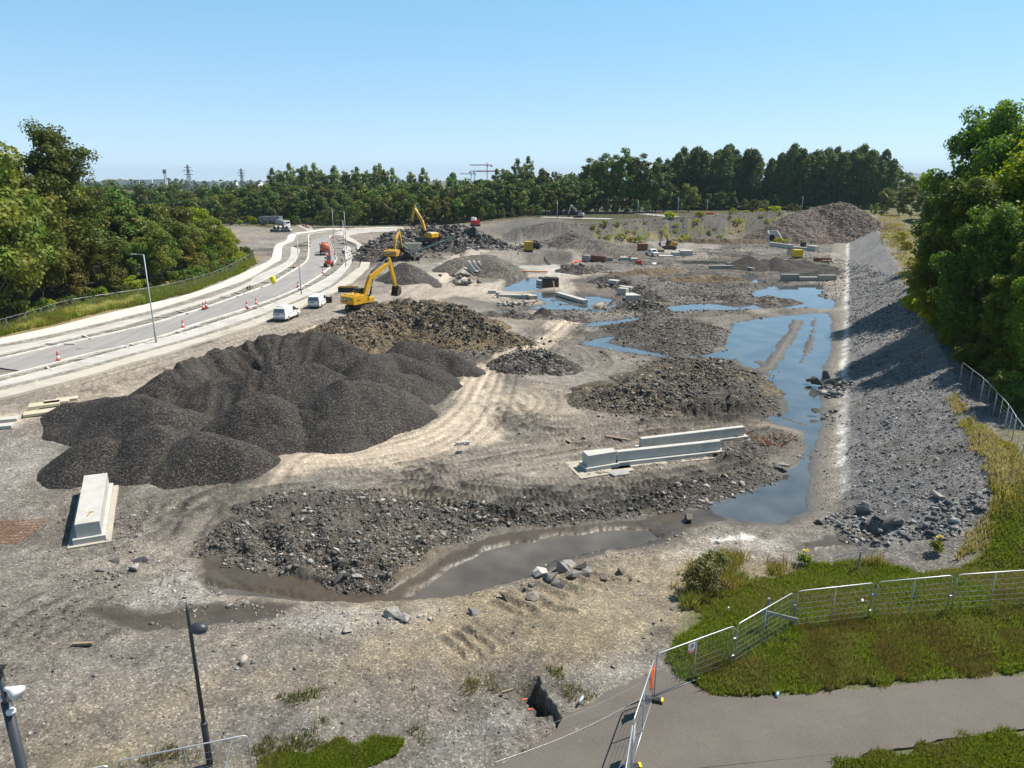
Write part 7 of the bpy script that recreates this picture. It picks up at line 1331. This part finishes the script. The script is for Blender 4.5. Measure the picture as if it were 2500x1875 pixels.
p = G(1890, 1092); t = empty('rebar_bundle', p, 0, 'bundle of rusty starter bars sticking out of the mud near the stream', 'rebar'); mb = MB(); r_ = random.Random(3)
for k in range(26): a = r_.uniform(-1.2, 1.2); mb.tube([(a * .5, r_.uniform(-.3, .3), 0), (a * 1.1 + r_.uniform(-.3, .3), r_.uniform(-.2, .2), .5), (a * 1.7 + r_.uniform(-.4, .4), r_.uniform(-.4, .4), r_.uniform(.7, 1.25))], .022, 4)
mb.build('bars', RUST, t)
for lb, a, b, w in (('long timber plank lying left of the rear concrete wall', (1479, 1067.5), (1541, 1077.5), .22), ('short timber offcut left of the long plank', (1384, 1077), (1397, 1084), .25), ('thin pale timber lying on the mud at the lower left', (178, 1577), (228, 1575), .12), ('little stick by the weeds at the bottom', (1225, 1697), (1252, 1689), .06)):
    pa, pb = G(*a), G(*b); mb = MB(); d = pb - pa; mb.bar((0, 0, .1), (d.x, d.y, .1 + d.z), w, .1); tag(mb.build('timber_plank', WOODM, None, 0, False, pa), lb, 'plank')
for i, u in enumerate((1117, 1129, 1141)):
    p = G(u, 1087 - i * .8); mb = MB(); mb.box((0, 0, .14), (.3, .25, .28), rad(20)); tag(mb.build('concrete_block', CAST, None, .02, False, p), ('left', 'middle', 'right')[i] + ' one of three little concrete blocks in a row on the flat', 'concrete block', 'three little blocks in a row')
t = empty('timber_stand', G(1862, 1525), 0, 'weathered timber posts and rail standing in the grass by the fence corner', 'timber frame'); a = G(1883, 1500); b = G(1935, 1535); o_ = t.location
for q, h in ((G(1868, 1545), 1.9), (b, 1.35)): mb = MB(); mb.box((q.x - o_.x, q.y - o_.y, h / 2 - .1), (.11, .11, h)); mb.build('post', WOODG, t, .01)
ra = P(1857, 1492, 2.0); rb_ = P(1948, 1514, 2.0); mb = MB(); mb.bar(ra - o_, rb_ - o_, .06, .17); mb.build('rail', WOODG, t, .01)
for lb, u, v, h in (('dark wooden stake in the top edge of the grass', 2093, 1392, 1.1), ('small white peg in the grass near the shrub', 1775, 1503, .45)):
    p = G(u, v); mb = MB(); mb.tube([(0, 0, -.1), (.04, 0, h)], [.05, .04], 7); tag(mb.build('stake', WOODG if h > 1 else CWHITE, None, 0, False, p), lb, 'stake')

# ------------------------------------------------------------------ mesh fences
def panel(a, b, label, h=2.0, group=None, wires=True, name='mesh_fence', r=.024, mid=True, close=True):
    d = (b - a); L = math.hypot(d.x, d.y); t = empty(name, a, math.atan2(d.y, d.x), label, 'fence panel', group); sl_ = d.z / L; g = .06
    Zx = lambda x, z: (x, 0, z + sl_ * x); m = MB(); k = .14
    m.tube([Zx(g, .0), Zx(g, h - k), Zx(g + k * .3, h - k * .3), Zx(g + k, h), Zx(L - g - k, h), Zx(L - g - k * .3, h - k * .3), Zx(L - g, h - k), Zx(L - g, 0)], r, 7, True); m.tube([Zx(g, .12), Zx(L - g, .12)], r * .8, 6); m.build('frame', GALV, t, 0, True)
    if mid: m = MB(); m.tube([Zx(L / 2, .1), Zx(L / 2, h)], r * .8, 6); m.build('middle_post', GALV, t, 0, True)
    if wires:
        m = MB()
        for z in np.arange(.34, h - .1, .26): m.bar(Zx(g, z), Zx(L - g, z), .0065, .0065)
        if close:
            for x in np.arange(g + .11, L - g, .115): m.bar(Zx(x, .12), Zx(x, h), .0032, .0032)
        m.build('wire_mesh', GALVD, t)
    return t
def gp(u, v): return G(u, v, 1.0)
pa = gp(1591, 1716); pd = gp(1540, 1880); dd = (pd - pa); dd.z = 0; dd.normalize()
FL = panel(pa, pa + dd * 3.45 + Vector((0, 0, H1(*(pa + dd * 3.45).xy) - pa.z)), 'mesh fence panel with the orange flag, running towards the camera')
pe = pa + dd * 3.5; pe2 = pe + (dd + Vector((.12, .0, 0))).normalized() * 3.45; panel(Vector((pe.x, pe.y, H1(pe.x, pe.y))), Vector((pe2.x, pe2.y, H1(pe2.x, pe2.y))), 'mesh fence panel below the yellow warning sign, cut by the bottom edge')
right = [((1593.5, 1707), (1785.5, 1631), 'mesh fence panel with the red and white sign'), ((1789, 1629), (1926, 1543), 'mesh fence panel in front of the timber posts'), ((1933, 1541), (2120, 1518.5), 'mesh fence panel on the grass right of the fence corner'), ((2126, 1517), (2311, 1501), 'mesh fence panel on the grass, second from the right edge'), ((2317, 1500), (2506, 1487), 'mesh fence panel on the grass at the right edge'), ((2512, 1487), (2700, 1478), 'mesh fence panel just beyond the right edge')]
rp = []
for a, b, lb in right: rp.append(panel(gp(*a), gp(*b), lb))
def foot(label, q, rz): t = empty('weighted_block', q, rz, label, 'fence foot'); m = MB(); m.box((0, 0, .07), (.72, .22, .14), 0, 0, 0, .85); m.build('block', BPLAS, t, .02); m = MB(); m.box((.33, 0, .075), (.08, .2, .13)); m.build('yellow_end', YPLAS, t); m = MB(); m.box((-.05, 0, .145), (.3, .07, .012)); m.build('slot', STEELD, t); return t
foot('black fence foot with a yellow end under the corner of the flag panel', pa + Vector((.05, .0, .09)), rad(-15)); q = pa + dd * 3.47; foot('black fence foot at the bottom edge between the two near panels', Vector((q.x, q.y, 1.09)), rad(10))
tag(panel(P(293, 1880, 1.05), P(613.5, 1893, 1.0), 'mesh fence panel behind the dark lamp post at the bottom left'), None); 
# bottom left panels: set from their top rails
def top_panel(a, b, z, label):
    pa_, pb_ = P(*a, z), P(*b, z); g0 = Vector((pa_.x, pa_.y, z - 2.0)); g1_ = Vector((pb_.x, pb_.y, z - 2.0)); return panel(g0, g1_, label)
for o in list(sc.objects):
    if o.get('label') == 'mesh fence panel behind the dark lamp post at the bottom left':
        for c in list(o.children): bpy.data.objects.remove(c)
        bpy.data.objects.remove(o); break
BL = top_panel((282, 1859), (609, 1793), 3.05, 'mesh fence panel behind the dark lamp post at the bottom left'); top_panel((270, 1866), (60, 1915), 3.05, 'mesh fence panel cut by the bottom edge, left of the lamp post')
t = empty('fence_brace', BL.location, BL.rotation_euler.z, 'slanting steel brace at the right end of the bottom left fence panel', 'brace'); m = MB(); m.tube([(3.3, -.02, 1.95), (2.6, -1.1, 0)], .02, 6); m.build('strut', GALV, t); m = MB(); m.box((2.6, -1.1, .03), (.3, .3, .06)); m.build('base_plate', STEELD, t)
# clips, flag, signs
for i in range(4):
    Lp = (gp(*right[i][1]) - gp(*right[i][0])).length
    for z in (.6, 1.4): m = MB(); m.box((Lp, 0, z), (.13, .07, .06)); m.build('clip', BLUEP if i in (1, 2) and z > 1 else GALV, rp[i], .01)
L1 = FL; M1 = FL.matrix_basis
m = MB(); r_ = [(.40, 1.98), (.92, 1.72), (.86, 1.02), (.60, .98)]; v = []
bpy.context.view_layer.update()
fq = lambda x, y, z: FL.matrix_basis @ Vector((x, y, z))
nx2, nz2 = 10, 12; vs = []
for j in range(nz2 + 1):
    for i in range(nx2 + 1):
        s, t_ = i / nx2, j / nz2; x = .22 + s * (.62 - .25 * t_) + .10 * t_; z = 1.93 - t_ * (.92 - .15 * s) - .10 * s; vs.append(fq(x, .045 + .03 * math.sin(s * 9 + t_ * 4), z))
o = mesh_obj('flag', vs, [(j * (nx2 + 1) + i, j * (nx2 + 1) + i + 1, (j + 1) * (nx2 + 1) + i + 1, (j + 1) * (nx2 + 1) + i) for j in range(nz2) for i in range(nx2)], FLAG, None, True); sd = o.modifiers.new('cloth', 'SOLIDIFY'); sd.thickness = .006; tag(o, 'bright orange cloth tied to the corner of the mesh fence', 'flag')
def sign(name, label, pan, x, z, w, h, build):
    t = empty(name, pan.matrix_basis @ Vector((x, -.03, z)), pan.rotation_euler.z, label, 'sign'); build(t, w, h); return t
def s_red(t, w, h):
    m = MB(); m.box((0, 0, 0), (w, .006, h)); m.build('plate', SIGNW, t); m = MB(); m.box((0, -.005, -h * .32), (w * .98, .005, h * .34)); m.build('red_panel', SIGNR, t)
    m = MB(); n = 22; R1, R2 = h * .21, h * .15; v = [(r * math.cos(6.283 * k / n), -.0075, h * .2 + r * math.sin(6.283 * k / n)) for r in (R1, R2) for k in range(n)]; m.add(v, [(k, (k + 1) % n, n + (k + 1) % n, n + k) for k in range(n)]); m.bar((-R2 * .7, -.0075, h * .2 + R2 * .7), (R2 * .7, -.0075, h * .2 - R2 * .7), .004, .02); m.build('prohibition_ring', SIGNR, t)
    m = MB(); m.box((.01, -.006, h * .2), (.03, .004, .10)); m.box((.01, -.006, h * .2 + .07), (.035, .004, .035)); m.build('pictogram', BLACK, t); m = MB()
    for k in range(3): m.box((0, -.0085, -h * .22 - k * h * .085), (w * .7, .003, h * .03))
    m.build('text_lines', SIGNW, t)
sign('warning_sign', 'small white sign with a red ring and red lower half on the fence', rp[0], 1.72, 1.72, .34, .44, s_red)
def s_yel(t, w, h):
    m = MB(); m.box((0, 0, 0), (w, .006, h)); m.build('plate', SIGNW, t); m = MB(); m.box((0, -.005, -h * .1), (w * .9, .005, h * .68)); m.build('yellow_panel', SIGNY, t); m = MB(); a, b, c = Vector((-w * .3, -.012, -h * .02)), Vector((w * .3, -.012, -h * .02)), Vector((0, -.012, h * .22)); m.bar(a, b, .005, .025); m.bar(b, c, .005, .025); m.bar(c, a, .005, .025); m.box((0, -.011, h * .07), (.02, .004, .07)); m.build('triangle', BLACK, t); m = MB(); m.box((0, -.009, -h * .25), (w * .7, .003, h * .03)); m.box((0, -.009, -h * .33), (w * .6, .003, h * .03)); m.build('text_lines', BLACK, t)
sy = sign('warning_sign', 'tall white and yellow warning sign low on the near fence panel', FL, 3.05, 1.15, .42, .62, s_yel)
# wires strung from the fence over the path
for lb, a, b in (('upper loose wire strung from the flag panel to the lower left', fq(.06, 0, 1.2), G(1150, 1850) + Vector((0, 0, .3))), ('lower loose wire strung from the flag panel to the lower left', fq(.06, 0, .55), G(1210, 1872) + Vector((0, 0, .2)))):
    m = MB(); n = 10; m.tube([a.lerp(b, k / n) - Vector((0, 0, .25 * math.sin(math.pi * k / n))) for k in range(n + 1)], .004, 5); tag(m.build('wire', GALV), lb, 'wire')
m = MB(); q0 = fq(3.3, 0, .9); m.tube([q0, q0 + Vector((-.25, -.1, -.6)), q0 + Vector((-.6, -.3, -.75)), q0 + Vector((-1.0, -.7, -.78))], .012, 5); tag(m.build('rope', BLUEP), 'blue rope trailing from the near fence panel', 'rope')
# fence on the bank
bf = [(2350, 884), (2403, 924), (2435, 957), (2464, 989), (2482, 1018), (2508, 1052), (2530, 1090)]
ptsb = [P(u, v, BANK_H + 2.0) for u, v in bf]
for i in range(6): a, b = ptsb[i], ptsb[i + 1]; panel(Vector((a.x, a.y, a.z - 2)), Vector((b.x, b.y, b.z - 2)), ('mesh fence panel on the bank under the trees, ' + ('farthest one', 'second farthest', 'third from the far end', 'third from the near end', 'second nearest', 'nearest one')[i]), 2.0, 'mesh fence panels on the bank', True, 'mesh_fence', .022, True, False)
# left verge fence
vf = [(27, 772.5), (81, 758), (134, 740), (190, 728), (248, 719.5), (300, 712), (347, 705), (390, 698), (428, 690), (462, 681), (492, 673), (520, 664), (544, 654), (567, 644), (587, 633), (603, 623), (616, 615)]
vpts = smooth_line([P(u, v, RZ + 2.05) for u, v in [(-90, 805), *vf]], 6); vr = resample(vpts, int(sum(math.hypot(vpts[i + 1][0] - vpts[i][0], vpts[i + 1][1] - vpts[i][1]) for i in range(len(vpts) - 1)) / 3.45))
for i in range(len(vr) - 1): panel(Vector((*vr[i], RZ)), Vector((*vr[i + 1], RZ)), 'mesh fence panel in the long row between the left woodland and the verge', 2.05, 'mesh fence panels along the left verge', i < 26, 'mesh_fence', .022, False, False)
# dark green boundary fence before the far trees
def rail_fence(label, pts, h, mm, step=2.6):
    c = pts[0]; t = empty('boundary_fence', c, 0, label, 'fence'); rs = resample(pts, 120); d = np.concatenate([[0], np.cumsum(np.hypot(*np.diff(rs, axis=0).T))]); n = max(2, int(d[-1] / step)); q = resample(pts, n); zz = [H1(*p) for p in q]; m = MB()
    for p, z in zip(q, zz): m.bar((p[0] - c.x, p[1] - c.y, z - c.z), (p[0] - c.x, p[1] - c.y, z - c.z + h), .09)
    m.build('posts', mm, t); tag(t.children[0], None, None, None, 'stuff'); m = MB()
    for k in range(n - 1):
        for hh in np.linspace(.15, h - .05, 9): m.bar((q[k][0] - c.x, q[k][1] - c.y, zz[k] - c.z + hh), (q[k + 1][0] - c.x, q[k + 1][1] - c.y, zz[k + 1] - c.z + hh), .03, .03)
    m.build('rails', mm, t); return t
FG = mat('fence_green', (.02, .055, .045), .5, .1, 1.0)
rail_fence('dark green mesh fence at the bend before the far belt', [P(u, v, RZ) for u, v in ((728, 541), (742, 549), (760, 556), (800, 552), (900, 548), (960, 546))], 2.4, FG)
rail_fence('dark green mesh fence beyond the grey mound', [Vector((q.x, q.y, H1(q.x, q.y))) for q in (PY(1310, 540, 306), PY(1420, 540, 306), PY(1540, 535, 306), PY(1600, 535, 308))], 2.4, FG)
rail_fence('low grey railing along the pale road beyond the berm', [Vector((q.x, q.y, H1(q.x, q.y))) for q in (PY(1590, 530, 318), PY(1660, 530, 305), PY(1710, 530, 296))], 1.3, GALVD)
# pale road beyond the berm
def far_strip(name, label, pts, w, m_, dz=.12):
    a = resample(pts, 60); b = offset(a, w); z = [max(H1(*p), H1(*q)) + dz for p, q in zip(a, b)]; v = []; f = []
    for i in range(60): v += [(*a[i], z[i]), (*b[i], z[i])]
    for i in range(59): f.append((2 * i, 2 * i + 1, 2 * i + 3, 2 * i + 2))
    o = mesh_obj(name, v, f, m_); return tag(o, label, name, kind='structure')
far_strip('road', 'pale road running past the trees beyond the berm', [PY(u, 530, d) for u, d in ((1330, 312), (1420, 304), (1500, 298))], 7, FARR); far_strip('road', 'pale stretch of road between the tree clump and the poplars', [PY(u, 525, d) for u, d in ((1575, 345), (1620, 330), (1680, 308), (1730, 292))], 8, FARR)

# ------------------------------------------------------------------ the two posts in the foreground
lp = PY(454, 1469, 19.3); gz = 1.0; Tz = lp.z; t = empty('lamp_post', (lp.x, lp.y, gz - .1), 0, 'dark grey lamp post with a pointed top and a bowl shaped head, in the foreground', 'lamp post'); Hh = Tz - gz + .1
m = MB(); m.tube([(0, 0, 0), (0, 0, 1.75), (0, 0, 1.80)], [.105, .105, .08], 14); m.build('lower_pole', DGREY, t, 0, True); m = MB(); m.lathe([(.112, 1.70), (.112, 1.80), (.07, 1.84)], 14); m.build('collar', DGREY, t, 0, True)
m = MB(); m.tube([(0, 0, 1.78), (0, 0, Hh - 1.15), (0, 0, Hh - .75), (0, 0, Hh - .35), (0, 0, Hh)], [.066, .055, .055, .05, .012], 14); m.build('upper_pole', DGREY, t, 0, True)
m = MB(); n = 20; prof = []
for k in range(13):
    a = -math.pi / 2 + math.pi * k / 12; prof.append((math.cos(a), math.sin(a)))
v = [(.27 + .30 * r * math.cos(6.2832 * q / n), .20 * r * math.sin(6.2832 * q / n), Hh - .98 + (.20 if z > 0 else .13) * z) for r, z in prof for q in range(n)]; f = [(i * n + q, i * n + (q + 1) % n, (i + 1) * n + (q + 1) % n, (i + 1) * n + q) for i in range(12) for q in range(n)]
hd_ = mesh_obj('lamp_head', v, f, DGREY, t, True); m = MB(); v = [(.29 + .24 * r * math.cos(6.2832 * q / n), .15 * r * math.sin(6.2832 * q / n), Hh - 1.08 + .05 * z) for r, z in prof for q in range(n)]; mesh_obj('lens', v, f, GLASSB, hd_, True); m = MB(); m.tube([(0, 0, Hh - .9), (.12, 0, Hh - .9)], .05, 10); m.lathe([(.02, Hh - .79), (.02, Hh - .76)], 8, (.2, 0, 0)); m.build('bracket', DGREY, t)
cpz = PY(0, 1650, 11.9); t = empty('camera_post', (cpz.x, cpz.y, .9), 0, 'dark post with white loudspeakers and a camera at the bottom left corner', 'camera post'); Hc = cpz.z - .9
m = MB(); m.tube([(0, 0, 0), (0, 0, Hc - .62)], [.115, .095], 16); m.build('pole', DGREY, t, 0, True); m = MB(); m.tube([(0, 0, Hc - .64), (0, 0, Hc - .58), (0, 0, Hc + .02)], [.10, .055, .05], 12); m.build('spigot', DGREY, t, 0, True)
for a, dz in ((rad(-12), -.30), (rad(195), -.50)):
    m = MB(); m.tube([(.05, 0, 0), (.12, 0, 0), (.2, 0, -.01), (.38, 0, -.04)], [.045, .05, .075, .15], 14, True); o = m.build('loudspeaker', CWHITE, t, 0, True); o.location = (0, 0, Hc + dz); o.rotation_euler = (0, 0, a)
m = MB(); m.lathe([(.04, 0), (.085, .02), (.09, .07), (.06, .12)], 14); m.build('dome_camera', CWHITE, t, 0, True, (.10, -.06, Hc - .86)); m = MB(); m.lathe([(.03, -.03), (.062, .0), (.062, .02)], 12); m.build('camera_lens', GLASS, t, 0, True, (.10, -.08, Hc - .87)); m = MB(); m.box((0, 0, Hc + .05), (.10, .10, .2)); m.box((.03, 0, Hc + .18), (.12, .12, .1)); m.build('camera_head', BLACK, t, .01)
# litter
for lb, u, v, mm, L in (('clear plastic bottle lying on the path by the trench', 1419, 1716, mat('clear_plastic', (.45, .52, .55), .15), .32), ('blue can at the edge of the grass', 1897, 1703, mat('can_blue', (.35, .55, .72), .3), .2), ('little white can in the grass behind the fence', 2104, 1474, CWHITE, .24)):
    p = G(u, v); m = MB(); m.tube([(-L / 2, 0, .06), (L * .25, 0, .06), (L * .36, 0, .06), (L / 2, 0, .06)], [.045, .045, .018, .018], 10); o = m.build('bottle' if 'bottle' in lb else 'can', mm, None, 0, True, (p.x, p.y, p.z + .10)); o.rotation_euler = (0, 0, rad(60)); o.scale = (1.3,) * 3; tag(o, lb, 'litter')
for lb, u, v in (('upper red marker in the trench', 1281, 1711), ('lower red marker in the trench', 1295, 1735)):
    p = G(u, v); m = MB(); m.box((0, 0, .06), (.2, .06, .04), rad(10)); tag(m.build('marker_peg', mat('faded_red', (.55, .12, .07), .7), None, 0, False, (p.x, p.y, p.z)), lb, 'marker')
o = stones('debris', 'pale yellow stone beside the lamp post', np.array([[0, 0, 0.]]), np.array([.55]), BLIND, 0, None); o.location = G(596, 1620); tag(o, 'sandy yellow lump of soil right of the dark lamp post', 'lump'); o.pop('kind', None)

# ------------------------------------------------------------------ far horizon: hills, roofs, pylons, cranes
HILL = mat('heather_hill', (.10, .115, .085), .95, .2, 300.0)
u_ = np.linspace(2080, 2600, 60); v = []; f = []
hv = 418 + 4 * np.sin((u_ - 2205) / 40) + np.where(u_ < 2200, (2200 - u_) * .12, 0) + np.abs(u_ - 2290) * .035
for a, b in zip(u_, hv):
    q = PY(a, b, 11000); v += [(q.x * .82, 9000, 0), tuple(q), (q.x * 1.15, 12800, 0)]
for i in range(59):
    for j in (0, 1): f.append((i * 3 + j, i * 3 + j + 3, i * 3 + j + 4, i * 3 + j + 1))
tag(mesh_obj('hills', v, f, HILL, None, True), 'faint blue hill beyond the trees at the right', 'hills', kind='structure')
def lattice(name, label, u, vt, d, base_w, arms, mm, cat, group=None):
    q = PY(u, vt, d); H_ = q.z; t = empty(name, (q.x, d, 0), 0, label, cat, group); m = MB(); w = max(.0006 * d, .18); B = base_w / 2
    lv = np.linspace(0, 1, 8); rr = [B * (1 - .88 * k ** .8) for k in lv]
    for sx in (-1, 1):
        for sy_ in (-1, 1): m.tube([(sx * rr[i], sy_ * rr[i], lv[i] * H_) for i in range(8)], w * .6, 4)
    for i in range(7):
        for s in (-1, 1): m.bar((-rr[i], s * rr[i], lv[i] * H_), (rr[i + 1], s * rr[i + 1], lv[i + 1] * H_), w * .6); m.bar((rr[i], s * rr[i], lv[i] * H_), (-rr[i + 1], s * rr[i + 1], lv[i + 1] * H_), w * .6)
    m.build('tower', mm, t)
    for z, wd_ in arms: m = MB(); m.bar((-wd_ / 2, 0, z * H_), (wd_ / 2, 0, z * H_), w * .9); m.bar((-wd_ / 2, 0, z * H_), (0, 0, z * H_ + wd_ * .12), w * .5); m.bar((wd_ / 2, 0, z * H_), (0, 0, z * H_ + wd_ * .12), w * .5); m.build('cross_arm', mm, t)
    return t
PYL = mat('pylon_steel', (.22, .23, .25), .6, .1, 5.0)
lattice('pylon', 'nearest electricity pylon on the left horizon', 457, 402, 950, 8, ((.68, 12), (.80, 14), (.91, 10)), PYL, 'pylon'); lattice('pylon', 'second electricity pylon, above the far belt of trees', 588, 411, 1250, 8, ((.68, 13), (.80, 15), (.91, 11)), PYL, 'pylon'); lattice('pylon', 'faintest electricity pylon, left of the pale poplars', 659, 417, 1500, 8, ((.70, 13), (.82, 15), (.92, 11)), PYL, 'pylon')
for k, (u, lb) in enumerate(((398.5, 'left one of the two thin masts on the left horizon'), (403, 'right one of the two thin masts on the left horizon'))): q = PY(u, 413, 800); t = empty('mast', (q.x, 800, 0), 0, lb, 'mast'); m = MB(); m.tube([(0, 0, 0), (0, 0, q.z)], [.6, .35], 8); m.build('pole', PYL, t); m = MB(); m.box((0, 0, q.z - 2.5), (1.4, 1.4, 4)); m.build('antenna', PYL, t)
CRR = mat('crane_red', (.55, .09, .09), .6, .1, 5.0); CRG = mat('crane_grey', (.32, .33, .36), .6, .1, 5.0)
def crane(label, u, vt, d, left, right_, vj, mm, cab):
    q = PY(u, vt, d); t = empty('tower_crane', (q.x, d, 0), 0, label, 'crane'); zj = PY(u, vj, d).z; sc_ = (d * cP + 5) / FPX; m = MB(); w = 1.1
    for sx in (-1, 1):
        for sy_ in (-1, 1): m.bar((sx * .9, sy_ * .9, 0), (sx * .9, sy_ * .9, q.z - 4), .45)
    for z in np.arange(0, q.z - 6, 4): m.bar((-.9, -.9, z), (.9, -.9, z + 4), .35); m.bar((.9, -.9, z), (-.9, -.9, z + 4), .35)
    m.bar((0, 0, q.z - 5), (0, 0, q.z), .7); m.build('tower', mm, t); a, b = (left - u) * sc_, (right_ - u) * sc_; m = MB()
    m.bar((a, 0, zj), (b, 0, zj), .8); m.bar((a, 0, zj + 1.9), (b, 0, zj + 1.9), .7)
    for x in np.arange(min(a, b), max(a, b) - 2.5, 2.6): m.bar((x, 0, zj), (x + 1.3, 0, zj + 1.9), .3); m.bar((x + 1.3, 0, zj + 1.9), (x + 2.6, 0, zj), .3)
    m.build('jib', mm, t); m = MB(); m.box((1.5 if cab > 0 else -1.5, 0, zj - 1.5), (2.2, 2.2, 2.4)); m.build('cab', CRR, t); m = MB(); m.box(((b if cab > 0 else a) * .9, 0, zj - 1.2), (4, 2, 3)); m.build('counterweight', CRR, t); return t
crane('tallest red and white tower crane on the horizon', 1189, 394, 1500, 1147, 1201, 404, CRR, 1); crane('lower red tower crane whose jib reaches to the right', 1226, 414, 1550, 1162, 1245, 419, CRR, 1); crane('grey tower crane left of the tallest red one', 1158, 412, 1700, 1146, 1240, 419.5, CRG, -1); crane('lowest grey tower crane, farthest left', 1150, 421, 1800, 1122, 1161, 425, CRG, 1)
def house(label, u, vt, d, w, dep, m_w, m_r, pitched=True, hw=None):
    q = PY(u, vt, d); H_ = q.z; t = empty('house' if pitched else 'warehouse', (q.x, d, 0), rng.uniform(-.3, .3), label, 'house' if pitched else 'warehouse'); e = H_ * (.62 if pitched else .97)
    m = MB(); m.box((0, 0, e / 2), (w, dep, e)); bd = m.build('wall', m_w, t); m = MB()
    if pitched: m.add([(-w / 2 - .3, -dep / 2 - .3, e), (w / 2 + .3, -dep / 2 - .3, e), (w / 2 + .3, dep / 2 + .3, e), (-w / 2 - .3, dep / 2 + .3, e), (-w / 2 - .3, 0, H_), (w / 2 + .3, 0, H_)], [(0, 1, 5, 4), (2, 3, 4, 5), (0, 4, 3), (1, 2, 5), (0, 3, 2, 1)])
    else: m.box((0, 0, e + .3), (w + .6, dep + .6, .6))
    m.build('roof', m_r, t); m = MB()
    for x in np.linspace(-w * .35, w * .35, 3): m.box((x, -dep / 2 - .02, e * .55), (1.3, .06, 1.4))
    m.build('window', GLASS, bd); tag(bd.children[0], None); return t
RF1 = mat('roof_tile', (.22, .17, .15), .8, .15, 3.0); RF2 = mat('roof_slate', (.20, .20, .22), .8, .15, 3.0); WLP = mat('pale_render', (.62, .60, .56), .8, .05, 3.0); WHT = mat('warehouse_white', (.70, .70, .70), .6, .05, 9.0); WHO = mat('warehouse_orange', (.62, .40, .20), .6, .05, 9.0)
for i, (u, vt, w, rf, lb) in enumerate(((278, 467, 11, RF1, 'brown roofed house left in the gap over the woodland'), (291, 464, 12, RF2, 'grey roofed house with pale gable in the gap over the woodland'), (304, 465, 11, RF1, 'brown roofed house right of the grey one over the woodland'), (316, 468, 9, RF2, 'small grey roofed house at the right of the brown ones'), (370, 467, 11, RF2, 'grey roofed house farther right behind the bright trees'), (381, 468, 10, RF2, 'last grey roofed house before the dark belt of trees'))): house(lb, u, vt, 570 + 9 * i, w * 1.0, 8, WLP, rf)
for u, vt, w, mw, lb in ((285, 437, 26, WHO, 'long orange warehouse on the left horizon'), (297, 440, 18, WHT, 'white warehouse just right of the orange one'), (358, 437, 30, WHT, 'long low white building left of the masts'), (392, 436, 14, WHT, 'small white building under the masts'), (505, 442, 40, WHT, 'long white building right of the nearest pylon'), (545, 443, 34, WHT, 'white building before the second pylon'), (615, 443, 24, WHT, 'white building between the last two pylons'), (330, 439, 22, WLP, 'cream building in the middle of the left horizon')): house(lb, u, vt + 1.5, 1450, w * 1.5, 22, mw, mw if mw is not WLP else RF2, False)

# ------------------------------------------------------------------ the air: far things fade to blue
m, n, l, b = new_mat('haze'); n.remove(b); pv = n.new('ShaderNodeVolumePrincipled'); pv.inputs['Color'].default_value = (.62, .78, 1.0, 1); pv.inputs['Density'].default_value = HAZE; l.new(pv.outputs[0], n['Material Output'].inputs['Volume'])
mb = MB(); mb.box((0, 6900, 99), (15000, 14200, 202)); tag(mb.build('haze', m), 'thin blue summer haze filling the air over the whole view', 'haze', kind='stuff')
